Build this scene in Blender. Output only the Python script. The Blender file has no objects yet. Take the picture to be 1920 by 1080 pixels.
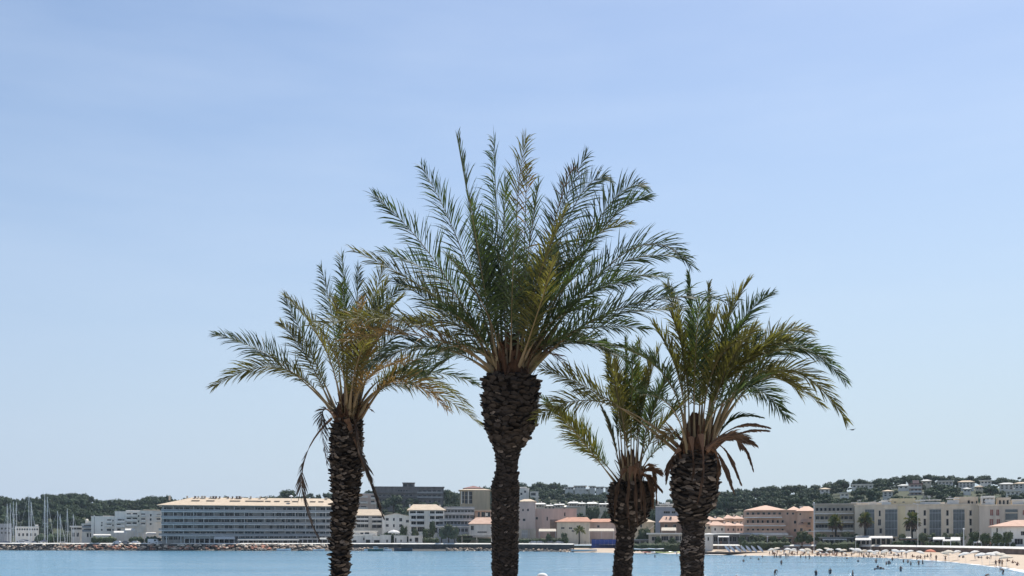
import bpy, bmesh, math, random
import numpy as np
from mathutils import Vector, Matrix

R = math.radians
rnd = random.Random(7)
nrg = np.random.default_rng(11)
scene = bpy.context.scene
COL = scene.collection

# ------------------------------------------------------------------ camera, sky, sun, exposure
FPX, CXP, YH, HC = 1968.0, 960.0, 1011.0, 5.5      # focal length in pixels of the 1920 px photo, horizon row, eye height
cam_d = bpy.data.cameras.new('camera')
cam = bpy.data.objects.new('camera', cam_d); COL.objects.link(cam)
cam.location = (0, 0, HC); cam.rotation_euler = (R(90), 0, 0)
cam_d.sensor_width = 36.0; cam_d.lens = 36.0 * FPX / 1920.0
cam_d.shift_y = (YH - 540.0) / 1920.0
cam_d.clip_start = 0.1; cam_d.clip_end = 12000
scene.camera = cam

SUN_E, SUN_A = R(57), R(27)                          # elevation; azimuth clockwise from +Y (away from the camera)
sun_vec = Vector((math.sin(SUN_A) * math.cos(SUN_E), math.cos(SUN_A) * math.cos(SUN_E), math.sin(SUN_E)))
world = bpy.data.worlds.new('World'); scene.world = world; world.use_nodes = True
nt = world.node_tree; nt.nodes.clear()
w_out = nt.nodes.new('ShaderNodeOutputWorld'); w_bg = nt.nodes.new('ShaderNodeBackground')
w_sky = nt.nodes.new('ShaderNodeTexSky'); w_sky.sky_type = 'NISHITA'; w_sky.sun_disc = False
w_sky.sun_elevation = SUN_E; w_sky.sun_rotation = SUN_A
w_sky.altitude = 0; w_sky.air_density = 1.0; w_sky.dust_density = 0.6; w_sky.ozone_density = 1.2
w_bg.inputs['Strength'].default_value = 0.104
# faint high cirrus veil: brightens the sky a little in long thin streaks
w_tc = nt.nodes.new('ShaderNodeTexCoord'); w_map = nt.nodes.new('ShaderNodeMapping')
w_map.inputs['Rotation'].default_value = (0, R(6), 0); w_map.inputs['Scale'].default_value = (2.6, 2.6, 14.0)
w_n = nt.nodes.new('ShaderNodeTexNoise'); w_n.inputs['Scale'].default_value = 1.5; w_n.inputs['Detail'].default_value = 9
w_r = nt.nodes.new('ShaderNodeMapRange'); w_r.inputs[1].default_value = 0.42; w_r.inputs[2].default_value = 0.78
w_r.inputs[3].default_value = 0.0; w_r.inputs[4].default_value = 0.12
w_mix = nt.nodes.new('ShaderNodeMix'); w_mix.data_type = 'RGBA'
w_mix.inputs[7].default_value = (7.0, 7.6, 8.4, 1)
nt.links.new(w_tc.outputs['Generated'], w_map.inputs['Vector']); nt.links.new(w_map.outputs[0], w_n.inputs['Vector'])
nt.links.new(w_n.outputs['Fac'], w_r.inputs[0]); nt.links.new(w_r.outputs[0], w_mix.inputs[0])
nt.links.new(w_sky.outputs[0], w_mix.inputs[6])
# summer haze: the sky pales towards the horizon all round, a little brighter on the sun's side
w_sep = nt.nodes.new('ShaderNodeSeparateXYZ'); nt.links.new(w_tc.outputs['Generated'], w_sep.inputs[0])
w_hf = nt.nodes.new('ShaderNodeMapRange'); w_hf.interpolation_type = 'SMOOTHERSTEP'
w_hf.inputs[1].default_value = -0.12; w_hf.inputs[2].default_value = 0.56; w_hf.inputs[3].default_value = 1.0; w_hf.inputs[4].default_value = 0.0
w_dot = nt.nodes.new('ShaderNodeVectorMath'); w_dot.operation = 'DOT_PRODUCT'; w_dot.inputs[1].default_value = (math.sin(SUN_A), math.cos(SUN_A), 0)
w_hs = nt.nodes.new('ShaderNodeMapRange'); w_hs.inputs[1].default_value = 0.45; w_hs.inputs[2].default_value = 1.0
w_hc = nt.nodes.new('ShaderNodeMix'); w_hc.data_type = 'RGBA'
w_hc.inputs[6].default_value = (3.42, 4.22, 5.55, 1); w_hc.inputs[7].default_value = (4.0, 4.78, 5.5, 1)
w_hm = nt.nodes.new('ShaderNodeMix'); w_hm.data_type = 'RGBA'
nt.links.new(w_sep.outputs['Z'], w_hf.inputs[0]); nt.links.new(w_tc.outputs['Generated'], w_dot.inputs[0])
nt.links.new(w_dot.outputs['Value'], w_hs.inputs[0]); nt.links.new(w_hs.outputs[0], w_hc.inputs[0])
nt.links.new(w_hf.outputs[0], w_hm.inputs[0]); nt.links.new(w_mix.outputs[2], w_hm.inputs[6]); nt.links.new(w_hc.outputs[2], w_hm.inputs[7])
nt.links.new(w_hm.outputs[2], w_bg.inputs['Color'])
nt.links.new(w_bg.outputs[0], w_out.inputs['Surface'])

sun_l = bpy.data.lights.new('sun', 'SUN'); sun_l.energy = 4.3; sun_l.angle = R(0.53); sun_l.color = (1.0, 0.955, 0.88)
sun_o = bpy.data.objects.new('sun', sun_l); COL.objects.link(sun_o)
sun_o.rotation_euler = sun_vec.to_track_quat('Z', 'Y').to_euler(); sun_o.location = (60, 80, 120)

scene.view_settings.view_transform = 'Standard'; scene.view_settings.look = 'None'
scene.view_settings.exposure = 0.45; scene.view_settings.gamma = 1.0; scene.view_settings.use_curve_mapping = False
scene.render.engine = 'CYCLES'
scene.cycles.max_bounces = 6; scene.cycles.transparent_max_bounces = 4; scene.cycles.volume_bounces = 0
scene.cycles.use_denoising = True

# ------------------------------------------------------------------ materials
def sset(node, name, v):
    if name in node.inputs: node.inputs[name].default_value = v

def mat(name, col, rough=0.8, var=0.18, scale=0.8, bump=0.0, col2=None, metal=0.0, per_object=0.0, per_island=0.0,
        streak=False, translucent=None, coat=0.0, spec=0.3):
    m = bpy.data.materials.new(name); m.use_nodes = True
    t = m.node_tree; b = t.nodes['Principled BSDF']
    b.inputs['Roughness'].default_value = rough; b.inputs['Metallic'].default_value = metal
    sset(b, 'Specular IOR Level', spec)
    if coat: sset(b, 'Coat Weight', coat)
    tc = t.nodes.new('ShaderNodeTexCoord'); mp = t.nodes.new('ShaderNodeMapping')
    if streak: mp.inputs['Scale'].default_value = (1.6, 1.6, 0.22)
    n = t.nodes.new('ShaderNodeTexNoise'); n.inputs['Scale'].default_value = scale; n.inputs['Detail'].default_value = 6
    n.inputs['Roughness'].default_value = 0.62
    t.links.new(tc.outputs['Object'], mp.inputs['Vector']); t.links.new(mp.outputs[0], n.inputs['Vector'])
    mix = t.nodes.new('ShaderNodeMix'); mix.data_type = 'RGBA'
    c = col; c2 = col2 if col2 else tuple(max(0.0, x * (1 - var * 1.6)) for x in col)
    c1 = col if col2 else tuple(min(1.0, x * (1 + var * 0.8)) for x in col)
    mix.inputs[6].default_value = (*c1, 1); mix.inputs[7].default_value = (*c2, 1)
    rg = t.nodes.new('ShaderNodeMapRange'); rg.inputs[1].default_value = 0.33; rg.inputs[2].default_value = 0.68
    t.links.new(n.outputs['Fac'], rg.inputs[0]); t.links.new(rg.outputs[0], mix.inputs[0])
    out = mix.outputs[2]
    if per_object or per_island:
        hsv = t.nodes.new('ShaderNodeHueSaturation')
        src = t.nodes.new('ShaderNodeObjectInfo').outputs['Random'] if per_object else t.nodes.new('ShaderNodeNewGeometry').outputs['Random Per Island']
        amt = per_object or per_island
        mr = t.nodes.new('ShaderNodeMapRange'); mr.inputs[3].default_value = 1 - amt; mr.inputs[4].default_value = 1 + amt
        t.links.new(src, mr.inputs[0]); t.links.new(mr.outputs[0], hsv.inputs['Value'])
        t.links.new(out, hsv.inputs['Color']); out = hsv.outputs[0]
    t.links.new(out, b.inputs['Base Color'])
    if bump:
        bp = t.nodes.new('ShaderNodeBump'); bp.inputs['Strength'].default_value = bump
        n2 = t.nodes.new('ShaderNodeTexNoise'); n2.inputs['Scale'].default_value = scale * 6; n2.inputs['Detail'].default_value = 4
        t.links.new(mp.outputs[0], n2.inputs['Vector'])
        t.links.new(n2.outputs['Fac'], bp.inputs['Height']); t.links.new(bp.outputs[0], b.inputs['Normal'])
    if translucent:
        tr = t.nodes.new('ShaderNodeBsdfTranslucent'); ms = t.nodes.new('ShaderNodeMixShader')
        ms.inputs[0].default_value = translucent[1]
        tint = t.nodes.new('ShaderNodeMix'); tint.data_type = 'RGBA'; tint.blend_type = 'MULTIPLY'; tint.inputs[0].default_value = 1.0
        tint.inputs[7].default_value = (*translucent[0], 1)
        t.links.new(out, tint.inputs[6]); t.links.new(tint.outputs[2], tr.inputs['Color'])
        t.links.new(b.outputs[0], ms.inputs[1]); t.links.new(tr.outputs[0], ms.inputs[2])
        t.links.new(ms.outputs[0], t.nodes['Material Output'].inputs['Surface'])
    return m

def tile_roof(name, col, col2):
    """clay roof: tile courses as a fine wave plus blotchy weathering"""
    m = mat(name, col, 0.85, 0.2, 0.5, 0.0, col2)
    t = m.node_tree; b = t.nodes['Principled BSDF']
    tc = t.nodes.new('ShaderNodeTexCoord'); wv = t.nodes.new('ShaderNodeTexWave'); wv.inputs['Scale'].default_value = 3.2
    wv.inputs['Distortion'].default_value = 0.6
    bp = t.nodes.new('ShaderNodeBump'); bp.inputs['Strength'].default_value = 0.5
    t.links.new(tc.outputs['Object'], wv.inputs['Vector']); t.links.new(wv.outputs['Fac'], bp.inputs['Height'])
    t.links.new(bp.outputs[0], b.inputs['Normal'])
    return m

M = {}
M['white'] = mat('white plaster', (0.86, 0.80, 0.71), 0.85, 0.1, 0.35, streak=True)
M['greywhite'] = mat('greyed white plaster', (0.68, 0.64, 0.58), 0.85, 0.14, 0.35, streak=True)
M['cream'] = mat('cream plaster', (0.68, 0.58, 0.45), 0.88, 0.12, 0.3, streak=True)
M['yellowcream'] = mat('yellow cream plaster', (0.72, 0.60, 0.38), 0.88, 0.1, 0.3, streak=True)
M['beige'] = mat('beige grey plaster', (0.47, 0.41, 0.33), 0.88, 0.14, 0.3, streak=True)
M['pink'] = mat('salmon pink plaster', (0.62, 0.42, 0.31), 0.88, 0.12, 0.3, streak=True)
M['rose'] = mat('dusty rose plaster', (0.58, 0.43, 0.36), 0.88, 0.12, 0.3, streak=True)
M['tan'] = mat('tan plaster', (0.54, 0.43, 0.29), 0.88, 0.12, 0.3, streak=True)
M['brown'] = mat('brown brick wall', (0.24, 0.16, 0.12), 0.9, 0.2, 0.6)
M['greybrown'] = mat('grey brown concrete', (0.19, 0.175, 0.17), 0.9, 0.2, 0.3, streak=True)
M['grey'] = mat('grey concrete', (0.34, 0.35, 0.37), 0.85, 0.15, 0.4, streak=True)
M['bluegrey'] = mat('blue grey render', (0.30, 0.33, 0.38), 0.85, 0.12, 0.4)
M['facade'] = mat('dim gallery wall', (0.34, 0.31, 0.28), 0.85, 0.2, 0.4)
M['slab'] = mat('pale concrete slab', (0.72, 0.69, 0.65), 0.8, 0.12, 0.4)
M['rail'] = mat('grey balcony panel', (0.36, 0.35, 0.34), 0.4, 0.12, 0.5)
M['glassrail'] = mat('tinted balcony glass', (0.16, 0.19, 0.22), 0.12, 0.1, 0.5, spec=0.5)
M['glass'] = mat('window glass', (0.014, 0.016, 0.019), 0.25, 0.25, 0.6, spec=0.25, per_object=0.6)
M['glass2'] = mat('glazed stair front', (0.10, 0.12, 0.12), 0.14, 0.25, 0.4, spec=0.5)
M['shutter'] = mat('dull red shutter', (0.30, 0.14, 0.115), 0.7, 0.1, 1)
M['frame'] = mat('window frame paint', (0.55, 0.54, 0.52), 0.6, 0.06, 1)
M['tile'] = tile_roof('pale clay tiles', (0.62, 0.50, 0.37), (0.50, 0.40, 0.29))
M['pinktile'] = tile_roof('pink clay tiles', (0.66, 0.45, 0.34), (0.53, 0.34, 0.25))
M['orangetile'] = tile_roof('orange clay tiles', (0.56, 0.29, 0.19), (0.42, 0.22, 0.15))
M['redtile'] = tile_roof('dull red tiles', (0.28, 0.15, 0.13), (0.2, 0.11, 0.1))
M['flatroof'] = mat('pale roof screed', (0.62, 0.61, 0.58), 0.85, 0.12, 0.4)
M['dark'] = mat('opening shade', (0.03, 0.03, 0.032), 0.9, 0.3, 0.5)  # near-black stand-in for the shade inside bays and openings
M['darkwood'] = mat('dark timber', (0.08, 0.055, 0.04), 0.8, 0.25, 1.2)
M['canvas'] = mat('white canvas', (0.84, 0.82, 0.78), 0.8, 0.08, 1.2, translucent=((0.9, 0.88, 0.84), 0.25))
M['canvasgrey'] = mat('grey canvas', (0.42, 0.43, 0.42), 0.8, 0.1, 1.2, translucent=((0.9, 0.9, 0.9), 0.2))
M['canvasorange'] = mat('coral canvas', (0.72, 0.27, 0.17), 0.8, 0.08, 1.2, translucent=((0.9, 0.8, 0.7), 0.3))
M['canvascream'] = mat('cream canvas', (0.74, 0.66, 0.54), 0.8, 0.08, 1.2, translucent=((0.9, 0.85, 0.8), 0.25))
M['blue'] = mat('cobalt blue sheet', (0.035, 0.075, 0.30), 0.6, 0.2, 0.8)
M['pole'] = mat('white painted steel', (0.70, 0.71, 0.72), 0.35, 0.06, 1.0)
M['alu'] = mat('mast alloy', (0.80, 0.81, 0.82), 0.35, 0.06, 1.0, metal=0.3)
M['gel'] = mat('white gelcoat', (0.78, 0.79, 0.80), 0.25, 0.05, 0.8, coat=0.3)
M['gelgreen'] = mat('green boat paint', (0.06, 0.16, 0.15), 0.4, 0.15, 0.8)
M['geldark'] = mat('dark blue boat paint', (0.035, 0.05, 0.075), 0.35, 0.15, 0.8)
M['lime'] = mat('lime plastic', (0.62, 0.70, 0.22), 0.4, 0.08, 0.8)
M['red'] = mat('red plastic', (0.62, 0.16, 0.11), 0.4, 0.08, 0.8)
M['rubber'] = mat('black rubber', (0.02, 0.02, 0.022), 0.8, 0.1, 2)
M['sailcover'] = mat('navy sail cover', (0.06, 0.08, 0.14), 0.8, 0.15, 2)
M['sand'] = mat('beach sand', (0.52, 0.42, 0.32), 0.95, 0.1, 0.15, 0.25, (0.44, 0.35, 0.265))
M['paving'] = mat('promenade paving', (0.46, 0.44, 0.40), 0.9, 0.12, 0.2, 0.1)
M['coping'] = mat('pale stone coping', (0.78, 0.75, 0.68), 0.85, 0.1, 0.4)
M['wallstone'] = mat('brown retaining stone', (0.155, 0.115, 0.095), 0.95, 0.3, 0.5, 0.4)
M['quay'] = mat('dark wet quay', (0.06, 0.06, 0.058), 0.8, 0.3, 0.4)
M['scrub'] = mat('hillside scrub', (0.040, 0.058, 0.026), 0.95, 0.3, 0.06, 0.4, (0.070, 0.070, 0.040))
M['rocksunlit'] = mat('sunlit boulder', (0.74, 0.66, 0.54), 0.92, 0.2, 0.9, 0.5, (0.56, 0.48, 0.38), per_object=0.25)  # paler copy for the top boulders: sunlight put into the colour
M['rock'] = mat('breakwater boulder', (0.64, 0.51, 0.39), 0.92, 0.2, 0.9, 0.5, (0.34, 0.24, 0.18), per_object=0.38)
M['rockred'] = mat('rusty boulder', (0.50, 0.26, 0.18), 0.92, 0.2, 0.9, 0.5, (0.32, 0.15, 0.10), per_object=0.35)
M['rockwet'] = mat('wet boulder', (0.065, 0.058, 0.052), 0.5, 0.2, 0.9, 0.5, (0.035, 0.035, 0.035), per_object=0.3)
M['pine'] = mat('pine needles', (0.044, 0.072, 0.034), 0.85, 0.3, 0.25, 0.0, (0.024, 0.044, 0.022), per_island=0.4, translucent=((0.9, 1.0, 0.5), 0.15))
M['leaf'] = mat('olive green leaves', (0.075, 0.100, 0.045), 0.75, 0.3, 0.4, 0.0, (0.045, 0.066, 0.032), per_island=0.3, translucent=((0.9, 1.0, 0.5), 0.25))
M['leafgrey'] = mat('grey green leaves', (0.125, 0.145, 0.085), 0.8, 0.3, 0.4, 0.0, (0.085, 0.10, 0.058), per_island=0.3, translucent=((0.9, 1.0, 0.6), 0.25))
M['wood'] = mat('tree bark', (0.085, 0.065, 0.05), 0.95, 0.25, 1.5)
M['skin'] = mat('tanned skin', (0.26, 0.145, 0.095), 0.55, 0.1, 3)
M['swim'] = mat('dark swimwear', (0.030, 0.034, 0.05), 0.7, 0.1, 3, per_object=0.6)
M['hair'] = mat('dark hair', (0.018, 0.013, 0.010), 0.6, 0.1, 3)
M['cap'] = mat('white cotton cap', (0.80, 0.80, 0.79), 0.85, 0.04, 6, 0.1)
M['shirt'] = mat('pale cotton shirt', (0.5, 0.52, 0.55), 0.85, 0.06, 5, 0.1)
M['shorts'] = mat('navy shorts', (0.04, 0.05, 0.08), 0.85, 0.06, 5, 0.1)
M['car'] = mat('car paint', (0.42, 0.43, 0.45), 0.3, 0.02, 1, metal=0.2, coat=0.5, per_object=0.7)
M['vanwhite'] = mat('white van paint', (0.72, 0.73, 0.74), 0.3, 0.03, 1, coat=0.5)
M['feather'] = mat('grey feathers', (0.10, 0.11, 0.125), 0.8, 0.2, 6)
M['foam'] = mat('surf foam', (0.82, 0.84, 0.85), 0.7, 0.08, 0.6, 0.3)
# palms
M['bark'] = mat('palm bark fibre', (0.020, 0.016, 0.014), 0.95, 0.35, 3.0, 0.8, (0.009, 0.008, 0.007))
M['stub'] = mat('leaf base side', (0.022, 0.0195, 0.018), 0.95, 0.3, 6.0, 0.5, (0.010, 0.009, 0.0085), per_object=0.4)
M['stubcut'] = mat('cut leaf base', (0.044, 0.039, 0.036), 0.9, 0.3, 12.0, 0.6, (0.018, 0.016, 0.015), per_object=0.5)
M['stubpale'] = mat('pale leaf base', (0.22, 0.20, 0.18), 0.9, 0.3, 12.0, 0.6, (0.085, 0.075, 0.068), per_object=0.4)  # paler cut face for a share of the leaf bases
M['fibre'] = mat('brown crown fibre', (0.085, 0.047, 0.028), 0.95, 0.3, 9.0, 0.8, (0.035, 0.021, 0.014))
M['petiole'] = mat('pale leaf stalk', (0.24, 0.185, 0.115), 0.55, 0.2, 2.0, 0.0, (0.13, 0.115, 0.055), per_object=0.35)
M['petiolebrown'] = mat('dry leaf stalk', (0.17, 0.105, 0.066), 0.75, 0.2, 2.0, 0.0, (0.10, 0.06, 0.04), per_object=0.35)
def frond_mat(n, a, b, tr, k=0.34): return mat(n, a, 0.62, 0.2, 1.3, 0.0, b, per_island=0.35, translucent=(tr, k), spec=0.35)
M['green'] = frond_mat('green palm leaflet', (0.075, 0.112, 0.048), (0.050, 0.080, 0.042), (1.3, 1.35, 0.6))
M['bluegreen'] = frond_mat('grey green palm leaflet', (0.078, 0.105, 0.066), (0.054, 0.078, 0.056), (1.2, 1.3, 0.75), 0.28)
M['olive'] = frond_mat('olive palm leaflet', (0.150, 0.150, 0.055), (0.105, 0.118, 0.045), (1.35, 1.25, 0.5), 0.4)
M['straw'] = frond_mat('straw palm leaflet', (0.235, 0.165, 0.075), (0.145, 0.115, 0.05), (1.3, 1.1, 0.6), 0.35)
M['dry'] = frond_mat('dead palm leaflet', (0.120, 0.078, 0.050), (0.065, 0.045, 0.034), (1.2, 1.0, 0.7), 0.2)
M['drygrey'] = frond_mat('grey dead palm leaflet', (0.105, 0.09, 0.078), (0.06, 0.052, 0.048), (1.0, 1.0, 0.9), 0.2)

def water_mat():
    m = bpy.data.materials.new('sea water'); m.use_nodes = True
    t = m.node_tree; b = t.nodes['Principled BSDF']
    b.inputs['Roughness'].default_value = 0.16; sset(b, 'IOR', 1.33); sset(b, 'Specular IOR Level', 0.5)
    tc = t.nodes.new('ShaderNodeTexCoord')
    big = t.nodes.new('ShaderNodeTexNoise'); big.inputs['Scale'].default_value = 0.012; big.inputs['Detail'].default_value = 4
    cr = t.nodes.new('ShaderNodeMix'); cr.data_type = 'RGBA'
    cr.inputs[6].default_value = (0.085, 0.225, 0.335, 1); cr.inputs[7].default_value = (0.130, 0.275, 0.375, 1)
    t.links.new(tc.outputs['Object'], big.inputs['Vector']); t.links.new(big.outputs['Fac'], cr.inputs[0])
    t.links.new(cr.outputs[2], b.inputs['Base Color'])
    mp = t.nodes.new('ShaderNodeMapping'); mp.inputs['Scale'].default_value = (0.8, 1.0, 1.0)
    n1 = t.nodes.new('ShaderNodeTexNoise'); n1.inputs['Scale'].default_value = 0.5; n1.inputs['Detail'].default_value = 6
    n2 = t.nodes.new('ShaderNodeTexNoise'); n2.inputs['Scale'].default_value = 0.09; n2.inputs['Detail'].default_value = 3
    add = t.nodes.new('ShaderNodeMath'); add.operation = 'MULTIPLY_ADD'; add.inputs[1].default_value = 2.0
    t.links.new(tc.outputs['Object'], mp.inputs['Vector']); t.links.new(mp.outputs[0], n1.inputs['Vector']); t.links.new(mp.outputs[0], n2.inputs['Vector'])
    t.links.new(n2.outputs['Fac'], add.inputs[0]); t.links.new(n1.outputs['Fac'], add.inputs[2])
    wp = t.nodes.new('ShaderNodeMapping'); wp.inputs['Scale'].default_value = (0.012, 0.05, 1.0)
    wn = t.nodes.new('ShaderNodeTexNoise'); wn.inputs['Scale'].default_value = 1.0; wn.inputs['Detail'].default_value = 5
    wr = t.nodes.new('ShaderNodeMapRange'); wr.inputs[1].default_value = 0.35; wr.inputs[2].default_value = 0.65; wr.inputs[3].default_value = 0.25; wr.inputs[4].default_value = 1.5
    t.links.new(tc.outputs['Object'], wp.inputs['Vector']); t.links.new(wp.outputs[0], wn.inputs['Vector']); t.links.new(wn.outputs['Fac'], wr.inputs[0])
    bp = t.nodes.new('ShaderNodeBump'); bp.inputs['Strength'].default_value = 1.0; t.links.new(wr.outputs[0], bp.inputs['Distance'])
    t.links.new(add.outputs[0], bp.inputs['Height']); t.links.new(bp.outputs[0], b.inputs['Normal'])
    return m
M['water'] = water_mat()

# ------------------------------------------------------------------ helpers
def at(px, py, d):
    """the point seen at photo pixel (px, py), d metres ahead of the eye"""
    return Vector(((px - CXP) / FPX * d, d, HC + (YH - py) / FPX * d))

class MB:
    def __init__(s): s.v = []; s.f = []; s.m = []
    def add(s, vs, fs, mi=0):
        o = len(s.v); s.v += [tuple(x) for x in vs]; s.f += [tuple(i + o for i in f) for f in fs]; s.m += [mi] * len(fs)
    def box(s, x0, x1, y0, y1, z0, z1, mi=0):
        s.add([(x0,y0,z0),(x1,y0,z0),(x1,y1,z0),(x0,y1,z0),(x0,y0,z1),(x1,y0,z1),(x1,y1,z1),(x0,y1,z1)],
              [(3,2,1,0),(4,5,6,7),(0,1,5,4),(1,2,6,5),(2,3,7,6),(3,0,4,7)], mi)
    def quad(s, a, b, c, d, mi=0): s.add([a,b,c,d], [(0,1,2,3)], mi)
    def tube(s, pts, radii, n=6, mi=0, cap=True):
        pts = [Vector(p) for p in pts]; rings = []
        for i, p in enumerate(pts):
            t = (pts[min(i+1,len(pts)-1)] - pts[max(i-1,0)]).normalized()
            a = Vector((0,0,1)) if abs(t.z) < 0.9 else Vector((1,0,0))
            u = t.cross(a).normalized(); w = u.cross(t)
            rings.append([p + (u*math.cos(2*math.pi*k/n) + w*math.sin(2*math.pi*k/n))*radii[i] for k in range(n)])
        vs = [v for r_ in rings for v in r_]; fs = []
        for i in range(len(pts)-1):
            for k in range(n):
                k2 = (k+1) % n; fs.append((i*n+k, (i+1)*n+k, (i+1)*n+k2, i*n+k2))
        if cap: fs.append(tuple(range(n))); fs.append(tuple((len(pts)-1)*n + k for k in reversed(range(n))))
        s.add(vs, fs, mi)
    def mesh(s, name, mats, smooth=False):
        me = bpy.data.meshes.new(name); me.from_pydata(s.v, [], s.f)
        for m_ in mats: me.materials.append(m_)
        me.polygons.foreach_set('material_index', s.m)
        if smooth: me.polygons.foreach_set('use_smooth', [True]*len(s.f))
        me.update(); return me
    def build(s, name, mats, parent=None, loc=(0,0,0), smooth=False):
        if not isinstance(mats, (list, tuple)): mats = [mats]
        return obj(name, s.mesh(name, mats, smooth), parent, loc)

def obj(name, me, parent=None, loc=(0,0,0), rz=0.0, scale=None):
    o = bpy.data.objects.new(name, me); COL.objects.link(o)
    o.location = loc
    if rz: o.rotation_euler = (0,0,rz)
    if scale is not None: o.scale = scale if hasattr(scale, '__len__') else (scale,)*3
    if parent: o.parent = parent
    return o

def tag(o, label, cat, group=None):
    o['label'] = label; o['category'] = cat
    if group: o['group'] = group
    return o
def thing(name, label, cat, loc=(0,0,0), rz=0.0, group=None):
    return tag(obj(name, None, None, loc, rz), label, cat, group)
def struct(o): o['kind'] = 'structure'; return o
def stuff(o): o['kind'] = 'stuff'; return o

def dup(root, loc, rz=0.0, scale=None, label=None):
    def cp(o, par):
        c = o.copy(); COL.objects.link(c)
        if par: c.parent = par
        for ch in KIDS.get(o.name, []): cp(ch, c)
        return c
    c = cp(root, None); c.location = loc; c.rotation_euler = (0,0,rz)
    if scale is not None: c.scale = scale if hasattr(scale, '__len__') else (scale,)*3
    if label: c['label'] = label
    return c
KIDS = {}
def register(root):
    """remember the children of a finished prototype, so that dup() need not search the scene"""
    def walk(o):
        KIDS[o.name] = [c for c in bpy.data.objects if c.parent == o]
        for c in KIDS[o.name]: walk(c)
    walk(root); return root

ORD = ['first','second','third','fourth','fifth','sixth','seventh','eighth','ninth','tenth','eleventh','twelfth','thirteenth',
       'fourteenth','fifteenth','sixteenth','seventeenth','eighteenth','nineteenth','twentieth']

# ------------------------------------------------------------------ the lie of the land
DS = [(-4000,700),(-1500,560),(0,522),(57,512),(300,503),(640,492),(950,487),(1060,450),(1150,425),(1300,384),(1400,352),(1550,336),(1640,312),(1700,290),
      (1760,262),(1800,243),(1870,206),(1920,176),(2050,140),(2400,100),(3500,62),(5000,45)]
DW = [(-4000,709),(-1500,569),(0,531),(57,521),(300,512),(640,501),(950,496),(1060,462),(1150,445),(1300,408),(1400,378),(1550,360),(1640,343),(1700,324),
      (1760,305),(1800,291),(1870,270),(1920,254),(2050,215),(2400,150),(3500,90),(5000,65)]
DF = [(-4000,900),(-1500,760),(0,640),(300,600),(640,535),(1000,530),(1150,510),(1300,455),(1600,445),(1920,420),(2400,330),(3500,210),(5000,160)]
DT = [(-4000,1400),(0,900),(400,950),(640,920),(1000,980),(1150,1000),(1300,900),(1450,760),(1600,740),(1920,760),(2400,700),(5000,600)]
SKY = [(-4000,960),(-400,940),(0,938),(30,942),(50,938),(85,931),(140,930),(160,932),(175,938),(200,944),(230,941),(260,940),(300,935),(360,936),(430,933),(480,934),
       (545,928),(620,926),(680,922),(700,919),(830,918),(860,921),(930,910),(980,906),(1010,904),(1045,905),(1060,911),(1150,919),(1180,928),(1230,935),(1290,937),
       (1330,927),(1350,922),(1400,919),(1450,919),(1490,914),(1520,920),(1545,910),(1590,905),(1620,902),(1680,898),(1740,895),(1800,897),(1850,897),(1920,901),(2300,915),(5000,950)]
def tab(t, x): return float(np.interp(x, [a for a,_ in t], [b for _,b in t]))
PROM = 3.25
def land(px, d):
    ds, dw, df, dt = tab(DS,px), tab(DW,px), tab(DF,px), tab(DT,px)
    zt = HC + (YH - (tab(SKY,px) + 17)) / FPX * dt
    if d < ds: return max(-4.0, -0.05 - (ds-d)*0.04)
    if d < dw: return (d-ds)/(dw-ds)*1.75
    if d < df: return PROM
    if d < dt:
        k = (d-df)/(dt-df); return PROM + (zt-PROM)*(k + 0.10*math.sin(k*math.pi))
    k = min(1.0, (d-dt)/1500); return zt*(1-0.5*k)
def gpt(px, d): return ((px-CXP)/FPX*d, d, land(px,d))

ALLC = None
cols = list(range(-4000,-200,100)) + list(range(-200,2200,12)) + list(range(2200,5001,100))
def strip(name, rows, m):
    """rows(px) -> depths of one column; a sheet through the ground at those depths"""
    vs, fs = [], []; n = None
    for px in cols:
        ds_ = rows(px); n = len(ds_)
        for d, z in ds_:
            x = (px-CXP)/FPX*d; vs.append((x, d, z if z is not None else land(px,d)))
    for i in range(len(cols)-1):
        for k in range(n-1): fs.append((i*n+k, (i+1)*n+k, (i+1)*n+k+1, i*n+k+1))
    b = MB(); b.add(vs, fs); return struct(b.build(name, m, smooth=True))
SHORE_ROWS = (lambda p: [(tab(DS,p)-40,-1.4),(tab(DS,p)-8,-0.3)] + [(tab(DS,p)+(tab(DW,p)-tab(DS,p))*k, 1.75*k) for k in (0,0.2,0.4,0.6,0.8)] + [(tab(DW,p)+0.1,1.75)])
ALLC = cols
cols = [c for c in ALLC if c >= 1048]; strip('beach', SHORE_ROWS, M['sand'])
cols = [c for c in ALLC if c <= 1048]; strip('rocky_shore', SHORE_ROWS, M['quay'])
cols = ALLC
strip('promenade', lambda p: [(tab(DW,p)+0.35,PROM),(tab(DF,p)+0.5,PROM)], M['paving'])
def hill_rows(p):
    df, dt = tab(DF,p), tab(DT,p)
    return [(df,PROM+0.004)] + [(df+(dt-df)*k/12, None) for k in range(1,12)] + [(dt+0.1,None),(dt+120,None),(dt+500,None),(dt+1600,None),(dt+4000,-2.0)]
strip('hillside', hill_rows, M['scrub'])

# sea: one sheet to beyond the shore
b = MB(); b.quad((-3500,20,0),(3500,20,0),(3500,900,0),(-3500,900,0)); struct(b.build('sea', M['water']))
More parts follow.
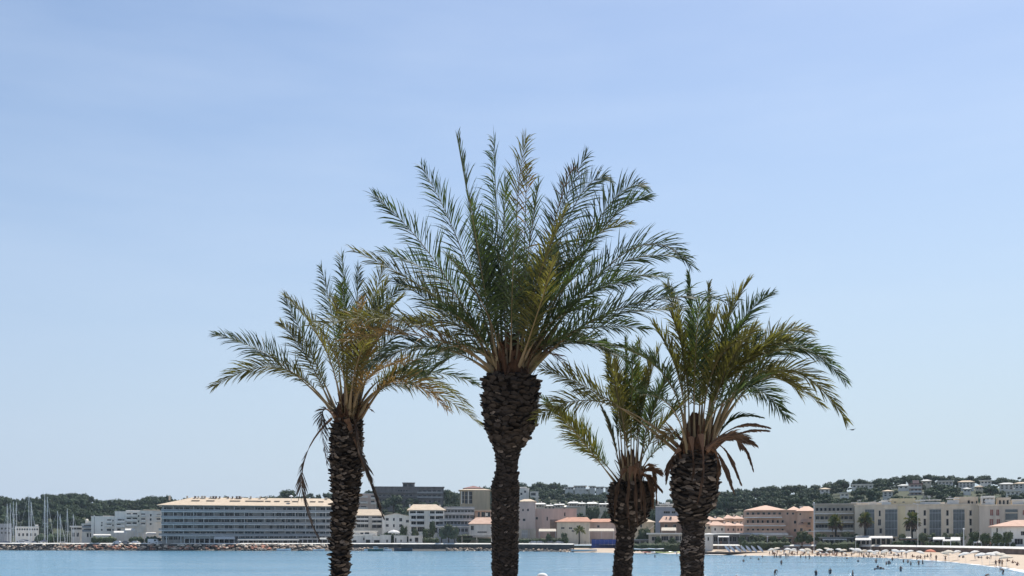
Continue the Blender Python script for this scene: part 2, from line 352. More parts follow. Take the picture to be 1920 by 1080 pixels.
# near shore under the camera: the palms and the stroller stand on it
def near_z(y): return float(np.interp(y, [-60,6,20,24,60,90], [3.9,3.85,3.165,3.0,0.3,-2.0]))
b = MB(); ys = [-60,-20,0,6,10,14,17,20,24,32,40,50,60,90]; xs = [-400,-120,-60,-30,-15,-8,-4,0,4,8,15,30,60,120,400]
b.add([(x,y,near_z(y)) for y in ys for x in xs], [(j*len(xs)+i, j*len(xs)+i+1, (j+1)*len(xs)+i+1, (j+1)*len(xs)+i) for j in range(len(ys)-1) for i in range(len(xs)-1)])
struct(b.build('near_beach', M['sand'], smooth=True))

# ------------------------------------------------------------------ the four date palms
def frond_geo(p0, via, tip, roll, leaf, n, kind, rs, petiole=0.030, tv=0.55, bare=0.23, spread=1.0, droop=0.8, lw=0.0098, skip=0.05):
    """stalk and leaflets of one frond as two MBs; p0, via, tip are points in the palm's space, via lies on the curve"""
    t = tv
    c = (via - p0*(1-t)**2 - tip*t*t) / (2*t*(1-t))
    B = lambda t: p0*(1-t)**2 + c*(2*t*(1-t)) + tip*t*t
    D = lambda t: ((c-p0)*(2*(1-t)) + (tip-c)*(2*t)).normalized()
    N = 16
    stalk = MB(); pts = [B(i/(N-1)) for i in range(N)]
    length = sum((pts[i+1]-pts[i]).length for i in range(N-1))
    rad = [petiole*(1-min(1,(i/(N-1))/0.26))*0.9 + 0.011*(1-i/(N-1)) + 0.003 for i in range(N)]
    stalk.tube(pts, rad, 5)
    L = MB()
    wob1, wob2 = rs.uniform(0,6), rs.uniform(0,6)
    up0 = Vector((0,0,1))
    for i in range(n):
        k = (i + rs.uniform(-0.3,0.3))/n
        tt = min(0.995, bare + (1-bare)*max(0.0, k))
        p = B(tt); T = D(tt)
        S = T.cross(up0)
        if S.length < 0.12: S = T.cross(Vector((0.3,1,0)))
        S.normalize(); Nn = S.cross(T).normalized()
        rr = roll + 0.25*math.sin(tt*3+wob1)
        S2 = S*math.cos(rr) + Nn*math.sin(rr); N2 = Nn*math.cos(rr) - S*math.sin(rr)
        prof = min(1.0, 0.22+(tt-bare)/0.26) * (1.0 - 0.62*max(0.0, (tt-0.5)/0.5)**1.5)
        ang = R(66 - 43*tt) * spread
        for side in (-1, 1):
            if rs.random() < skip: continue
            ll = leaf*prof*rs.uniform(0.72,1.18)
            a = ang + rs.uniform(-0.22,0.22)*spread; v = rs.choice((R(8),R(24),R(42))) + rs.uniform(-0.12,0.12)
            d = T*math.cos(a) + (S2*side*math.cos(v) + N2*math.sin(v))*math.sin(a); d.normalize()
            g = Vector((0,0,-1))
            d2 = (d + g*(0.16+0.10*rs.random())*droop).normalized(); d3 = (d2 + g*(0.26+0.25*rs.random())*droop).normalized()
            W = (T - d*T.dot(d))
            if W.length < 1e-3: W = N2.copy()
            W.normalize(); W = (W*math.cos(rs.uniform(-0.6,0.6)) + d.cross(W)*math.sin(rs.uniform(-0.9,0.9))).normalized()
            w = lw*rs.uniform(0.75,1.25)*(0.7+0.3*prof)
            q0 = p; q1 = p + d*ll*0.38; q2 = q1 + d2*ll*0.34; q3 = q2 + d3*ll*0.28
            L.add([q0-W*w*0.45, q0+W*w*0.45, q1+W*w, q1-W*w, q2+W*w*0.72, q2-W*w*0.72, q3], [(0,1,2,3),(3,2,4,5),(5,4,6)])
    return stalk, L

def lathe(rows, segs, rs, rough):
    """rows: (centre, radius); a closed tube with uneven skin"""
    b = MB(); vs = []; fs = []
    for c, r_ in rows:
        for k in range(segs):
            a = 2*math.pi*k/segs; rr = r_*(1+rs.uniform(-rough,rough))
            vs.append((c.x+rr*math.cos(a), c.y+rr*math.sin(a), c.z+rs.uniform(-0.01,0.01)))
    n = len(rows)
    for i in range(n-1):
        for k in range(segs): fs.append((i*segs+k, i*segs+(k+1)%segs, (i+1)*segs+(k+1)%segs, (i+1)*segs+k))
    fs.append(tuple((n-1)*segs+k for k in range(segs)))
    b.add(vs, fs); return b

def stub_mesh(w, h, o, up, rs, flip=False):
    """one cut leaf base: a wedge standing off the trunk, its cut face paler"""
    b = MB(); k = 6; A = []; Bv = []
    for i in range(k):
        a = 2*math.pi*i/k + 0.3; A.append((0.62*w*math.cos(a), -0.035, 0.62*h*math.sin(a)))
    for i in range(k):
        a = 2*math.pi*i/k + 0.3; j = rs.uniform(0.82,1.12)
        Bv.append((0.46*w*math.cos(a)*j, o*rs.uniform(0.8,1.15)*(1+0.35*math.sin(a)), up + 0.36*h*math.sin(a)*j))
    b.add(A+Bv, [(i,(i+1)%k,k+(i+1)%k,k+i) for i in range(k)], 0)
    b.add(Bv, [tuple(range(k))], 1)
    return b

def interp_rows(prof, z):
    zs = [p[0] for p in prof]
    return (float(np.interp(z, zs, [p[1] for p in prof])), float(np.interp(z, zs, [p[2] for p in prof])))

def palm(label, depth, prof_px, crown_px, fronds, fills, leafcols, seed, leaf=0.5, nleaf=58, stub=(0.17,0.115,0.07,0.03), stub_rows=None, fill_len=(2.6,3.3), fill_el=(52,84), crown_r=0.2, skirt=(), pale=3, bare0=0.23):
    rs = random.Random(seed)
    base_x = at(prof_px[-1][1], 1080, depth).x
    base_z = near_z(depth)
    root = thing('date_palm', label, 'palm tree', (base_x, depth, base_z - 0.05), group='date palms on the near shore')
    O = Vector(root.location)
    # trunk: rows from the photo's outline (row, left edge, right edge), continued straight down to the sand
    rows = []
    for py, xa, xb in prof_px:
        c = at((xa+xb)/2, py, depth) - O; rows.append((c, (xb-xa)/2/FPX*depth))
    last = rows[-1]; rows.append((Vector((0,0,last[0].z*0.5)), last[1]*1.05)); rows.append((Vector((0,0,-0.1)), last[1]*1.2))
    rows.reverse()
    prof = [(c.z, c.x, r_) for c, r_ in rows]
    zz = np.linspace(prof[0][0], prof[-1][0], 70); full = []
    for z in zz:
        x, r_ = interp_rows(prof, z); full.append((Vector((x,0,z)), max(0.03, r_*0.94 - 0.62*stub[2])))
    trunk = lathe(full, 26, rs, 0.035).build('trunk', [M['bark']], root, smooth=False)
    # cut leaf bases in a spiral, 260 of those that face the viewer as parts of the trunk, the rest as one mesh
    w, h, o_, up = stub
    variants = [stub_mesh(w*rs.uniform(0.85,1.15), h*rs.uniform(0.85,1.15), o_*rs.uniform(0.8,1.2), up, rs).mesh('leaf_base', [M['stub'], M['stubpale' if q < pale else 'stubcut']]) for q in range(12)]
    spots = []; z = 0.35; a = 0.0
    ztop = prof[-1][0] - 0.03
    zlow = (at(0,1080,depth)-O).z - 0.25
    while z < ztop:
        x, r_ = interp_rows(prof, z)
        fat = stub_rows(z + O.z) if stub_rows else 1.0
        a += 2*math.pi*0.381966
        per_turn = max(7.0, 2*math.pi*r_/(w*0.86*fat))
        z += h*0.66*fat/per_turn
        spots.append((z, a + rs.uniform(-0.09,0.09), fat))
    front = [s for s in spots if math.sin(s[1]) < 0.35 and s[0] > zlow]
    front.sort(key=lambda s: -s[0]); 
    chosen = set(id(s) for s in (front if len(front) <= 290 else rs.sample(front, 290)))
    rest = MB()
    for s in spots:
        z, a, fat = s; x, r_ = interp_rows(prof, z); r_ = max(0.03, r_*0.94 - 0.62*stub[2])
        p = Vector((x + r_*math.cos(a), r_*math.sin(a), z))
        Mx = Matrix.Translation(p) @ Matrix.Rotation(a - math.pi/2, 4, 'Z') @ Matrix.Rotation(rs.uniform(-0.4,0.4),4,'Y') @ Matrix.Rotation(rs.uniform(-0.3,0.3),4,'X') @ Matrix.Diagonal((fat*rs.uniform(0.75,1.3),(fat if fat > 0.9 else fat*0.5)*rs.uniform(0.5,1.4),fat*rs.uniform(0.7,1.2),1))
        if id(s) in chosen:
            so = obj('leaf_base', rs.choice(variants), trunk); so.matrix_local = Mx
        else:
            vm = rs.choice(variants); off = len(rest.v)
            rest.v += [tuple(Mx @ v.co) for v in vm.vertices]
            for pg in vm.polygons: rest.f.append(tuple(i+off for i in pg.vertices)); rest.m.append(pg.material_index)
    if rest.f: stuff(rest.build('old_leaf_bases', [M['stub'], M['stubcut']], trunk))
    # crown heart: ragged brown fibre between the stalks
    cc = at(*crown_px, depth) - O
    hb = MB(); segs = 18
    hr = [(cc.z-0.22, crown_r*1.05), (cc.z-0.08, crown_r*1.22), (cc.z+0.10, crown_r*1.05), (cc.z+0.32, crown_r*0.7), (cc.z+0.6, crown_r*0.25)]
    vs = []
    for z, r_ in hr:
        for k in range(segs):
            aa = 2*math.pi*k/segs; q = r_*rs.uniform(0.8,1.15); vs.append((cc.x+q*math.cos(aa), cc.y+q*math.sin(aa), z+rs.uniform(-0.07,0.07)))
    hb.add(vs, [(i*segs+k, i*segs+(k+1)%segs, (i+1)*segs+(k+1)%segs, (i+1)*segs+k) for i in range(len(hr)-1) for k in range(segs)])
    for k in range(60):
        aa = rs.uniform(0,2*math.pi); z0 = rs.uniform(-0.2,0.35); r_ = crown_r*(1.15 - 0.5*max(0,z0))
        p = Vector((cc.x+r_*math.cos(aa), cc.y+r_*math.sin(aa), cc.z+z0)); q = p + Vector((math.cos(aa)*rs.uniform(0.02,0.16), math.sin(aa)*rs.uniform(0.02,0.16), rs.uniform(-0.05,0.35)))
        u = Vector((-math.sin(aa), math.cos(aa), 0))*rs.uniform(0.015,0.05); hb.add([p-u,p+u,q+u*0.3,q-u*0.3], [(0,1,2,3)])
    hb.build('crown_fibre', M['fibre'], root)
    def grow(p0, via, tip, roll, lf, n, col, stalkmat, name='frond', **kw):
        st, lv = frond_geo(p0, via, tip, roll, lf, n, None, rs, **kw)
        f = st.build(name, stalkmat, root)
        stuff(lv.build('leaflets', M[col], f))
    def root_at(direction, zoff):
        h_ = Vector((direction.x, direction.y, 0)); 
        if h_.length > 1e-4: h_.normalize()
        return cc + h_*crown_r*rs.uniform(0.7,1.05) + Vector((0,0,zoff))
    for fr in fronds:
        (vx,vy),(tx,ty),dy = fr[0], fr[1], fr[2]
        opt = fr[3] if len(fr) > 3 else {}
        opt = dict(opt); col = opt.pop('col', None) or rs.choice(leafcols); roll = opt.pop('roll', None)
        if roll is None: roll = R(rs.uniform(38,72))*rs.choice((-1,1))
        lf = opt.pop('leaf', leaf); n = opt.pop('n', nleaf); sm = M[opt.pop('stalk', 'petiole')]
        tip = at(tx,ty,depth+dy) - O; via = at(vx,vy,depth+dy*opt.pop('k',0.45)) - O
        p0 = root_at(via-cc, rs.uniform(-0.12,0.12)) if 'p0' not in opt else at(*opt.pop('p0'), depth+opt.pop('p0d',-0.3)) - O
        grow(p0, via, tip, roll, lf, n, col, sm, 'dead_frond' if col in ('dry','drygrey') else 'frond', **dict(dict(bare=bare0), **opt))
    # fronds between and behind the ones whose outline the photo gives
    for k in range(fills):
        az = rs.uniform(0,2*math.pi); el = R(rs.uniform(*fill_el)); ln = rs.uniform(*fill_len)
        hx = math.cos(az)*0.62; hy = math.sin(az)
        dr = Vector((hx*math.cos(el), hy*math.cos(el), math.sin(el)))
        p0 = root_at(dr, rs.uniform(-0.05,0.25)); bend = rs.uniform(0.10,0.3)*math.cos(el)+0.04
        side = Vector((-hy,hx,0)).normalized()*rs.uniform(-0.12,0.12)
        via = p0 + dr*ln*0.55 + Vector((0,0,0.02*ln)); tip = p0 + dr*ln + Vector((hx,hy,0)).normalized()*ln*bend*0.7 - Vector((0,0,ln*bend*0.8)) + side*ln
        grow(p0, via, tip, R(rs.uniform(-75,75)), leaf*rs.uniform(0.85,1.05), nleaf, rs.choice(leafcols), M['petiole'], bare=bare0)
    for args in skirt:
        (vx,vy),(tx,ty),dy,opt = args; opt = dict(opt)
        p0 = at(*opt.pop('p0'), depth+dy) - O
        grow(p0, at(vx,vy,depth+dy*1.15)-O, at(tx,ty,depth+dy*1.2)-O, opt.pop('roll',1.0), opt.pop('leaf',0.3), opt.pop('n',34), opt.pop('col','dry'), M[opt.pop('stalk','petiolebrown')], 'dead_frond', **dict(dict(lw=0.014), **opt))
    return root

# tallest palm, in the middle
palm('tallest palm with thick pineapple-like trunk head and widest upright crown', 17.0,
  [(705,908,1004),(722,903,1012),(760,905,1010),(800,908,1004),(826,918,990),(850,925,978),(880,929,972),(900,921,976),(915,917,978),(960,918,977),(1020,918,976),(1080,918,975)],
  (957,700),
  [((812,485),(700,366),0.3,{'roll':1.2}), ((858,450),(790,312),0.8,{'roll':1.1}), ((888,430),(857,258),-0.4,{'roll':0.9}), ((932,430),(926,258),0.9,{'roll':1.2}), ((968,420),(986,258),0.3,{'roll':-1.0}),
   ((1040,430),(1100,290),0.5,{'roll':-1.1}), ((1075,390),(1142,338),1.0,{'roll':-0.9}), ((1120,440),(1213,372),-0.3,{'roll':-0.9}), ((1130,400),(1208,352),0.9,{'roll':-0.8}),
   ((1140,505),(1288,485),0.2,{'roll':-0.9}), ((1180,470),(1296,500),-0.5,{'roll':-0.7,'n':70}), ((1180,572),(1378,566),-0.6,{'roll':-1.0,'n':94}), ((1150,590),(1330,590),0.5,{'roll':-0.8}),
   ((830,585),(742,528),0.4,{'roll':1.0}), ((820,560),(660,468),-0.5,{'roll':1.0,'n':84}), ((840,540),(716,470),0.9,{'roll':0.8}),
   ((770,605),(588,612),-1.6,{'roll':0.75,'n':96,'col':'olive'}), ((790,630),(640,640),-1.3,{'roll':0.8,'n':60,'col':'straw'}), ((800,650),(690,690),-0.6,{'roll':0.7}), ((845,650),(770,720),-1.0,{'roll':0.7,'n':44}),
   ((1080,620),(1215,618),-0.9,{'roll':-0.8}), ((1120,540),(1250,520),0.9,{'roll':-0.9}), ((1070,480),(1180,420),0.5,{'roll':-1.0}), ((865,612),(748,606),0.7,{'roll':0.9}), ((1060,640),(1150,665),0.3,{'roll':-0.8,'leaf':0.4}), ((872,660),(800,705),0.5,{'roll':0.7,'leaf':0.4}), ((1040,600),(1120,575),-1.2,{'roll':-0.7,'col':'green'}), ((880,610),(805,575),-1.2,{'roll':0.8,'col':'green'}), ((1085,640),(1180,680),0.5,{'roll':-0.8}),  ((1015,655),(1072,700),-0.4,{'roll':-0.7,'leaf':0.3,'n':34,'col':'dry','stalk':'petiolebrown'}), ((1090,560),(1190,530),-1.0,{'roll':-0.9}),
   ((905,520),(880,370),-1.3,{'roll':0.8,'col':'green'}), ((945,510),(948,330),-1.1,{'roll':0.5,'col':'green'}), ((985,515),(1010,345),-1.4,{'roll':-0.5,'col':'green'}), ((1010,520),(1060,395),-1.7,{'roll':-0.8}),
   ((900,560),(840,480),-1.9,{'roll':0.8}), ((960,560),(965,430),-1.5,{'roll':0.6,'col':'bluegreen'}), ((1010,580),(1040,480),-2.2,{'roll':-0.5}), ((1040,560),(1120,490),-1.6,{'roll':-0.8}),
   
   ((985,400),(990,310),0.6,{'roll':-0.4,'col':'straw','leaf':0.34,'n':44}), ((1055,360),(1085,330),0.2,{'roll':-0.6,'col':'dry','leaf':0.2,'n':28})],
  9, ['green','bluegreen','green','bluegreen','olive'], 5, leaf=0.53, nleaf=88, bare0=0.17, crown_r=0.27, fill_len=(1.8,2.7), fill_el=(58,86),
  stub=(0.15,0.085,0.065,0.025), stub_rows=lambda z: 1.0 if z > 7.0 else (0.85 if z > 6.5 else 0.6), pale=2,
  skirt=[((925,650),(918,640),-0.5,{'p0':(935,700),'n':8,'leaf':0.1,'stalk':'petiole'})] if False else ())

# leaning palm at the left of the group
palm('slim-footed palm at the left of the group, dead fronds hanging beside its trunk', 18.6,
  [(786,630,676),(800,621,681),(850,619,682),(900,620,677),(935,622,673),(950,623,671),(1000,622,661),(1030,620,655),(1080,621,653)],
  (652,788),
  [((505,668),(404,628),0.2,{'roll':0.9,'n':86}), ((520,690),(400,726),-0.4,{'roll':0.8,'n':86}), ((572,665),(527,606),0.3,{'roll':1.0,'leaf':0.4}), ((578,650),(532,556),0.5,{'roll':1.0,'leaf':0.42}),
   ((625,610),(602,502),0.8,{'roll':1.0,'col':'bluegreen'}), ((648,600),(640,480),0.4,{'roll':0.9,'col':'bluegreen'}), ((668,610),(672,500),0.9,{'roll':-0.8,'col':'bluegreen'}), ((690,610),(720,500),0.3,{'roll':-0.9}), ((700,630),(752,560),-0.8,{'roll':-0.8,'col':'olive'}),
   ((720,650),(800,600),0.5,{'roll':-0.8}), ((770,680),(868,660),0.2,{'roll':-0.8,'col':'olive'}), ((775,700),(898,722),-0.5,{'roll':-0.9,'n':84}), ((770,720),(905,800),-0.2,{'roll':-0.9,'n':86}), ((760,700),(880,760),0.8,{'roll':-0.7,'col':'olive'}), ((750,715),(840,770),-1.1,{'roll':-0.6,'col':'straw'}),
   ((640,640),(625,560),-1.5,{'roll':0.6,'col':'olive'}), ((665,650),(680,560),-1.8,{'roll':-0.3,'col':'straw'}), ((690,670),(735,600),-1.6,{'roll':-0.7,'col':'straw'}), ((670,680),(700,620),-2.2,{'roll':-0.3,'col':'olive','n':70}), ((700,700),(790,680),-1.7,{'roll':-0.6,'col':'straw'}), ((640,690),(600,620),-1.6,{'roll':0.8,'col':'olive','n':44}),
   ((606,770),(614,870),-0.5,{'roll':0.6,'leaf':0.3,'n':44,'lw':0.009,'petiole':0.02,'col':'drygrey','stalk':'petiolebrown','p0':(628,782),'tv':0.4,'spread':0.75}),
   ((566,905),(600,1015),-0.35,{'roll':0.5,'leaf':0.32,'n':80,'lw':0.0095,'petiole':0.012,'skip':0.1,'col':'drygrey','stalk':'petiolebrown','p0':(622,784),'tv':0.58,'bare':0.3,'spread':0.6}),
   ((678,862),(716,965),-0.5,{'roll':0.4,'leaf':0.36,'n':80,'lw':0.016,'col':'drygrey','stalk':'petiolebrown','p0':(650,785),'tv':0.45,'spread':0.42,'bare':0.15,'petiole':0.05}),
   ((664,790),(672,850),-0.55,{'roll':0.4,'leaf':0.3,'n':26,'col':'dry','stalk':'petiole','p0':(655,775),'tv':0.5,'spread':0.3}),
   ((684,765),(698,772),-0.2,{'roll':0.4,'leaf':0.16,'n':10,'col':'dry','stalk':'petiolebrown'})],
  5, ['green','bluegreen','olive','straw'], 21, leaf=0.47, nleaf=78, crown_r=0.2, fill_len=(2.2,2.9), fill_el=(50,82),
  stub=(0.125,0.07,0.065,0.025), stub_rows=lambda z: 0.95 if z > 6.0 else 1.1, pale=8)

# short palm half hidden between the tall one and the stout one
palm('shortest palm with a skirt of brown dead leaf bases, standing between two taller palms', 18.2,
  [(905,1142,1222),(925,1141,1228),(955,1142,1222),(975,1146,1212),(990,1152,1196),(1010,1153,1191),(1040,1150,1189),(1080,1146,1187)],
  (1183,912),
  [((1098,835),(1045,772),-0.3,{'roll':-0.9,'leaf':0.46,'col':'olive'}), ((1108,840),(1015,745),0.3,{'roll':-0.7}), ((1148,820),(1128,764),-0.4,{'roll':0.3,'leaf':0.28,'spread':0.4,'col':'bluegreen'}), ((1152,760),(1137,640),0.5,{'roll':0.7,'leaf':0.3,'spread':0.55,'col':'bluegreen','n':80}),
   ((1172,770),(1173,632),-0.2,{'roll':0.4,'leaf':0.34,'spread':0.6,'col':'green'}), ((1190,770),(1200,640),0.2,{'roll':0.4,'spread':0.8}), ((1205,770),(1235,655),-0.5,{'roll':-0.6,'spread':0.85}), ((1218,790),(1262,690),0.3,{'roll':-0.8}),
   ((1160,770),(1152,665),-0.5,{'roll':0.7,'col':'olive'}), ((1200,780),(1222,670),-0.6,{'roll':-0.7,'col':'olive'}), ((1184,770),(1188,650),-0.7,{'roll':0.6}), ((1225,820),(1290,750),-0.6,{'roll':-0.8}), ((1230,845),(1290,810),-0.9,{'roll':-0.7,'n':44}),
   ((1215,800),(1250,710),-0.7,{'roll':-0.7}), ((1170,800),(1148,700),-0.8,{'roll':0.7,'col':'olive'})],
  2, ['green','olive','olive','green'], 33, leaf=0.47, nleaf=84, crown_r=0.17, fill_len=(2.0,2.7), fill_el=(62,86),
  stub=(0.12,0.075,0.05,0.025), pale=2, bare0=0.34, stub_rows=lambda z: 1.0 if z > 5.75 else 0.8,
  skirt=[((1158,915),(1153,965),-0.42,{'p0':(1172,880),'leaf':0.2,'spread':0.25,'petiole':0.045}), ((1178,925),(1180,988),-0.48,{'p0':(1184,876),'leaf':0.22,'spread':0.22,'petiole':0.045}),
         ((1192,925),(1196,985),-0.46,{'p0':(1190,878),'leaf':0.22,'spread':0.22,'petiole':0.045}), ((1205,920),(1210,975),-0.42,{'p0':(1195,880),'leaf':0.22,'spread':0.25,'petiole':0.045}), ((1216,905),(1224,950),-0.3,{'p0':(1200,885),'leaf':0.24,'spread':0.3,'petiole':0.04}),
         ((1213,895),(1240,920),-0.1,{'p0':(1200,895),'leaf':0.2,'spread':0.4}), ((1215,882),(1238,888),-0.2,{'p0':(1196,898),'leaf':0.22,'spread':0.45,'petiole':0.04}), ((1222,880),(1232,945),0.2,{'p0':(1200,892),'leaf':0.2,'spread':0.3}),
         ((1200,900),(1203,955),-0.5,{'p0':(1193,872),'leaf':0.15,'spread':0.2,'petiole':0.05}), ])

# stout palm at the right of the group
palm('stout palm at the right of the group, folded brown fronds drooping round its neck', 16.6,
  [(845,1272,1338),(865,1263,1346),(890,1258,1350),(930,1258,1348),(950,1264,1340),(965,1272,1328),(985,1276,1325),(1010,1277,1323),(1025,1272,1324),(1045,1272,1323),(1080,1275,1321)],
  (1303,848),
  [((1462,655),(1586,716),-0.2,{'roll':-0.85,'n':100,'col':'green'}), ((1470,695),(1588,792),-0.6,{'roll':-0.85,'n':100,'col':'olive'}), ((1425,655),(1518,622),0.6,{'roll':-0.8}), ((1440,670),(1550,668),0.7,{'roll':-0.9}), ((1430,710),(1540,760),0.3,{'roll':-0.8,'col':'olive'}), ((1400,680),(1480,640),-0.9,{'roll':-0.8,'col':'olive'}), ((1370,640),(1447,550),0.3,{'roll':-0.9}), ((1352,640),(1402,532),-0.4,{'roll':-0.8}),
   ((1322,660),(1330,530),0.8,{'roll':-0.6,'leaf':0.3,'spread':0.6}), ((1300,660),(1291,512),0.5,{'roll':0.7,'leaf':0.32,'spread':0.7}), ((1280,665),(1250,532),0.4,{'roll':0.8,'leaf':0.36}), ((1395,725),(1476,784),-0.9,{'roll':-0.8}), ((1420,700),(1500,740),0.5,{'roll':-0.8}),
   ((1128,742),(1016,692),-0.9,{'roll':1.05,'n':84,'col':'olive','leaf':0.5,'droop':0.5,'bare':0.42}), ((1118,752),(1004,786),-1.0,{'roll':0.9,'n':84,'col':'olive','leaf':0.46,'bare':0.4}), 
   ((1285,690),(1258,590),-0.6,{'roll':0.8,'col':'olive'}), ((1318,690),(1345,580),-0.7,{'roll':-0.6,'col':'olive'}), ((1345,690),(1400,600),-0.6,{'roll':-0.8}), ((1360,710),(1450,660),-0.8,{'roll':-0.8,'col':'olive'}), ((1303,690),(1312,570),-0.9,{'roll':0.6,'col':'green'}), ((1335,700),(1385,640),-1.1,{'roll':-0.7,'col':'olive'}), ((1270,700),(1225,610),-0.7,{'roll':0.8,'col':'olive'}),
   ((1350,760),(1420,740),-1.6,{'roll':-0.6,'n':46}), ((1255,760),(1200,740),-1.5,{'roll':0.6,'n':46}), ((1370,790),(1428,783),-0.4,{'roll':-0.5,'leaf':0.22,'spread':0.5,'col':'green'}),
   ((1260,812),(1232,830),-0.5,{'roll':0.5,'leaf':0.3,'n':40,'col':'straw'})],
  5, ['green','olive','olive','green'], 44, leaf=0.50, nleaf=96, crown_r=0.25, fill_len=(1.9,2.6), fill_el=(45,80),
  stub=(0.17,0.065,0.05,0.015), stub_rows=lambda z: 1.0 if z > 5.75 else 0.72, pale=5, bare0=0.30,
  skirt=[((1385,800),(1442,802),-0.3,{'p0':(1330,840),'leaf':0.16,'spread':0.3,'bare':0.4,'n':40}), ((1390,812),(1440,808),0.1,{'p0':(1335,845),'leaf':0.15,'spread':0.25,'bare':0.45,'n':40}), ((1370,822),(1414,833),-0.35,{'p0':(1325,846),'leaf':0.26,'spread':0.4,'bare':0.3,'n':46}),
         ((1385,828),(1412,882),-0.2,{'p0':(1335,838),'leaf':0.15,'spread':0.4,'bare':0.55,'n':36}), ((1362,848),(1388,905),-0.4,{'p0':(1335,835),'leaf':0.2,'spread':0.25,'bare':0.4,'n':44}), ((1352,862),(1374,918),-0.5,{'p0':(1332,838),'leaf':0.24,'spread':0.28,'bare':0.35,'n':46}),
         ((1346,868),(1345,912),-0.2,{'p0':(1336,842),'leaf':0.2,'spread':0.25,'n':30}), ((1256,868),(1250,902),-0.3,{'p0':(1275,842),'leaf':0.2,'spread':0.28,'bare':0.3}), ((1264,862),(1262,890),0.0,{'p0':(1280,845),'leaf':0.18,'spread':0.25}),
         ((1300,870),(1298,895),-0.75,{'p0':(1296,820),'leaf':0.14,'spread':0.2,'petiole':0.04}), ((1318,885),(1308,940),-0.8,{'p0':(1314,815),'leaf':0.14,'spread':0.2,'petiole':0.04}), ((1368,818),(1388,838),-0.6,{'p0':(1325,842),'leaf':0.24,'spread':0.45})])

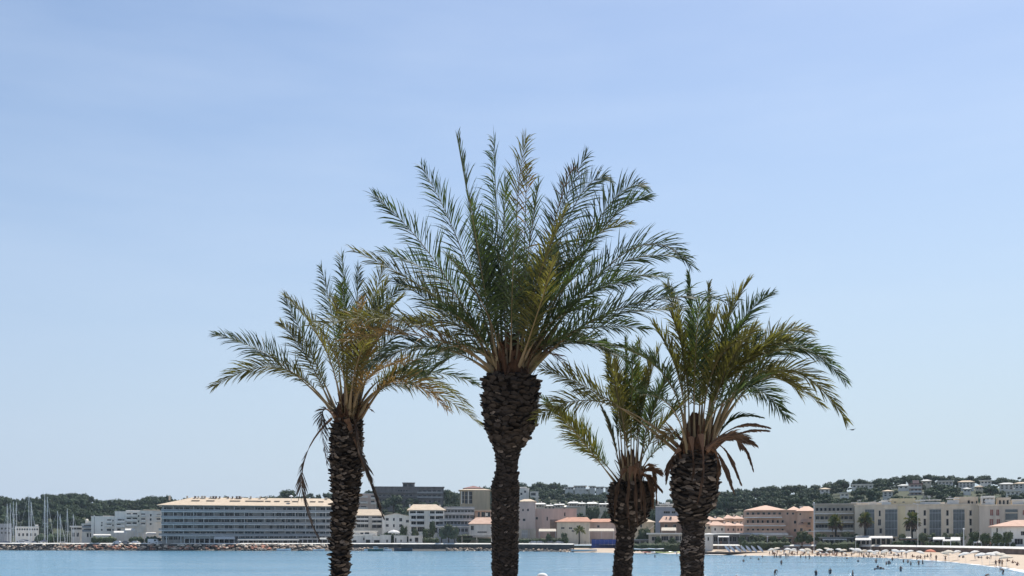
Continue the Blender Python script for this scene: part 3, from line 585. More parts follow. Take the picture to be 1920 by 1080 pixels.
# ------------------------------------------------------------------ town: building kit
KEEP = []            # (x0, x1, ytop, ybot, d): what a building shows in the photo, so that planted trees stay out of its way
class Block:
    """one building: an Empty at the foot of its front, local x along the front, y into the depth; px/py are read off the photo on the front's own plane"""
    def __init__(s, name, label, cat, x0, x1, ytop, d, depth=12.0, ybot=None, yaw=None, group=None, keep=True):
        s.cx = (x0+x1)/2; s.d = d; s.depth = depth
        s.a = math.atan((s.cx-CXP)/FPX) if yaw is None else yaw
        s.C = Vector(((s.cx-CXP)/FPX*d, d)); s.t = Vector((math.cos(s.a), -math.sin(s.a)))
        if ybot is None:
            s.zb = min(land(px, dd) for px in (x0, s.cx, x1) for dd in (d, d+depth)) - 0.3
        else: s.zb = HC + (YH-ybot)/FPX*d
        s.root = thing(name, label, cat, (s.C.x, s.C.y, s.zb), -s.a, group)
        s.x0, s.x1 = x0, x1; s.L0, s.L1 = s.lx(x0), s.lx(x1); s.ztop = s.lz(s.cx, ytop)
        if keep: KEEP.append((x0, x1, ytop, ybot if ybot else (YH+4 if d < 600 else ytop+7), d, depth))
    def _k(s, px):
        # ray (rx, 1)*k meets C + t*u
        rx = (px-CXP)/FPX
        det = rx*(-s.t.y) + s.t.x
        k = (s.C.x*(-s.t.y) + s.t.x*s.C.y)/det
        u = (rx*k - s.C.x)*s.t.x + (k - s.C.y)*s.t.y
        return k, u
    def lx(s, px): return s._k(px)[1]
    def lz(s, px, py): return HC + (YH-py)/FPX*s._k(px)[0] - s.zb
    def wall(s, m, holes=(), pane=None, zt=None, x0=None, x1=None, y0=0.0, y1=None, name='wall', recess=0.42, winname='window', z0=0.0, mull=True):
        """walls of one volume; each hole (photo rectangle xa, ya, xb, yb) is a real opening with its own window set back in it"""
        L0 = s.L0 if x0 is None else s.lx(x0); L1 = s.L1 if x1 is None else s.lx(x1); zt = s.ztop if zt is None else zt
        y1 = s.depth if y1 is None else y1
        H_ = []
        for xa, ya, xb, yb in holes:
            if s.d > 500 and xb-xa < 9: xa -= 0.35; xb += 0.35; ya -= 0.25; yb += 0.25
            a, b_ = s.lx(xa), s.lx(xb); zb_, zt_ = s.lz((xa+xb)/2, yb), s.lz((xa+xb)/2, ya)
            a = max(a, L0+0.05); b_ = min(b_, L1-0.05); zt_ = min(zt_, zt-0.06); zb_ = max(zb_, z0+0.05)
            if b_-a > 0.1 and zt_-zb_ > 0.1: H_.append((a, b_, zb_, zt_))
        xs = sorted(set([round(L0,3), round(L1,3)] + [round(v,3) for h in H_ for v in h[:2]])); zs = sorted(set([round(z0,3), round(zt,3)] + [round(v,3) for h in H_ for v in h[2:]]))
        w = MB()
        for i in range(len(xs)-1):
            for k in range(len(zs)-1):
                mx, mz = (xs[i]+xs[i+1])/2, (zs[k]+zs[k+1])/2
                if any(a < mx < b_ and c < mz < e for a, b_, c, e in H_): continue
                w.quad((xs[i],y0,zs[k]),(xs[i+1],y0,zs[k]),(xs[i+1],y0,zs[k+1]),(xs[i],y0,zs[k+1]))
        for a, b_, c, e in H_:
            r_ = y0+recess+0.1
            w.quad((a,y0,c),(a,r_,c),(b_,r_,c),(b_,y0,c)); w.quad((a,y0,e),(b_,y0,e),(b_,r_,e),(a,r_,e))
            w.quad((a,y0,c),(a,y0,e),(a,r_,e),(a,r_,c)); w.quad((b_,y0,c),(b_,r_,c),(b_,r_,e),(b_,y0,e))
        w.quad((L1,y0,z0),(L1,y1,z0),(L1,y1,zt),(L1,y0,zt)); w.quad((L0,y1,z0),(L0,y0,z0),(L0,y0,zt),(L0,y1,zt)); w.quad((L1,y1,z0),(L0,y1,z0),(L0,y1,zt),(L1,y1,zt))
        w.quad((L0,y0,zt),(L1,y0,zt),(L1,y1,zt),(L0,y1,zt))
        wo = w.build(name, m, s.root)
        for a, b_, c, e in H_:
            obj(winname, window_mesh(round(b_-a,1), round(e-c,1), pane or M['glass'], mull), s.root, ((a+b_)/2, y0+recess, (c+e)/2))
        return wo
    def box(s, name, m, xa, xb, ya, yb, y0, y1, parent=None):
        """a box by its photo rectangle and its local depths"""
        b = MB(); px = (xa+xb)/2
        b.box(s.lx(xa), s.lx(xb), y0, y1, s.lz(px, yb), s.lz(px, ya)); return b.build(name, m, parent or s.root)
    def flat(s, m=None, x0=None, x1=None, zt=None, y1=None, th=0.35, over=0.15, y0=0.0):
        L0 = s.L0 if x0 is None else s.lx(x0); L1 = s.L1 if x1 is None else s.lx(x1); zt = s.ztop if zt is None else zt
        b = MB(); b.box(L0-over, L1+over, y0-over, (s.depth if y1 is None else y1)+over, zt+0.003, zt+th); return b.build('roof', m or M['flatroof'], s.root)
    def hip(s, m, ridge_y, x0=None, x1=None, zt=None, over=0.7, inset=None, y0=0.0, y1=None, inl=None, inr=None):
        L0 = (s.L0 if x0 is None else s.lx(x0))-over; L1 = (s.L1 if x1 is None else s.lx(x1))+over; zt = (s.ztop if zt is None else zt)+0.003
        Y0 = y0-over; Y1 = (s.depth if y1 is None else y1)+over; ym = (Y0+Y1)/2
        kk = (s.d+ym)/s.d; zr = zt + max(0.5, (s.lz(s.cx, ridge_y) + s.zb - HC)*kk + HC - s.zb - zt)
        ins = (Y1-Y0)/2 if inset is None else inset; il = ins if inl is None else inl; ir = ins if inr is None else inr
        ins_tot = il+ir
        if ins_tot > (L1-L0)*0.96: f = (L1-L0)*0.96/ins_tot; il *= f; ir *= f
        b = MB(); th = 0.22
        A = [(L0,Y0,zt),(L1,Y0,zt),(L1,Y1,zt),(L0,Y1,zt),(L0,Y0,zt+th),(L1,Y0,zt+th),(L1,Y1,zt+th),(L0,Y1,zt+th),(L0+il,ym,zr+th),(L1-ir,ym,zr+th)]
        b.add(A, [(3,2,1,0),(0,1,5,4),(1,2,6,5),(2,3,7,6),(3,0,4,7),(4,5,9,8),(6,7,8,9),(5,6,9),(7,4,8)])
        s.zridge = zr+th; s.ymid = ym
        return b.build('roof', m, s.root)
    def chimney(s, px, py, roof, m=None, w=0.7, h=1.3, y=None):
        y = s.depth*0.45 if y is None else y
        k = (s.d+y)/s.d; z = HC + (YH-py)/FPX*s.d*k - s.zb; x = s.lx(px)*k
        b = MB(); b.box(x-w/2, x+w/2, y-w/2, y+w/2, z-h-0.8, z-0.15); b.box(x-w*0.65, x+w*0.65, y-w*0.65, y+w*0.65, z-0.148, z); return b.build('chimney', m or M['cream'], roof)
    def balcony(s, xa, xb, y, proj=1.5, rail='rail', slab='slab', th=0.24, rh=0.95, gap=0.0, posts=False):
        """a slab whose top edge is at photo row y, with a railing child on its rim"""
        L0, L1 = s.lx(xa), s.lx(xb); z = s.lz((xa+xb)/2, y)
        b = MB(); b.box(L0, L1, -proj, -0.003, z-th, z); so = b.build('balcony', M[slab], s.root)
        r_ = MB(); g = 0.06
        if rail:
            if posts:
                n = max(2, int((L1-L0)/0.5))
                r_.box(L0+g, L1-g, -proj+g, -proj+g+0.05, z+rh-0.06, z+rh)
                for k in range(n+1):
                    x = L0+g+(L1-L0-2*g)*k/n; r_.box(x-0.02, x+0.02, -proj+g+0.01, -proj+g+0.04, z+0.003, z+rh-0.062)
            else:
                r_.box(L0+g, L1-g, -proj+g, -proj+g+0.06, z+0.05+gap, z+rh)
                r_.box(L0+g, L0+g+0.06, -proj+g+0.063, -0.05, z+0.05+gap, z+rh); r_.box(L1-g-0.06, L1-g, -proj+g+0.063, -0.05, z+0.05+gap, z+rh)
            r_.build('railing', M[rail], so)
        return so

_WM = {}
def window_mesh(w, h, pane, mull=True):
    key = (w, h, pane.name, mull)
    if key not in _WM:
        b = MB(); f = min(0.08, w*0.12)
        b.box(-w/2+f, w/2-f, 0.0, 0.03, -h/2+f, h/2-f, 0)
        b.box(-w/2, -w/2+f, -0.03, 0.05, -h/2, h/2, 1); b.box(w/2-f, w/2, -0.03, 0.05, -h/2, h/2, 1)
        b.box(-w/2+f+.001, w/2-f-.001, -0.028, 0.048, h/2-f, h/2, 1); b.box(-w/2+f+.001, w/2-f-.001, -0.028, 0.048, -h/2, -h/2+f, 1)
        if mull and w > 0.9:
            n = max(1, int(round(w/1.3))-0)
            for k in range(1, n+1):
                x = -w/2 + w*k/(n+1); b.box(x-0.03, x+0.03, -0.02, -0.001, -h/2+f, h/2-f, 1)
        if mull and h > 3.5:
            n = int(h/2.9)
            for k in range(1, n+1):
                z = -h/2 + h*k/(n+1); b.box(-w/2+f, w/2-f, -0.024, -0.0005, z-0.09, z+0.09, 1)
        _WM[key] = b.mesh('window', [pane, M['frame']])
    return _WM[key]
def grid(xa, xb, n, rows, w, h):
    """n windows w px wide between xa and xb in each photo row (top edge), h px high"""
    return [(xa+(xb-xa)*(k+0.5)/n-w/2, y, xa+(xb-xa)*(k+0.5)/n+w/2, y+h) for y in rows for k in range(n)]

# ---------------- left shore: marina houses, white terraces, the long gallery hotel
B = Block('clubhouse', 'low white harbour clubhouse with a row of small dark windows behind the masts', 'building', 28, 73, 988, 560)
B.wall(M['white'], grid(30,72,9,[991],2.4,3) + grid(32,70,5,[1000],3,5)); B.flat()
B.box('roof_hut', M['white'], 66, 72, 983.5, 988, 2, 7)
B = Block('harbour_shed', 'dull grey harbour shed at the edge behind the first masts', 'building', -30, 22, 983, 575)
B.wall(M['grey'], grid(-28,21,7,[989,997],3,4)); B.flat(M['grey'])
B = Block('harbour_office', 'flat-roofed white harbour office with a shaded ribbon window, beside the white terraces', 'building', 133, 156, 988, 545)
B.wall(M['greywhite'], [(135,989.5,154,993)] + [(136,999,140,1006),(144,999,148,1006)]); B.flat(M['white'], th=0.6, over=0.6)
B = Block('stepped_apartments', 'small white block climbing in steps to a round turret, next to the dark flagpole', 'building', 153, 176, 983, 535)
B.wall(M['greywhite'], [(157,984.5,173,988),(157,992,173,995.5),(163,1000,166,1007),(169,1000,172,1007)]); B.flat(M['white'])
B.wall(M['white'], [], zt=B.lz(165,977), x0=160, x1=175, y0=2.5, y1=10, z0=B.ztop+0.36); B.balcony(154,175,989.5,1.2,'glassrail'); B.balcony(154,175,997,1.2,'glassrail')
b = MB(); b.tube([(B.lx(163),5,B.lz(163,977)),(B.lx(163),5,B.lz(163,974)),(B.lx(163),5,B.lz(163,972.5))],[0.8,0.75,0.2],10); b.build('turret', M['white'], B.root)
B = Block('terrace_apartments', 'white terrace apartments with a lower wavy parapet, between the flagpole and the taller terrace', 'building', 171, 216, 969, 532, group='white apartment terraces by the harbour')
B.wall(M['white'], [(190,979,192,981.5),(201,974,208,978.5),(211,975,212.6,977.5),(189.5,983.5,192,986.5),(200.5,982.5,208,986.5),(211,983.5,212.6,986),(189.5,992,192,995),(200.5,991.5,208,995.5),(211,992,213,995)])
B.flat(M['white']); B.balcony(198,210,987.5,1.3,'white'); B.balcony(198,210,979.5,1.3,'white')
B.box('parapet', M['white'], 193, 216, 967, 968.4, 0.6, 9)
B = Block('terrace_apartments', 'taller white terrace apartments with paired dark windows, second from the hotel', 'building', 215.3, 265, 960, 534, group='white apartment terraces by the harbour')
B.wall(M['white'], [(221,973.5,228,978),(229.5,974,233,978),(219.5,982.5,226,986),(238,962.5,245,966.5),(249,962,257,966.5),(238,971,245,975),(249,971,257,975),(238,980,245,984),(249,979.5,256,984),(220,991,226,995),(259,966,261,969),(259,976,261,979)])
B.flat(M['white']); [B.balcony(236.5,258,y,1.4,'white') for y in (968,977,986)]; B.balcony(218,234.5,979.5,1.3,'white'); B.balcony(218,234.5,988,1.3,'white')
B.box('parapet', M['white'], 236, 265, 956.5, 959.4, 0.6, 9)
B = Block('terrace_apartments', 'cream-topped white terrace apartments touching the long hotel', 'building', 264.4, 304, 958, 533, group='white apartment terraces by the harbour')
B.wall(M['white'], [(264.8,963,272,967),(281.5,964,284,968),(294,964,301,967),(264.8,972,272,976.5),(281,972,284,976),(294,972,300.5,976.5),(265,981,272,985),(281,981,284,984)])
B.flat(M['cream']); [B.balcony(264.8,274,y,1.3,'white') for y in (968.5,978,986.5)]; [B.balcony(292,303,y,1.3,'white') for y in (968.5,978)]
B.box('parapet', M['cream'], 268, 300, 955.6, 957.4, 1.0, 9)

# hotel: six open galleries under one long hipped roof
H = Block('gallery_hotel', 'very long dim hotel with six gallery floors under one pale tiled hip roof', 'hotel', 303, 634, 949, 520, depth=20)
rows = [949.5, 959.5, 971.5, 983.0, 994.5, 1004.0]
holes = []
rh = random.Random(3)
for r0, r1 in zip(rows[:-1], rows[1:]):
    x = 306.0
    while x < 628:
        w = rh.choice((4.2, 5.5, 7.5, 9.0)); 
        if rh.random() < 0.74: holes.append((x, r0+2.2, x+w, r1-1.3))
        x += w + rh.uniform(1.0, 3.2)
for x in range(308, 628, 9): holes.append((x, 1005.5, x+6.4, 1012))
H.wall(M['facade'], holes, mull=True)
for y in rows[1:]: H.balcony(302.5 if y < 985 else 298, 634.5, y, 2.0, 'rail', 'slab', 0.36, 0.95, 0.12)
for r0, r1 in zip(rows[:-1], rows[1:]):
    for x in range(306, 634, 19):
        if rh.random() < 0.8: H.box('partition', M['greywhite'], x, x+0.9, r0+0.6, r1-1.2, -1.75, -0.004)
for x in range(312, 634, 27): H.box('column', M['slab'], x, x+1.3, 1005, 1019, -1.6, -1.1)
roof = H.hip(M['tile'], 934.5, over=2.2, inl=16, inr=6)
for px in (318,351,366,372,379,384,395,400,405,412,428,436,444,449,452,470,488,500,612): H.chimney(px, 931.6-1.2*rh.random(), roof, M['cream'] if rh.random()<0.5 else M['brown'], 0.5+0.5*rh.random(), 1.5)
def dormer(bl, xa, xb, ya, yb, roof, y):
    k = (bl.d+y)/bl.d; z1 = HC+(YH-ya)/FPX*bl.d*k-bl.zb; z0 = HC+(YH-yb)/FPX*bl.d*k-bl.zb
    b = MB(); X0, X1 = bl.lx(xa)*k, bl.lx(xb)*k
    b.box(X0, X1, y, y+5, z0-0.6, z1, 0); b.box(X0+0.25, X1-0.25, y-0.04, y-0.002, z0+0.1, z1-0.35, 1); b.box(X0-0.2, X1+0.2, y-0.4, y+5.2, z1+0.003, z1+0.2, 0)
    b.build('dormer', [M['tile'], M['dark']], roof)
for xa, xb in ((432,450),(461,480),(482,494),(498,507),(515,524),(534,543),(549,558),(582,591),(598,606),(360,374),(388,402)): dormer(H, xa, xb, 939.3, 943, roof, 4.2)

# ---------------- centre left: behind the first palm to the tallest palm
B = Block('stepped_flats', 'pale pink stepped flats with round balconies, half behind the left palm trunk', 'building', 655, 706, 926, 640, depth=14)
B.wall(mat('pale pink plaster', (0.58,0.47,0.41), 0.88, 0.12, 0.3, streak=True), [(674,927.5,681,930),(676,939.5,687,942),(696,929,702,934),(696,939,702,943),(676,949,687,952)]); B.flat(); [B.balcony(674,690,y,1.4,'greywhite') for y in (932.5,943.5,954)]; [B.balcony(695,705,y,1.4,'greywhite') for y in (935.5,945)]
B = Block('hill_apartment_slab', 'long dark grey-brown apartment slab with a square hut on its roof, on the wooded rise', 'building', 700, 832, 914.5, 720, depth=14)
B.wall(M['greybrown'], grid(745,765,4,[918],3,5) + grid(783,828,5,[919,928],5.5,4.5) + grid(708,775,8,[927,936],4.5,4) + grid(784,828,5,[938],4,4)); B.flat(M['greybrown'], th=0.8, over=0.5)
[B.balcony(706,776,y,1.2,'greybrown','greybrown') for y in (924,932.5,941.5)]; [B.balcony(782,830,y,1.2,'rail','grey') for y in (924.5,933.5)]
B.wall(M['greybrown'], [(757,907,763,912.5),(766,907,774,912.5)], x0=755, x1=777.5, y0=3, y1=10, z0=B.ztop+0.81, zt=B.lz(766,905.3), name='roof_hut', winname='window'); B.box('roof_hut_lid', M['greybrown'], 754, 778.5, 904.3, 905.2, 2.3, 10.6)
B = Block('tall_villa', 'tall tan house with a hipped reddish roof and three columned bays, beside the tallest palm', 'building', 862.5, 919, 919.5, 640, depth=16)
B.wall(M['tan'], [(866,922,870,943),(872,922,876.5,944),(880,922,885,944),(908,938,910.5,948)], mull=True)
B.wall(M['tan'], [], x0=887, x1=917, y0=-1.2, y1=-0.01, zt=B.ztop-0.1, name='end_wall')
rf = B.hip(M['tile'], 915.2, over=1.0); B.hip(M['redtile'], 911.5, x0=870, x1=905, y0=4, y1=15, zt=B.lz(887,915.4))
for x in (864.8, 877.8): B.box('column', M['white'], x, x+1.6, 921, 945, -0.7, -0.2)
B = Block('tile_row_house', 'row house with a rambling weathered tile roof and white balconies, right behind the left trunk', 'building', 655, 717, 967, 545, depth=12)
B.wall(M['greywhite'], grid(669,691,3,[968.3,975.3,983],6.4,5.6) + grid(697.5,716,2,[968.6,976,984],8.2,5.8), recess=0.9); B.hip(M['tile'], 955.5, over=0.9, inset=3)
[B.balcony(668,691,y,1.4,'white') for y in (974.6,982.2)]; [B.balcony(697,716,y,1.4,'white') for y in (974.8,983.3)]
for x in (692.2, 695.2): B.box('pillar', M['white'], x, x+1.1, 968, 1000, -0.9, -0.4)
B = Block('gable_house', 'bluish white gabled house with two rows of three dark windows', 'house', 716.5, 767, 968, 535, depth=12)
B.wall(M['white'], [(723.5,971.5,728.5,976),(737.2,971.3,739.8,976.5),(748.8,971.5,753.8,977.5),(723.5,983,728.5,987.5),(737.2,983,739.8,988.5),(748.8,983,753.8,988.5),(761.5,975,768,979.5)])
zt = B.ztop; b = MB(); xm = B.lx(742); zr = B.lz(742, 962.5); L0, L1 = B.L0, B.L1
b.add([(L0,0.0,zt),(L1,0.0,zt),(xm,0.0,zr),(L0,12,zt),(L1,12,zt),(xm,12,zr)], [(0,1,2),(4,3,5),(0,2,5,3),(2,1,4,5)]); b.build('gable', M['white'], B.root)
b = MB(); o = 0.5
for sx, x in ((0,L0-o),(1,L1+o)):
    zo = zt - (zr-zt)*o/(xm-L0)
    vs = [(x,-o,zo+0.02),(xm,-o,zr+0.02),(xm,12+o,zr+0.02),(x,12+o,zo+0.02)]; vs += [(a,b2,c+0.2) for a,b2,c in vs]
    b.add(vs, [(3,2,1,0),(4,5,6,7),(0,1,5,4),(1,2,6,5),(2,3,7,6),(3,0,4,7)])
b.build('roof', M['tile'], B.root)
B = Block('balcony_house', 'white block with a crisp tan hip roof and deep stacked balconies', 'building', 766.5, 833, 957, 532, depth=14)
B.wall(M['white'], [(768.5,958.3,779.5,964.8),(781.8,958.3,795,964.8),(806,958.3,815,965),(817,958.3,831,965),(771,967,795.5,975),(806,967.5,815,975.5),(817,967.5,831,975.5),(771,977.5,795.5,985.5),(805,978,831,986.5),(771,988,781,997),(783,988,796,997),(806,989,830,999)], pane=M['dark'], recess=1.4)  # near-black panes: the shade of the deep balcony bays painted in
rf = B.hip(M['tile'], 946.5, over=1.0, inl=3, inr=5); B.chimney(768.5, 945.5, rf, M['white'], y=3); B.chimney(825, 946.5, rf, M['white'])
[B.balcony(768,796,y,1.6,'slab') for y in (966,976.5,987)]; [B.balcony(804,832,y,1.6,'slab') for y in (966.5,977)]; B.balcony(806,822,988,1.4,'slab')
for x in (780.3,804.5,815.5): B.box('pillar', M['white'], x, x+1.2, 958, 987, -1.4, -1.0)
# glass terraces stepping back up the slope, four things of one building
B = Block('terraced_flats', 'grey flats stepping back uphill with four long bands of glass balustrade', 'building', 820, 893, 988, 530, depth=16)
B.wall(M['grey'], grid(822,878,8,[991],5,6)); B.flat(M['slab'], over=0.3); B.balcony(820,880,986.5,0.4,'glassrail')
for i, (xa, xb, ya, yb) in enumerate(((824,884,975.5,987),(827,888,963.5,974.5),(832,890,953.5,962.5))):
    y0 = 3.0+4*i; zt = B.lz(850,ya)*(1+y0/530); zz0 = B.lz(850,yb)*(1+y0/530)-1.2
    B.wall(M['grey'], grid(xa,xb,9,[ya+2.2],4.6,yb-ya-4), x0=xa, x1=xb, y0=y0, y1=16, z0=zz0, zt=zt, name='terrace_wall')
    b = MB(); b.box(B.lx(xa)-0.2, B.lx(xb)+0.2, y0-1.8, y0-0.01, zt-0.3, zt); b.box(B.lx(xa)-0.2, B.lx(xb)+0.2, y0-1.75, y0-1.69, zt+0.02, zt+0.9, 1); b.build('balustrade', [M['slab'], M['rail']], B.root)
B = Block('arched_villa', 'small reddish villa with dark arches and a white canopy above the pink-roofed house', 'house', 890, 922, 957.5, 545, depth=9)
B.wall(M['pink'], [(896,960,899.5,969),(903,960,909,969),(911,960,919,969)]); B.flat(M['canvascream'], over=1.2); B.box('white_drum', M['white'], 910, 914.5, 962, 967.5, -0.6, -0.02)
B = Block('pink_roof_house', 'house with a plain pink roof and blue-grey gable side, against the tallest palm trunk', 'house', 880, 924, 983, 518, depth=11)
B.wall(M['greywhite'], [(895,996.5,913,999),(883,986,888,994)]); B.hip(M['pinktile'], 971, over=0.7, inl=4, inr=1)

# ---------------- centre: between the tallest and the shortest palm
B = Block('hill_villa', 'square white villa on the wooded slope just right of the tallest trunk', 'house', 966, 992, 916, 720, depth=12)
B.wall(M['white'], [(976,924,979,928),(983,920,986,924)]); B.flat(M['white']); B.box('penthouse', M['greywhite'], 974, 988, 912.6, 915.4, 2, 9)
B = Block('hill_villa', 'small pale annex villa with a wide dark window, below the square white villa', 'house', 994, 1009.5, 922.5, 715, depth=10)
B.wall(M['greywhite'], [(996,924.5,1004,929)]); B.flat(M['white']); B.box('garden_wall', M['white'], 1000, 1011, 930.5, 933, -2, -1.7)
for i, (xa, xb, yt, yb, lab) in enumerate(((1058,1077,914,917.5,'long low white villa at the start of the ridge line of villas'),(1076,1100,911.5,916,'wide white villa with a deep shaded front, highest on the ridge'),(1085,1105,918,921.5,'slim white terrace villa one step under the ridge'),
        (1104,1117,912,917.5,'boxy grey-white villa with a tree beside it on the ridge'),(1116,1133,913.5,925,'two-storey pale villa on the ridge near the shortest palm'),(1134,1152,914,926.5,'pale villa on the ridge touching the shortest palm'))):
    B = Block('ridge_villa', lab, 'house', xa+1.2, xb-1.6, yt, 880, depth=12, group='villas on the ridge'); KEEP[-1] = (xa, xb, yt, yt+(4 if yb-yt > 8 else 2.6), 880, 12); B.wall(M['greywhite'], grid(xa+1,xb-1,max(2,int((xb-xa)/6)),[yt+1.2],3,1.8)); B.flat(M['white'], th=0.5, over=0.8)
WROOF = mat('whitewashed roof', (0.80,0.78,0.73), 0.85, 0.1, 0.5)
for xa, xb, yt, yb, lab in ((1004,1022,946,951,'white-roofed house at the near end of the stepped row, above the pink block'),(1019,1042,949,953,'wide low white-roofed house in the stepped row above the pink block'),(1040,1056,947,953,'white-roofed house with a raised attic in the stepped row'),
        (1052,1086,951,955,'longest white-roofed house of the stepped row, over the pink block end'),(1066,1082,944,950,'white-roofed house at the start of the back row above the dark trees'),(1081,1098,945,950,'middle white-roofed house of the back row above the dark trees'),(1102,1120,945,950,'white-roofed house with a chimney in the back row above the dark trees'),(1122,1144,946,951,'white-roofed house of the back row nearest the shortest palm')):
    B = Block('white_roof_house', lab, 'house', xa, xb, yt, 610, depth=9, group='white-roofed houses on the slope'); B.wall(M['cream'], grid(xa+1,xb-1,3,[yt+1.6],3,2.4)); rf = B.hip(WROOF, yt-rnd.uniform(1.5,4), over=0.8, inl=rnd.uniform(0,2), inr=rnd.uniform(0,2)); B.chimney(xa+(xb-xa)*0.6, yt-5.5, rf, M['white'])
B = Block('pink_tower_block', 'dusty pink block with a square tower at its end and few small windows', 'building', 973, 1081, 955.5, 520, depth=16)
B.wall(M['rose'], [(1004.5,969.5,1008.5,974),(1025,969,1027,976),(1058,961,1060,968)]); B.flat(M['rose'], th=0.5)
B.wall(mat('pale rose plaster', (0.55,0.44,0.38), 0.88, 0.12, 0.3, streak=True), [(988.5,954,991.5,958.5),(979.5,954.5,982,958.5),(980.5,972.5,985,977)], x0=973, x1=1004, y0=-1.5, y1=9, zt=B.lz(990,941), name='tower', winname='window')
B.hip(M['tile'], 936.5, x0=973, x1=1004, y0=-1.5, y1=9, zt=B.lz(990,941), over=0.4, inset=3); B.box('recess_pier', M['rose'], 1012.5, 1015.5, 958, 1004, -0.8, -0.01)
B.wall(M['beige'], [(992,995,993,1008),(978,994,990,1008)], x0=972, x1=1005, y0=-2.3, y1=-1.52, zt=B.lz(990,991.5), name='ground_floor', winname='shutter', pane=M['rail'])
B = Block('orange_roof_house', 'house with a long orange tiled roof in front of the pink block', 'house', 1044, 1106, 979, 500, depth=11)
B.wall(M['cream'], [(1052,988.5,1058.5,991.5),(1066.5,988.5,1073,992),(1072,994,1076,997)]); rf = B.hip(M['orangetile'], 970.5, over=0.9, inl=6, inr=2); B.chimney(1067.5, 970.5, rf, M['brown'])
B.wall(M['brown'], [], x0=1031, x1=1046, y0=2, y1=9, zt=B.lz(1040,974), name='side_wing')
B = Block('lean_to_house', 'low house with a shallow pale red roof running behind the shortest palm', 'house', 1103, 1166, 979.5, 505, depth=10)
B.wall(M['rose'], [(1120,985,1124,989),(1098,989,1104,992)]); B.hip(M['orangetile'], 973.5, over=0.9, inset=3)
B = Block('tan_roof_house', 'tan-roofed house with an outside stair, seen past the dead leaf skirt', 'house', 1180, 1226, 979.5, 470, depth=10)
B.wall(M['tan'], [(1200,983,1204,989),(1184,983,1189,989)]); B.hip(M['tile'], 973.2, over=0.8, inset=4)
b = MB(); 
for k in range(8): b.box(B.lx(1214+k*1.6), B.lx(1215.6+k*1.6), -2.2, -0.8, B.lz(1220,993.2-k*1.2)-0.5, B.lz(1220,993.2-k*1.2))
b.build('stair', M['cream'], B.root)
B = Block('grey_house', 'blue-grey house with a rounded roof end and two dark ribbon windows', 'house', 1229, 1277, 950.5, 500, depth=12)
B.wall(M['bluegrey'], [(1244,958.3,1256.5,963),(1259.5,958.3,1266.5,963),(1270,958.5,1272,962)]); B.flat(M['white'], x0=1231, x1=1268, th=0.5, over=0.5); B.box('roof_hut', M['white'], 1248, 1256, 941.5, 944, 2, 6); B.box('roof_canopy', M['white'], 1236, 1264, 944.6, 946.6, 0, 6); B.box('roof_hut', M['white'], 1230, 1235, 939.5, 946, 2, 6)
for x in (1238,1253,1261): B.box('post', M['greywhite'], x, x+1.2, 946.7, 949, 1, 1.4)
B = Block('pink_roof_house', 'house whose plain pink roof slopes down below the blue-grey house', 'house', 1238, 1288, 979.5, 475, depth=9)
B.wall(M['brown'], [(1246,983,1252,990),(1262,983,1268,990)]); rf = B.hip(M['pinktile'], 968.5, over=0.7, inset=2); B.chimney(1257.5, 968.8, rf, M['greybrown'], 0.9, 1.6, y=2.2); B.chimney(1249.5, 969.3, rf, M['greybrown'], 0.5, 0.9, y=2.2)
B = Block('beach_restaurant', 'low dark beach restaurant under a thin white flat canopy, by the kayaks', 'building', 1216, 1286, 1002, 420, depth=9)
B.wall(M['beige'], [(1222,1006,1236,1014),(1240,1005,1262,1014),(1266,1005,1277,1014)], mull=True); B.flat(M['white'], th=0.6, over=0.8)
for x in (1238,1254,1273): B.box('post', M['white'], x, x+0.9, 1002.5, 1018, -0.9, -0.75)

# ---------------- right: row houses, pink hotel, balcony block, the long cream block
for xa, xb, ye, yr, d, wm, lab in ((1318,1344,976,969,470,'pink','tile-roofed row house just right of the stout palm, in the upper row'),(1343,1361,976,970.5,472,'pink','row house with a stubby chimney, second in the upper row right of the stout palm'),
        (1360,1379,973,966.5,462,'pink','row house with a bright pitched roof next to a white chimney'),(1378,1394,973.5,967.5,460,'pink','row house squeezed against the pink hotel in the upper row'),
        (1318,1334,983,978,440,'cream','half hidden low row house beside the stout palm trunk'),(1333.5,1361,986,978.5,432,'greywhite','front row house with the widest sloping roof and grey-white wall'),(1359.5,1381,986.5,980,430,'rose','front row house with a small white awning, in the middle of the row'),(1380,1394,986.5,981,428,'rose','front row house touching the pink hotel')):
    B = Block('row_house', lab, 'house', xa, xb, ye, d, depth=8, group='tile-roofed row houses'); B.wall(M[wm], grid(xa+1,xb-1,2,[ye+4],3.4,5)); rf = B.hip(M['pinktile'], yr, over=0.9, inl=1.5, inr=4); B.chimney(xb-3, yr-1.5, rf, M['white'])
P = Block('pink_hotel', 'salmon pink hotel with three balcony floors, a plain corner tower and clay tile roofs', 'hotel', 1394, 1500, 957.5, 400, depth=15)
P.wall(M['pink'], grid(1397,1467,7,[960.5],5,6.5) + grid(1398,1472,8,[975],4.4,7) + grid(1398,1472,8,[991],4.4,6.5) + [(1474.5,960.8,1478.5,965),(1484.8,960.8,1489,965),(1488.5,976,1493,982),(1488.5,991.5,1493,997)], x1=1500)
P.hip(M['pinktile'], 948.5, x0=1400, x1=1470, over=1.0); P.hip(M['pinktile'], 951, x0=1478, x1=1500, over=0.6, inset=3)
for xb, y in ((1466.5,969.5),(1473.5,985),(1475.5,999)): P.balcony(1395.5, xb, y, 1.6, 'pink', 'slab', 0.35, 0.9)
for x in (1404,1418,1432,1446): P.box('partition', M['pink'], x, x+0.9, 971, 983.6, -1.5, -0.01)
b = MB(); P.box('upper_terrace', M['slab'], 1395, 1478, 1000.2, 1003.8, -2.6, -1.62)
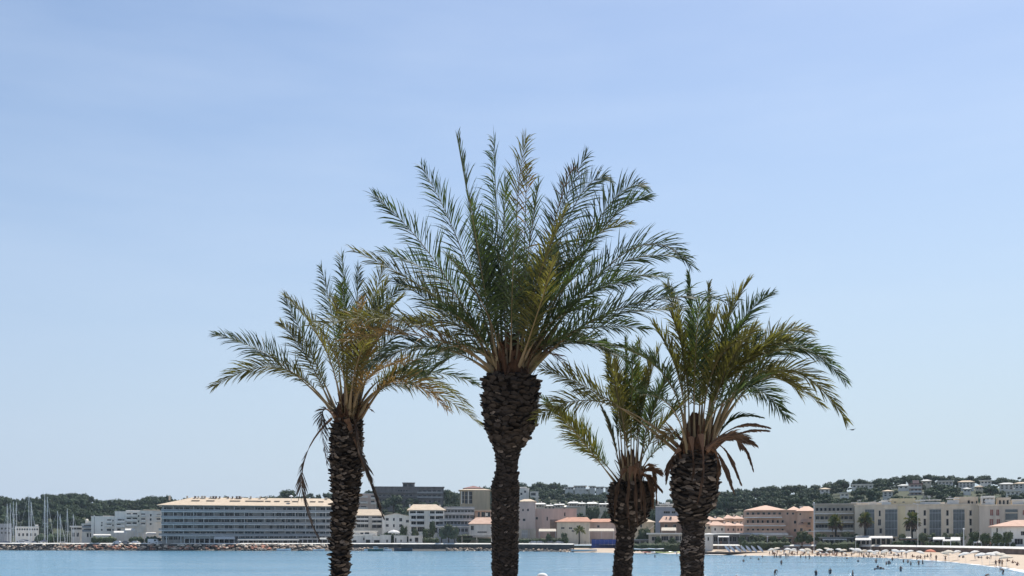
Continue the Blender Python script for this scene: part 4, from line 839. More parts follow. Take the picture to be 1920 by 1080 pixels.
P.wall(M['beige'], grid(1420,1478,6,[1006],6,8), x0=1395, x1=1486, y0=-2.2, y1=-1.7, zt=P.lz(1440,1004), name='ground_floor')
B = Block('pink_annex', 'salmon pink hotel annex with small tiled window hoods, beside the grey balcony block', 'building', 1495, 1529, 959, 392, depth=13)
B.wall(M['pink'], [(1499,962,1502,966),(1517,969,1522,972.5),(1502,977,1506,981),(1514,979,1520,984),(1500,990,1505,996),(1516,992,1521,997)]); rf = B.hip(M['pinktile'], 950.5, over=0.7, inset=3); B.chimney(1502, 949, rf, M['white'], 1.0)
for xa, xb, ya, yb in ((1500,1522,973.5,978.5),(1496,1510,980.5,983.5),(1510,1522,984.5,988)):
    L0, L1 = B.lx(xa), B.lx(xb); z1, z0 = B.lz(1510,ya), B.lz(1510,yb); b = MB(); b.add([(L0,-1.3,z0),(L1,-1.3,z0),(L1-0.5,-0.01,z1),(L0+0.5,-0.01,z1),(L0,-1.3,z0-0.12),(L1,-1.3,z0-0.12),(L1-0.5,-0.01,z1-0.12),(L0+0.5,-0.01,z1-0.12)], [(0,1,2,3),(7,6,5,4),(4,5,1,0),(5,6,2,1),(7,4,0,3)]); b.build('window_hood', M['pinktile'], B.root)
B = Block('grey_balcony_block', 'beige-grey block with three long dark balcony floors, next to the pink annex', 'building', 1525.5, 1603, 946.5, 372, depth=16)
B.wall(M['beige'], grid(1528,1599,9,[952],5.2,8.5) + grid(1528,1600,8,[967.5],6.5,8) + [(1529,983,1563,992),(1577,983,1600,992)] + grid(1530,1600,6,[1003],7,9)); B.flat(M['beige'], th=0.5, over=0.5)
for y in (962.5,978.5,994): B.balcony(1526.5, 1600.5, y, 1.7, 'beige', 'slab', 0.3, 0.85)
for x in (1552, 1576): B.box('partition', M['beige'], x, x+1, 948, 994, -1.4, -0.01)
B.box('canopy', M['slab'], 1510, 1602, 995.8, 997.2, -4.0, -1.75)
C1 = Block('cream_block', 'long cream seafront block with tall glazed stair bays and narrow windows', 'building', 1602.5, 1836, 947.5, 352, depth=18, yaw=R(19))
hc = [(1611.5,963,1616,968),(1647.5,957,1651.5,968),(1646,973.5,1652,985.5),(1648.5,990.5,1654,1000.5)]
for x in (1731.5,1774,1817.5): hc += [(x,956.5,x+5,967),(x,972.5,x+5,985.5),(x+.6,990.5,x+5.6,1000.5)]
hc += [(1703,956,1716,963),(1698,990,1707,996),(1711,991,1718,997)]
C1.wall(M['cream'], hc, pane=M['glass'])
C1.flat(M['cream'], th=0.4, over=0.25)
for xa, xb in ((1622,1639.5),(1659.5,1682.5),(1742.5,1764.5),(1787,1808.5)):
    # glazed stair bay: its own part, set in front of the wall
    L0, L1 = C1.lx(xa), C1.lx(xb); z1, z0 = C1.lz((xa+xb)/2, 955.5), C1.lz((xa+xb)/2, 1006); bb = MB()
    bb.box(L0, L1, -0.35, -0.02, z0, z1, 0); bb.box(L0-0.25, L0-0.003, -0.45, -0.004, z0, z1+0.3, 1); bb.box(L1+0.003, L1+0.25, -0.45, -0.004, z0, z1+0.3, 1)
    for k in range(1,4): z = z0+(z1-z0)*k/3.4; bb.box(L0, L1, -0.42, -0.352, z-0.16, z, 2)
    for k in range(1,4): x = L0+(L1-L0)*k/4; bb.box(x-0.03, x+0.03, -0.40, -0.353, z0, z1, 2)
    bb.build('glazed_bay', [M['glass2'], M['cream'], M['grey']], C1.root)
C1.box('facade_panel', M['yellowcream'], 1683.2, 1697.5, 949, 1022, -0.12, -0.004)
C1.wall(M['yellowcream'], [(1676,940,1681,942),(1692,940,1697,942)], x0=1669, x1=1717, y0=2, y1=13, z0=C1.ztop+0.41, zt=C1.lz(1692,934), name='penthouse')
C1.wall(M['white'], [(1749,944,1754,947),(1757,943,1760,947)], x0=1716, x1=1772, y0=3, y1=13, z0=C1.ztop+0.41, zt=C1.lz(1745,941.5), name='penthouse')
C1.wall(M['cream'], [(1816,937,1821,946),(1823,939,1827,946),(1832,938,1835,946)], x0=1793, x1=1836, y0=4, y1=14, z0=C1.ztop+0.41, zt=C1.lz(1812,930.5), name='penthouse')
for xa, xb, ya, yb in ((1652,1672,937,941),(1716,1735,938,944),(1724,1765,936.5,941),(1775,1799,933.5,937.5),(1778,1799,939,946)):
    bb = MB(); bb.box(C1.lx(xa), C1.lx(xb), 0.4, 3.2, C1.lz((xa+xb)/2,ya)-0.25, C1.lz((xa+xb)/2,ya)); bb.box(C1.lx(xa)+0.2, C1.lx(xb)-0.2, 0.5, 0.6, C1.ztop+0.41, C1.lz((xa+xb)/2, yb)); bb.build('roof_awning', M['canvas'], C1.root)
C2 = Block('cream_wing', 'taller end wing of the cream seafront block with paired dull red shutters', 'building', 1836, 1990, 947.5, 336, depth=18, yaw=R(23))
C2.wall(mat('warm beige plaster', (0.50,0.44,0.37), 0.88, 0.12, 0.3, streak=True), [(1856,955,1863,967),(1867.5,955,1874,967),(1855,973,1863,985),(1868,973,1876,984),(1917,956,1925,966),(1940,956,1950,966)], pane=M['shutter'], winname='shutter')
C2.flat(M['cream'], th=0.4, over=0.25)
L0, L1 = C2.lx(1885), C2.lx(1908); z1, z0 = C2.lz(1896,955.5), C2.lz(1896,1003); bb = MB(); bb.box(L0, L1, -0.35, -0.02, z0, z1, 0)
for k in range(1,4): z = z0+(z1-z0)*k/3.4; bb.box(L0, L1, -0.42, -0.352, z-0.22, z, 1)
bb.build('glazed_bay', [M['glass2'], M['cream']], C2.root)
for xa, xb, yt, m in ((1840,1866,929,'white'),(1870,1896,932,'cream'),(1899,1950,936,'white')):
    C2.wall(M[m], grid(xa+2,xb-2,3,[yt+5],4,8), x0=xa, x1=xb, y0=3.5, y1=14, z0=C2.ztop+0.41, zt=C2.lz((xa+xb)/2,yt), name='penthouse')
for xa, xb, ya, yb in ((1846,1866,931.5,936),(1845,1865,938.5,946),(1897,1920,936,940),(1898,1925,940.5,947)):
    bb = MB(); bb.box(C2.lx(xa), C2.lx(xb), 0.4, 3.2, C2.lz((xa+xb)/2,ya)-0.25, C2.lz((xa+xb)/2,ya)); bb.box(C2.lx(xa)+0.2, C2.lx(xb)-0.2, 0.5, 0.6, C2.ztop+0.41, C2.lz((xa+xb)/2, yb)); bb.build('roof_awning', M['canvas'], C2.root)
B = Block('white_cottage', 'small white house with a shallow salmon roof in front of the red-shuttered wing', 'house', 1859, 1962, 988, 306, depth=10)
B.wall(M['white'], [(1868,990,1871,998),(1902,1010,1918,1021),(1914,996,1921,1004)]); B.hip(M['pinktile'], 976.5, over=0.9, inl=7, inr=2)

for bl, n, x0, x1 in ((C1,9,1606,1650),(C1,6,1738,1790),(C2,5,1840,1915)):
    for k in range(n):
        px = rnd.uniform(x0,x1); y = rnd.uniform(4,12); bb = MB(); x = bl.lx(px); h = rnd.uniform(0.6,1.5); z = bl.ztop+0.404
        if k % 3 == 0: bb.tube([(x,y,z),(x,y,z+2.4*h)],[0.03,0.025],5); bb.box(x-0.5,x+0.5,y-0.02,y+0.02,z+2.1*h,z+2.16*h); bb.box(x-0.35,x+0.35,y-0.02,y+0.02,z+1.8*h,z+1.86*h); bb.build('aerial', M['alu'], bl.root)
        else: bb.box(x-0.5*h,x+0.5*h,y-0.4,y+0.4,z,z+0.8*h); bb.build('roof_vent', M['greywhite'], bl.root)
# villas scattered among the pines on the right-hand hill
VILLAS = [(1597,1637,909,913,690,'white','long curved white villa roof between two big pines'),(1655,1674,921.5,929,600,'greywhite','small greyish villa with one dark window below the curved villa'),(1684,1704,911,915,690,'white','white strip of a villa left of the terraced reddish tower'),
  (1575,1592,925,930,640,'white','bright white villa corner glinting low in the pines'),(1537,1556,917.5,922,660,'greywhite','pale villa front peeping out left of the big pine pair'),(1728,1746,902,907,700,'cream','cream villa gable right of the terraced reddish tower'),
  (1758,1787,902.5,908,700,'greywhite','broad grey-white villa under the ridge pines'),(1797,1826,904,914,690,'greywhite','two-storey pale villa with a round end on the upper slope'),(1806,1820,917,924,640,'white','white villa below the round-ended villa'),(1838,1859,901.5,907,700,'white','white villa high near the end of the ridge'),
  (1829,1842,913,919,660,'cream','cream villa in the gap beside the dark pine clump'),(1874,1901,908,916,660,'greywhite','wide pale villa with a dark window band, above the cream wing'),(1886,1912,921.5,927,600,'white','low white villa just above the cream wing roofs'),(1902,1935,907,920,640,'greywhite','tall pale villa at the picture edge on the upper slope'),(1730,1748,925,930,600,'cream','cream-roofed villa low on the slope beside the reddish tower')]
for i, (xa, xb, yt, yb, d, wm, lab) in enumerate(VILLAS):
    B = Block('hillside_villa', lab, 'house', xa, xb, yt, d, depth=10, group='villas among the pines'); n = max(2, int((xb-xa)/7))
    B.wall(M[wm], grid(xa+1,xb-1,n,[yt+1.8] + ([yt+6] if yb-yt > 7 else []),3.4,2.4))
    if i % 3 == 0: B.flat(M['white'], th=0.5, over=0.7)
    else: B.hip(M['tile'] if i % 3 == 1 else M['flatroof'], yt-2.2, over=0.7, inset=3)
    KEEP[-1] = (xa, xb, yt, yb, d, 10)
B = Block('terraced_tower', 'reddish stack of terraces rising out of the pines above the penthouses', 'building', 1705, 1729, 908, 640, depth=12)
B.wall(M['rose'], grid(1707,1728,3,[910,917.5,925],4,4)); B.flat(M['redtile'], th=0.6, over=0.6); [B.balcony(1704.5,1728,y,1.4,'slab') for y in (915.5,923,930.5)]; B.wall(M['rose'], [], x0=1711, x1=1723, y0=3, y1=10, z0=B.ztop+0.61, zt=B.lz(1716,900), name='upper_storey')
KEEP[-1] = (1705,1729,898,932,640,12)
B = Block('rear_block', 'pale rear block whose roof shows over the grey balcony block and the cream block', 'building', 1596, 1668, 943.5, 410, depth=10)
B.wall(M['cream'], []); B.flat(M['flatroof']); B.box('roof_hut', M['white'], 1648, 1665, 939.5, 942.6, 1, 5)

# ------------------------------------------------------------------ trees and woods
def ico(sub):
    bm = bmesh.new(); bmesh.ops.create_icosphere(bm, subdivisions=sub, radius=1.0)
    v = np.array([x.co[:] for x in bm.verts]); f = [tuple(q.index for q in p.verts) for p in bm.faces]; bm.free(); return v, f
ICO1, ICO1F = ico(1); ICO2, ICO2F = ico(2)
def crown_arrays(seed, lobes, ncard, card, core=0.86, flat=0.6):
    """uneven leafy crown in a unit-ish box: lobes of (x,y,z,r); a rough core and many leaf clumps standing off it"""
    g = np.random.default_rng(seed); V = []; F = []; n = 0
    for (x,y,z,r) in lobes:
        sc = np.array([r, r, r*flat]); nz = 1 + 0.16*np.sin(ICO1@g.normal(size=3)*3 + g.uniform(0,6)) + g.uniform(-0.12,0.12,len(ICO1))
        V.append(ICO1*nz[:,None]*sc*core + (x,y,z)); F += [tuple(i+n for i in f) for f in ICO1F]; n += len(ICO1)
    for k in range(ncard):
        x,y,z,r = lobes[g.integers(len(lobes))]
        d = g.normal(size=3); d /= np.linalg.norm(d)
        if d[2] < -0.55: d[2] *= -1
        p = np.array((x,y,z)) + d*np.array([r,r,r*flat])*g.uniform(0.8,1.12)
        u = g.normal(size=3); u -= d*u.dot(d)*0.6; u /= np.linalg.norm(u); w = np.cross(d,u); w /= np.linalg.norm(w)
        s1, s2 = card*g.uniform(0.6,1.3), card*g.uniform(0.4,0.9)
        V.append(np.array([p-u*s1, p-w*s2+d*card*0.25, p+u*s1*0.9, p+w*s2+d*card*0.2])); F += [(n,n+1,n+2),(n,n+2,n+3)]; n += 4
    return np.concatenate(V), F
def lobes_umbrella(seed, n=8):
    g = np.random.default_rng(seed); L = [(0,0,0.86,0.40)]
    for k in range(n):
        a = 2*math.pi*k/n + g.uniform(-0.3,0.3); q = g.uniform(0.36,0.62); L.append((q*math.cos(a), q*math.sin(a), g.uniform(0.66,0.88), g.uniform(0.26,0.38)))
    return L
def lobes_round(seed, n=11):
    g = np.random.default_rng(seed); L = [(0,0,0.58,0.42)]
    for k in range(n):
        a = g.uniform(0,2*math.pi); e = g.uniform(-0.5,1.1); q = g.uniform(0.3,0.5); L.append((q*math.cos(a)*math.cos(e), q*math.sin(a)*math.cos(e), 0.58+q*0.75*math.sin(e), g.uniform(0.2,0.33)))
    return L
PINE = [crown_arrays(100+i, lobes_umbrella(40+i), 190, 0.085) for i in range(5)]
ROUND = [crown_arrays(200+i, lobes_round(60+i), 230, 0.075, flat=0.85) for i in range(4)]
def me_arrays(name, V, F, m):
    me = bpy.data.meshes.new(name); me.from_pydata([tuple(v) for v in V], [], F); me.materials.append(m); me.update(); return me
PINE_ME = [me_arrays('crown', V, F, M['pine']) for V, F in PINE]
ROUND_ME = {k: [me_arrays('crown', V, F, M[k]) for V, F in ROUND] for k in ('leaf','leafgrey','pine')}
def trunk_me(seed, forks=3, h=0.62, r=0.035):
    rs = random.Random(seed); b = MB(); b.tube([(0,0,-0.05),(0.01,0,h*0.45),(rs.uniform(-.03,.03),rs.uniform(-.03,.03),h)], [r*1.3,r,r*0.8], 7)
    for k in range(forks):
        a = 2*math.pi*k/forks+rs.uniform(-.4,.4); b.tube([(0,0,h*0.7),(0.16*math.cos(a),0.16*math.sin(a),h*1.0),(0.36*math.cos(a),0.36*math.sin(a),h*1.25)], [r*0.6,r*0.45,r*0.2], 5)
    return b.mesh('trunk', [M['wood']])
TRUNK_ME = [trunk_me(i) for i in range(3)]
tree_rs = random.Random(17)
def tree(name, label, cat, px, ytop, wpx, d, kind='pine', zb=None, group=None, hscale=None):
    """one tree whose crown top is at photo row ytop and whose crown is wpx wide"""
    zb = land(px, d)-0.2 if zb is None else zb
    z1 = HC+(YH-ytop)/FPX*d; h = max(2.0, z1-zb); w = wpx/FPX*d
    t = thing(name, label, cat, ((px-CXP)/FPX*d, d, zb), tree_rs.uniform(0,6.28), group)
    if kind == 'pine': top, half, me = 1.14, 0.93, tree_rs.choice(PINE_ME)
    else: top, half, me = 1.08, 0.78, tree_rs.choice(ROUND_ME[kind])
    # squeeze the crown so that it keeps a natural thickness however tall the trunk
    ch = min(h, w if kind == 'pine' and 'cypress' not in name and 'broad' not in name else max(w*1.0, h*0.92))
    c = obj('crown', me, t, (0,0,h-ch*(top if kind!='pine' else top)*0.93), scale=(w/2/half, w/2/half, ch*0.93))
    obj('trunk', tree_rs.choice(TRUNK_ME), t, (0,0,0), scale=(min(h,w*1.2), min(h,w*1.2), h*0.96))
    return t
def clear_view(px, ytop, rpx, d):
    for x0,x1,yt,yb,bd,dep in KEEP:
        if px+rpx > x0 and px-rpx < x1:
            if bd-2 < d < bd+dep+6 and True: return False
            if d <= bd-2 and ytop < yb-2.0: return False
    return True

# trees that stand out on the skyline and between the houses
for a in (
 ('umbrella_pine','lone round-topped pine poking up over the long hotel roof near the hanging dead frond','pine tree',541,916.5,36,760,'pine'),
 ('umbrella_pine','broad dark pine just left of the lone round-topped one, low over the hotel roof','pine tree',508,928,46,760,'pine'),
 ('umbrella_pine','small pine top showing over the hotel ridge near its first third','pine tree',424,928.5,30,760,'pine'),
 ('umbrella_pine','flat-topped pine above the far corner of the hotel, nearest the white terraces','pine tree',352,932,30,740,'pine'),
 ('umbrella_pine','ball-shaped pine in the notch of the ridge above the white terraces','pine tree',242,936.5,20,820,'pine'),
 ('umbrella_pine','twin-headed pine on the ridge above the cream-topped terrace','pine tree',272,934,26,820,'pine'),
 ('umbrella_pine','pine crowding the hotel corner on the ridge, beside the twin-headed pine','pine tree',296,933.5,24,810,'pine'),
 ('umbrella_pine','table-topped pine near the first two tall masts at the picture edge','pine tree',14,934.5,15,800,'pine'),
 ('umbrella_pine','slanting dark pine cut by the picture edge behind the masts','pine tree',-4,936.5,20,790,'pine'),
 ('umbrella_pine','highest wide pine of the wooded rise behind the two tallest masts','pine tree',88,928.5,26,850,'pine'),
 ('umbrella_pine','dark pine on the rise just right of the two tallest masts','pine tree',112,929,30,850,'pine'),
 ('umbrella_pine','rounded pine at the end of the rise before the ridge dips','pine tree',146,929.5,30,850,'pine'),
 ('umbrella_pine','low pine beside the tallest single mast on the rise','pine tree',61,935,22,820,'pine'),
 ('broad_tree','dark bushy tree in front of the long grey-brown apartment slab','tree',738,926,44,700,'pine'),
 ('broad_tree','second dark bushy tree before the apartment slab, nearer the white gabled house','tree',718,938,30,690,'pine'),
 ('broad_tree','green mass of trees between the apartment slab and the tall tan house','tree',846,921,36,700,'leaf'),
 ('broad_tree','dark tree right at the end of the apartment slab roof','tree',834,917,14,735,'pine'),
 ('umbrella_pine','wide pine topping the slope behind the tall tan house','pine tree',908,910,30,780,'pine'),
 ('umbrella_pine','flat pine crown on the ridge just right of the tallest trunk','pine tree',978,903.5,26,900,'pine'),
 ('umbrella_pine','long pine crown on the ridge above the square white villa','pine tree',1012,902.5,34,900,'pine'),
 ('umbrella_pine','rounded pine with a steep drop to the villa ridge','pine tree',1041,903,26,900,'pine'),
 ('umbrella_pine','small pine alone on the dip before the ridge villas','pine tree',1059,907.5,16,900,'pine'),
 ('broad_tree','dark leafy tree below the stepped white roofs beside the shortest palm','tree',1112,952,38,570,'leaf'),
 ('broad_tree','dense green tree next to the shortest palm under the back row of roofs','tree',1138,956,30,560,'leaf'),
 ('broad_tree','dark tree under the blue-grey house past the dead leaf skirt','tree',1223,958,24,520,'pine'),
 ('dark_cypress','tall dark conical tree beside the neck of the stout palm','tree',1363,933,18,560,'pine'),
 ('broad_tree','dark rounded tree left of the tall conical one behind the row houses','tree',1344,936,30,560,'pine'),
 ('umbrella_pine','domed pine apart on the skyline above the pink hotel','pine tree',1474,917.5,24,720,'pine'),
 ('umbrella_pine','tall upright pine on the skyline above the pink annex','pine tree',1498,908,26,720,'pine'),
 ('umbrella_pine','sloping pine shoulder right of the tall upright pine','pine tree',1512,916,26,715,'pine'),
 ('umbrella_pine','broad pine of the big pair above the grey balcony block, on its shaded side','pine tree',1556,902.5,34,700,'pine'),
 ('umbrella_pine','taller pine of the big pair above the grey balcony block','pine tree',1581,897.5,32,700,'pine'),
 ('umbrella_pine','spreading pine right above the long curved villa roof','pine tree',1620,899,34,735,'pine'),
 ('umbrella_pine','wide dark pine in the middle of the ridge over the cream block','pine tree',1648,896.5,36,735,'pine'),
 ('umbrella_pine','dense pine left of the terraced reddish tower on the ridge','pine tree',1678,894.5,30,735,'pine'),
 ('umbrella_pine','pine crown directly above the terraced reddish tower','pine tree',1714,891.5,26,735,'pine'),
 ('umbrella_pine','tallest domed pine of the ridge right of the terraced tower','pine tree',1743,889.5,34,735,'pine'),
 ('umbrella_pine','second domed pine right of the terraced tower','pine tree',1769,891,30,740,'pine'),
 ('umbrella_pine','low wide pine on the ridge over the broad grey-white villa','pine tree',1797,894.5,34,745,'pine'),
 ('umbrella_pine','rounded pine on the ridge over the round-ended villa','pine tree',1836,892,32,745,'pine'),
 ('umbrella_pine','dark pine clump standing low among the villas near the picture edge','pine tree',1857,908.5,34,600,'pine'),
 ('umbrella_pine','big dark pine in front of the villas over the white penthouse','pine tree',1775,907,44,580,'pine'),
 ('umbrella_pine','big dark pine in front of the slope over the white roof awnings','pine tree',1748,913,36,570,'pine'),
 ('umbrella_pine','pine below the long curved villa roof, over the cream block','pine tree',1612,915,40,600,'pine'),
 ('umbrella_pine','dark pine over the yellow penthouse','pine tree',1650,910.5,36,640,'pine'),
 ('umbrella_pine','slim-stemmed pine sticking up alone at the picture edge','pine tree',1911,894,8,740,'pine'),
): tree(*a)

# the wood on the hills: one mass
def wood(name, n, pxa, pxb, seed, hm=(6,10), minfrac=0.0, m='pine'):
    g = random.Random(seed); Vs = []; Fs = []; off = 0; tries = 0; done = 0
    while done < n and tries < n*12:
        tries += 1
        px = g.uniform(pxa, pxb); df, dt = tab(DF,px), tab(DT,px); k = minfrac + (1-minfrac)*g.random(); d = df + (dt+30-df)*k
        z = land(px,d); h = g.uniform(*hm); w = h*g.uniform(0.7,1.1); rpx = w/2/d*FPX; ytop = YH-(z+h-HC)/d*FPX
        if not clear_view(px, ytop, rpx, d): continue
        V, F = (PINE if g.random() < 0.6 else ROUND)[g.randrange(4)]
        a = g.uniform(0,6.28); ca, sa = math.cos(a), math.sin(a); x0 = (px-CXP)/FPX*d
        Vw = np.empty_like(V); Vw[:,0] = x0+(V[:,0]*ca-V[:,1]*sa)*w*0.62; Vw[:,1] = d+(V[:,0]*sa+V[:,1]*ca)*w*0.62; Vw[:,2] = z+V[:,2]*h*0.92-0.3
        Vs.append(Vw); Fs.append(np.array(F)+off); off += len(V); done += 1
    V = np.concatenate(Vs).astype(np.float32); F = np.concatenate(Fs).astype(np.int32)
    me = bpy.data.meshes.new(name); me.vertices.add(len(V)); me.vertices.foreach_set('co', V.ravel())
    me.loops.add(F.size); me.loops.foreach_set('vertex_index', F.ravel()); me.polygons.add(len(F))
    me.polygons.foreach_set('loop_start', np.arange(0,F.size,3,dtype=np.int32)); me.polygons.foreach_set('loop_total', np.full(len(F),3,dtype=np.int32))
    me.materials.append(M[m]); me.update(calc_edges=True); me.validate()
    stuff(obj(name, me))
wood('wood', 980, -420, 330, 1, (5,12.5))
wood('wood', 260, 330, 860, 2, (6,10), 0.1)
wood('wood', 520, 840, 1330, 3, (5,8.5), 0.05)
wood('wood', 640, 1310, 2250, 4, (6,10))
wood('scrub', 900, 960, 1960, 5, (2.5,5), m='leaf')

# ------------------------------------------------------------------ the water's edge
def shore_wall(name, label, px0, px1, n, zt, zb, m, cop_h=0.3, dfun=lambda p: tab(DW,p), thick=0.8, cop=M['coping'], step=14, over=0.12):
    """a wall that follows the shore: the stone below, coping stones one by one on top"""
    t = thing(name, label, 'wall', ((px0-CXP)/FPX*dfun(px0), dfun(px0), zb)); O = Vector(t.location)
    xs = np.linspace(px0, px1, n+1); P = [Vector(((p-CXP)/FPX*dfun(p), dfun(p), 0)) for p in xs]
    def ring(i, off):
        a = P[max(0,i-1)]; c = P[min(n,i+1)]; tg = (c-a).normalized(); nn = Vector((-tg.y, tg.x, 0)); return P[i] + nn*off
    def sheet(i0, i1, o0, o1, z0, z1, g=0.0):
        b = MB(); vs = []
        for i in range(i0, i1+1):
            for o, z in ((o0,z0),(o0,z1),(o1,z1),(o1,z0)): q = ring(i,o)-O; vs.append((q.x,q.y,z-O.z))
        k = i1-i0
        if g:
            for a_, b_ in ((0,4),(4,0)):
                pass
        b.add(vs, [(4*j+e, 4*(j+1)+e, 4*(j+1)+(e+1)%4, 4*j+(e+1)%4) for j in range(k) for e in range(4)] + [(0,1,2,3),(4*k+3,4*k+2,4*k+1,4*k)]); return b
    sheet(0, n, 0.0, thick, zb, zt).build('wall', m, t)
    for i in range(0, n): 
        b = sheet(i, i+1, -over, thick+over, zt+0.004, zt+cop_h)
        b.v = [(x,y,z - (cop_h*0.8 if q % 4 == 1 else 0)) for q, (x,y,z) in enumerate(b.v)]
        c = Vector((sum(v[0] for v in b.v)/len(b.v), sum(v[1] for v in b.v)/len(b.v), 0)); b.v = [tuple(c + (Vector(v)-c)*0.988 + Vector((0,0,v[2]-(c + (Vector(v)-c)*0.988).z))) for v in b.v]
        b.build('coping_stone', cop, t)
    return t
shore_wall('retaining_wall','brown stone retaining wall with pale coping behind the beach parasols',1505,2080,44,PROM-0.2,0.9,M['wallstone'],0.6)
shore_wall('terrace_wall','low dark terrace wall with pale coping behind the boards rack and the first parasols',1312,1500,16,PROM-0.25,0.9,M['greybrown'],0.6)
shore_wall('quay_wall','dark wet quay wall with a pale edge line in front of the tamarisk trees',752,1074,26,PROM-0.15,-0.5,M['quay'],0.55, dfun=lambda p: tab(DS,p)+6.0)
shore_wall('harbour_quay','pale harbour quay edge half hidden behind the breakwater boulders',-260,752,60,PROM-0.1,-0.5,M['quay'],0.5, dfun=lambda p: tab(DW,p)-0.5)
def rock_me(seed):
    g = np.random.default_rng(seed); d = g.normal(size=(5,3)); V = ICO1*np.array([1.0,0.8,0.62])
    for k in range(5):
        n_ = d[k]/np.linalg.norm(d[k]); h = V@n_; V = V - np.outer(np.maximum(0,h-0.52),n_)*0.9
    V = V*(1+g.uniform(-0.08,0.08,(len(V),1))); b = MB(); b.add(V, ICO1F); return b
ROCKB = [rock_me(i) for i in range(8)]
ROCKM = {m: [b.mesh('rock', [M[m]]) for b in ROCKB] for m in ('rock','rockred','rockwet','rocksunlit')}
def breakwater(label, px0, px1, nvis, seed, zt=3.3, red=(0,0), off=(0,8), size=(0.75,1.25), nrest=350, front=lambda p: tab(DS,p)):
    g = random.Random(seed); dm = front((px0+px1)/2)
    t = thing('breakwater', label, 'breakwater', (((px0+px1)/2-CXP)/FPX*dm, dm, 0)); O = Vector(t.location)
    def spot(k):
        px = g.uniform(px0,px1); v = k; d = front(px) + off[0] + (off[1]-off[0])*v
        return px, Vector(((px-CXP)/FPX*d, d, -0.25 + zt*v + g.uniform(-0.2,0.25))) - O
    for i in range(nvis):
        row = (i*5//nvis); v = (row+g.random())/5; px, p = spot(v)
        s = g.uniform(*size); wet = p.z < 0.55
        mm = 'rockwet' if wet or (px < 100 and g.random() < 0.5) else ('rockred' if red[0] < px < red[1] and g.random() < 0.6 and p.z < 2.3 else ('rocksunlit' if p.z > 2.2 and g.random() < 0.6 else 'rock'))  # many of the higher boulders get the painted sunlit tone
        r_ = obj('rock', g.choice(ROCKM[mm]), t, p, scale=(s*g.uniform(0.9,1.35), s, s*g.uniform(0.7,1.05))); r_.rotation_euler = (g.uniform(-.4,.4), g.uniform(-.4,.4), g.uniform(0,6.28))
    R_ = MB()
    for i in range(nrest):
        px, p = spot(g.random()*1.0); s = g.uniform(0.5,1.0); b = g.choice(ROCKB); Mx = Matrix.Translation(p-Vector((0,-0.8,0.35))) @ Matrix.Rotation(g.uniform(0,6.28),4,'Z') @ Matrix.Diagonal((s*1.2,s,s*0.8,1))
        R_.add([Mx @ Vector(v) for v in b.v], b.f, 0 if g.random() < 0.5 else 1)
    stuff(R_.build('small_rocks', [M['rock'], M['rockwet']], t))
breakwater('long breakwater of rusty and pale boulders in front of the hotel and the white terraces', 56, 640, 292, 5, 3.3, (120,520), size=(0.85,1.4))
breakwater('dark weedy breakwater tip at the picture edge below the masts', -160, 58, 150, 6, 3.1, size=(0.9,1.5), nrest=160)
breakwater('low strip of dark shore rocks along the quay between the trunks', 838, 1078, 120, 7, 1.5, off=(-1,5), size=(0.5,0.95), nrest=160)
breakwater('few dark rocks under the moored boats beside the left palm trunk', 640, 700, 36, 8, 1.5, off=(-1,5), size=(0.5,0.9), nrest=50)

# surf: broken foam lines along the wet sand on the right
def foam(px0, px1, seed, off, wid, thin=0.5):
    g = random.Random(seed); b = MB(); px = px0; vs = []; n = 0
    while px < px1:
        d = tab(DS,px)+off+g.uniform(-0.5,0.5); w = wid*max(0.0, (0.4+0.9*math.sin((px-px0)/(px1-px0)*math.pi)))*g.uniform(1-thin,1)
        x = (px-CXP)/FPX
        vs += [(x*(d-w),d-w,0.012),(x*(d+w),d+w,0.03+max(0,off+w)*0.05)]; n += 1; px += g.uniform(3,7)
    b.add(vs, [(2*i,2*i+2,2*i+3,2*i+1) for i in range(n-1)]); o = stuff(b.build('surf_foam', M['foam'])); return o
foam(1180, 1400, 1, 0.2, 1.1, 0.8); foam(1400, 1700, 2, 0.0, 1.0, 0.8); foam(1690, 1800, 3, 0.0, 1.2, 0.8); foam(1800, 1870, 4, -2.0, 2.3, 0.5); foam(1868, 1990, 5, 1.0, 2.2, 0.5); foam(1890, 2000, 6, -3.0, 1.4, 0.8)

# ------------------------------------------------------------------ boats
def hull_mb(L, W, Hh, n=9, keel=0.35, rake=0.12):
    b = MB(); rows = []
    for i in range(n):
        u = i/(n-1); w = W/2*(math.sin(min(1.0,(u*0.62+0.38))*math.pi*0.5) if u < 0.5 else math.cos((u-0.5)/0.5*math.pi*0.5)**0.75)
        w = max(w, 0.02); x = (u-0.5)*L; sh = Hh*(1+0.25*(2*u-1)**2*(1 if u > 0.5 else 0.4))
        rows.append([(x, -w, sh), (x-rake*0, -w*0.82, 0.15*Hh), (x, 0, -keel*Hh*(1-0.6*u)), (x, w*0.82, 0.15*Hh), (x, w, sh)])
    vs = [v for r_ in rows for v in r_]; m = 5
    fs = [(i*m+k,(i+1)*m+k,(i+1)*m+k+1,i*m+k+1) for i in range(n-1) for k in range(m-1)] + [tuple(range(m))]
    b.add(vs, fs)
    b.add([(r_[0][0], r_[0][1]*0.9, r_[0][2]-0.12*Hh) for r_ in rows]+[(r_[4][0], r_[4][1]*0.9, r_[4][2]-0.12*Hh) for r_ in rows], [(i,i+1,n+i+1,n+i) for i in range(n-1)])
    return b
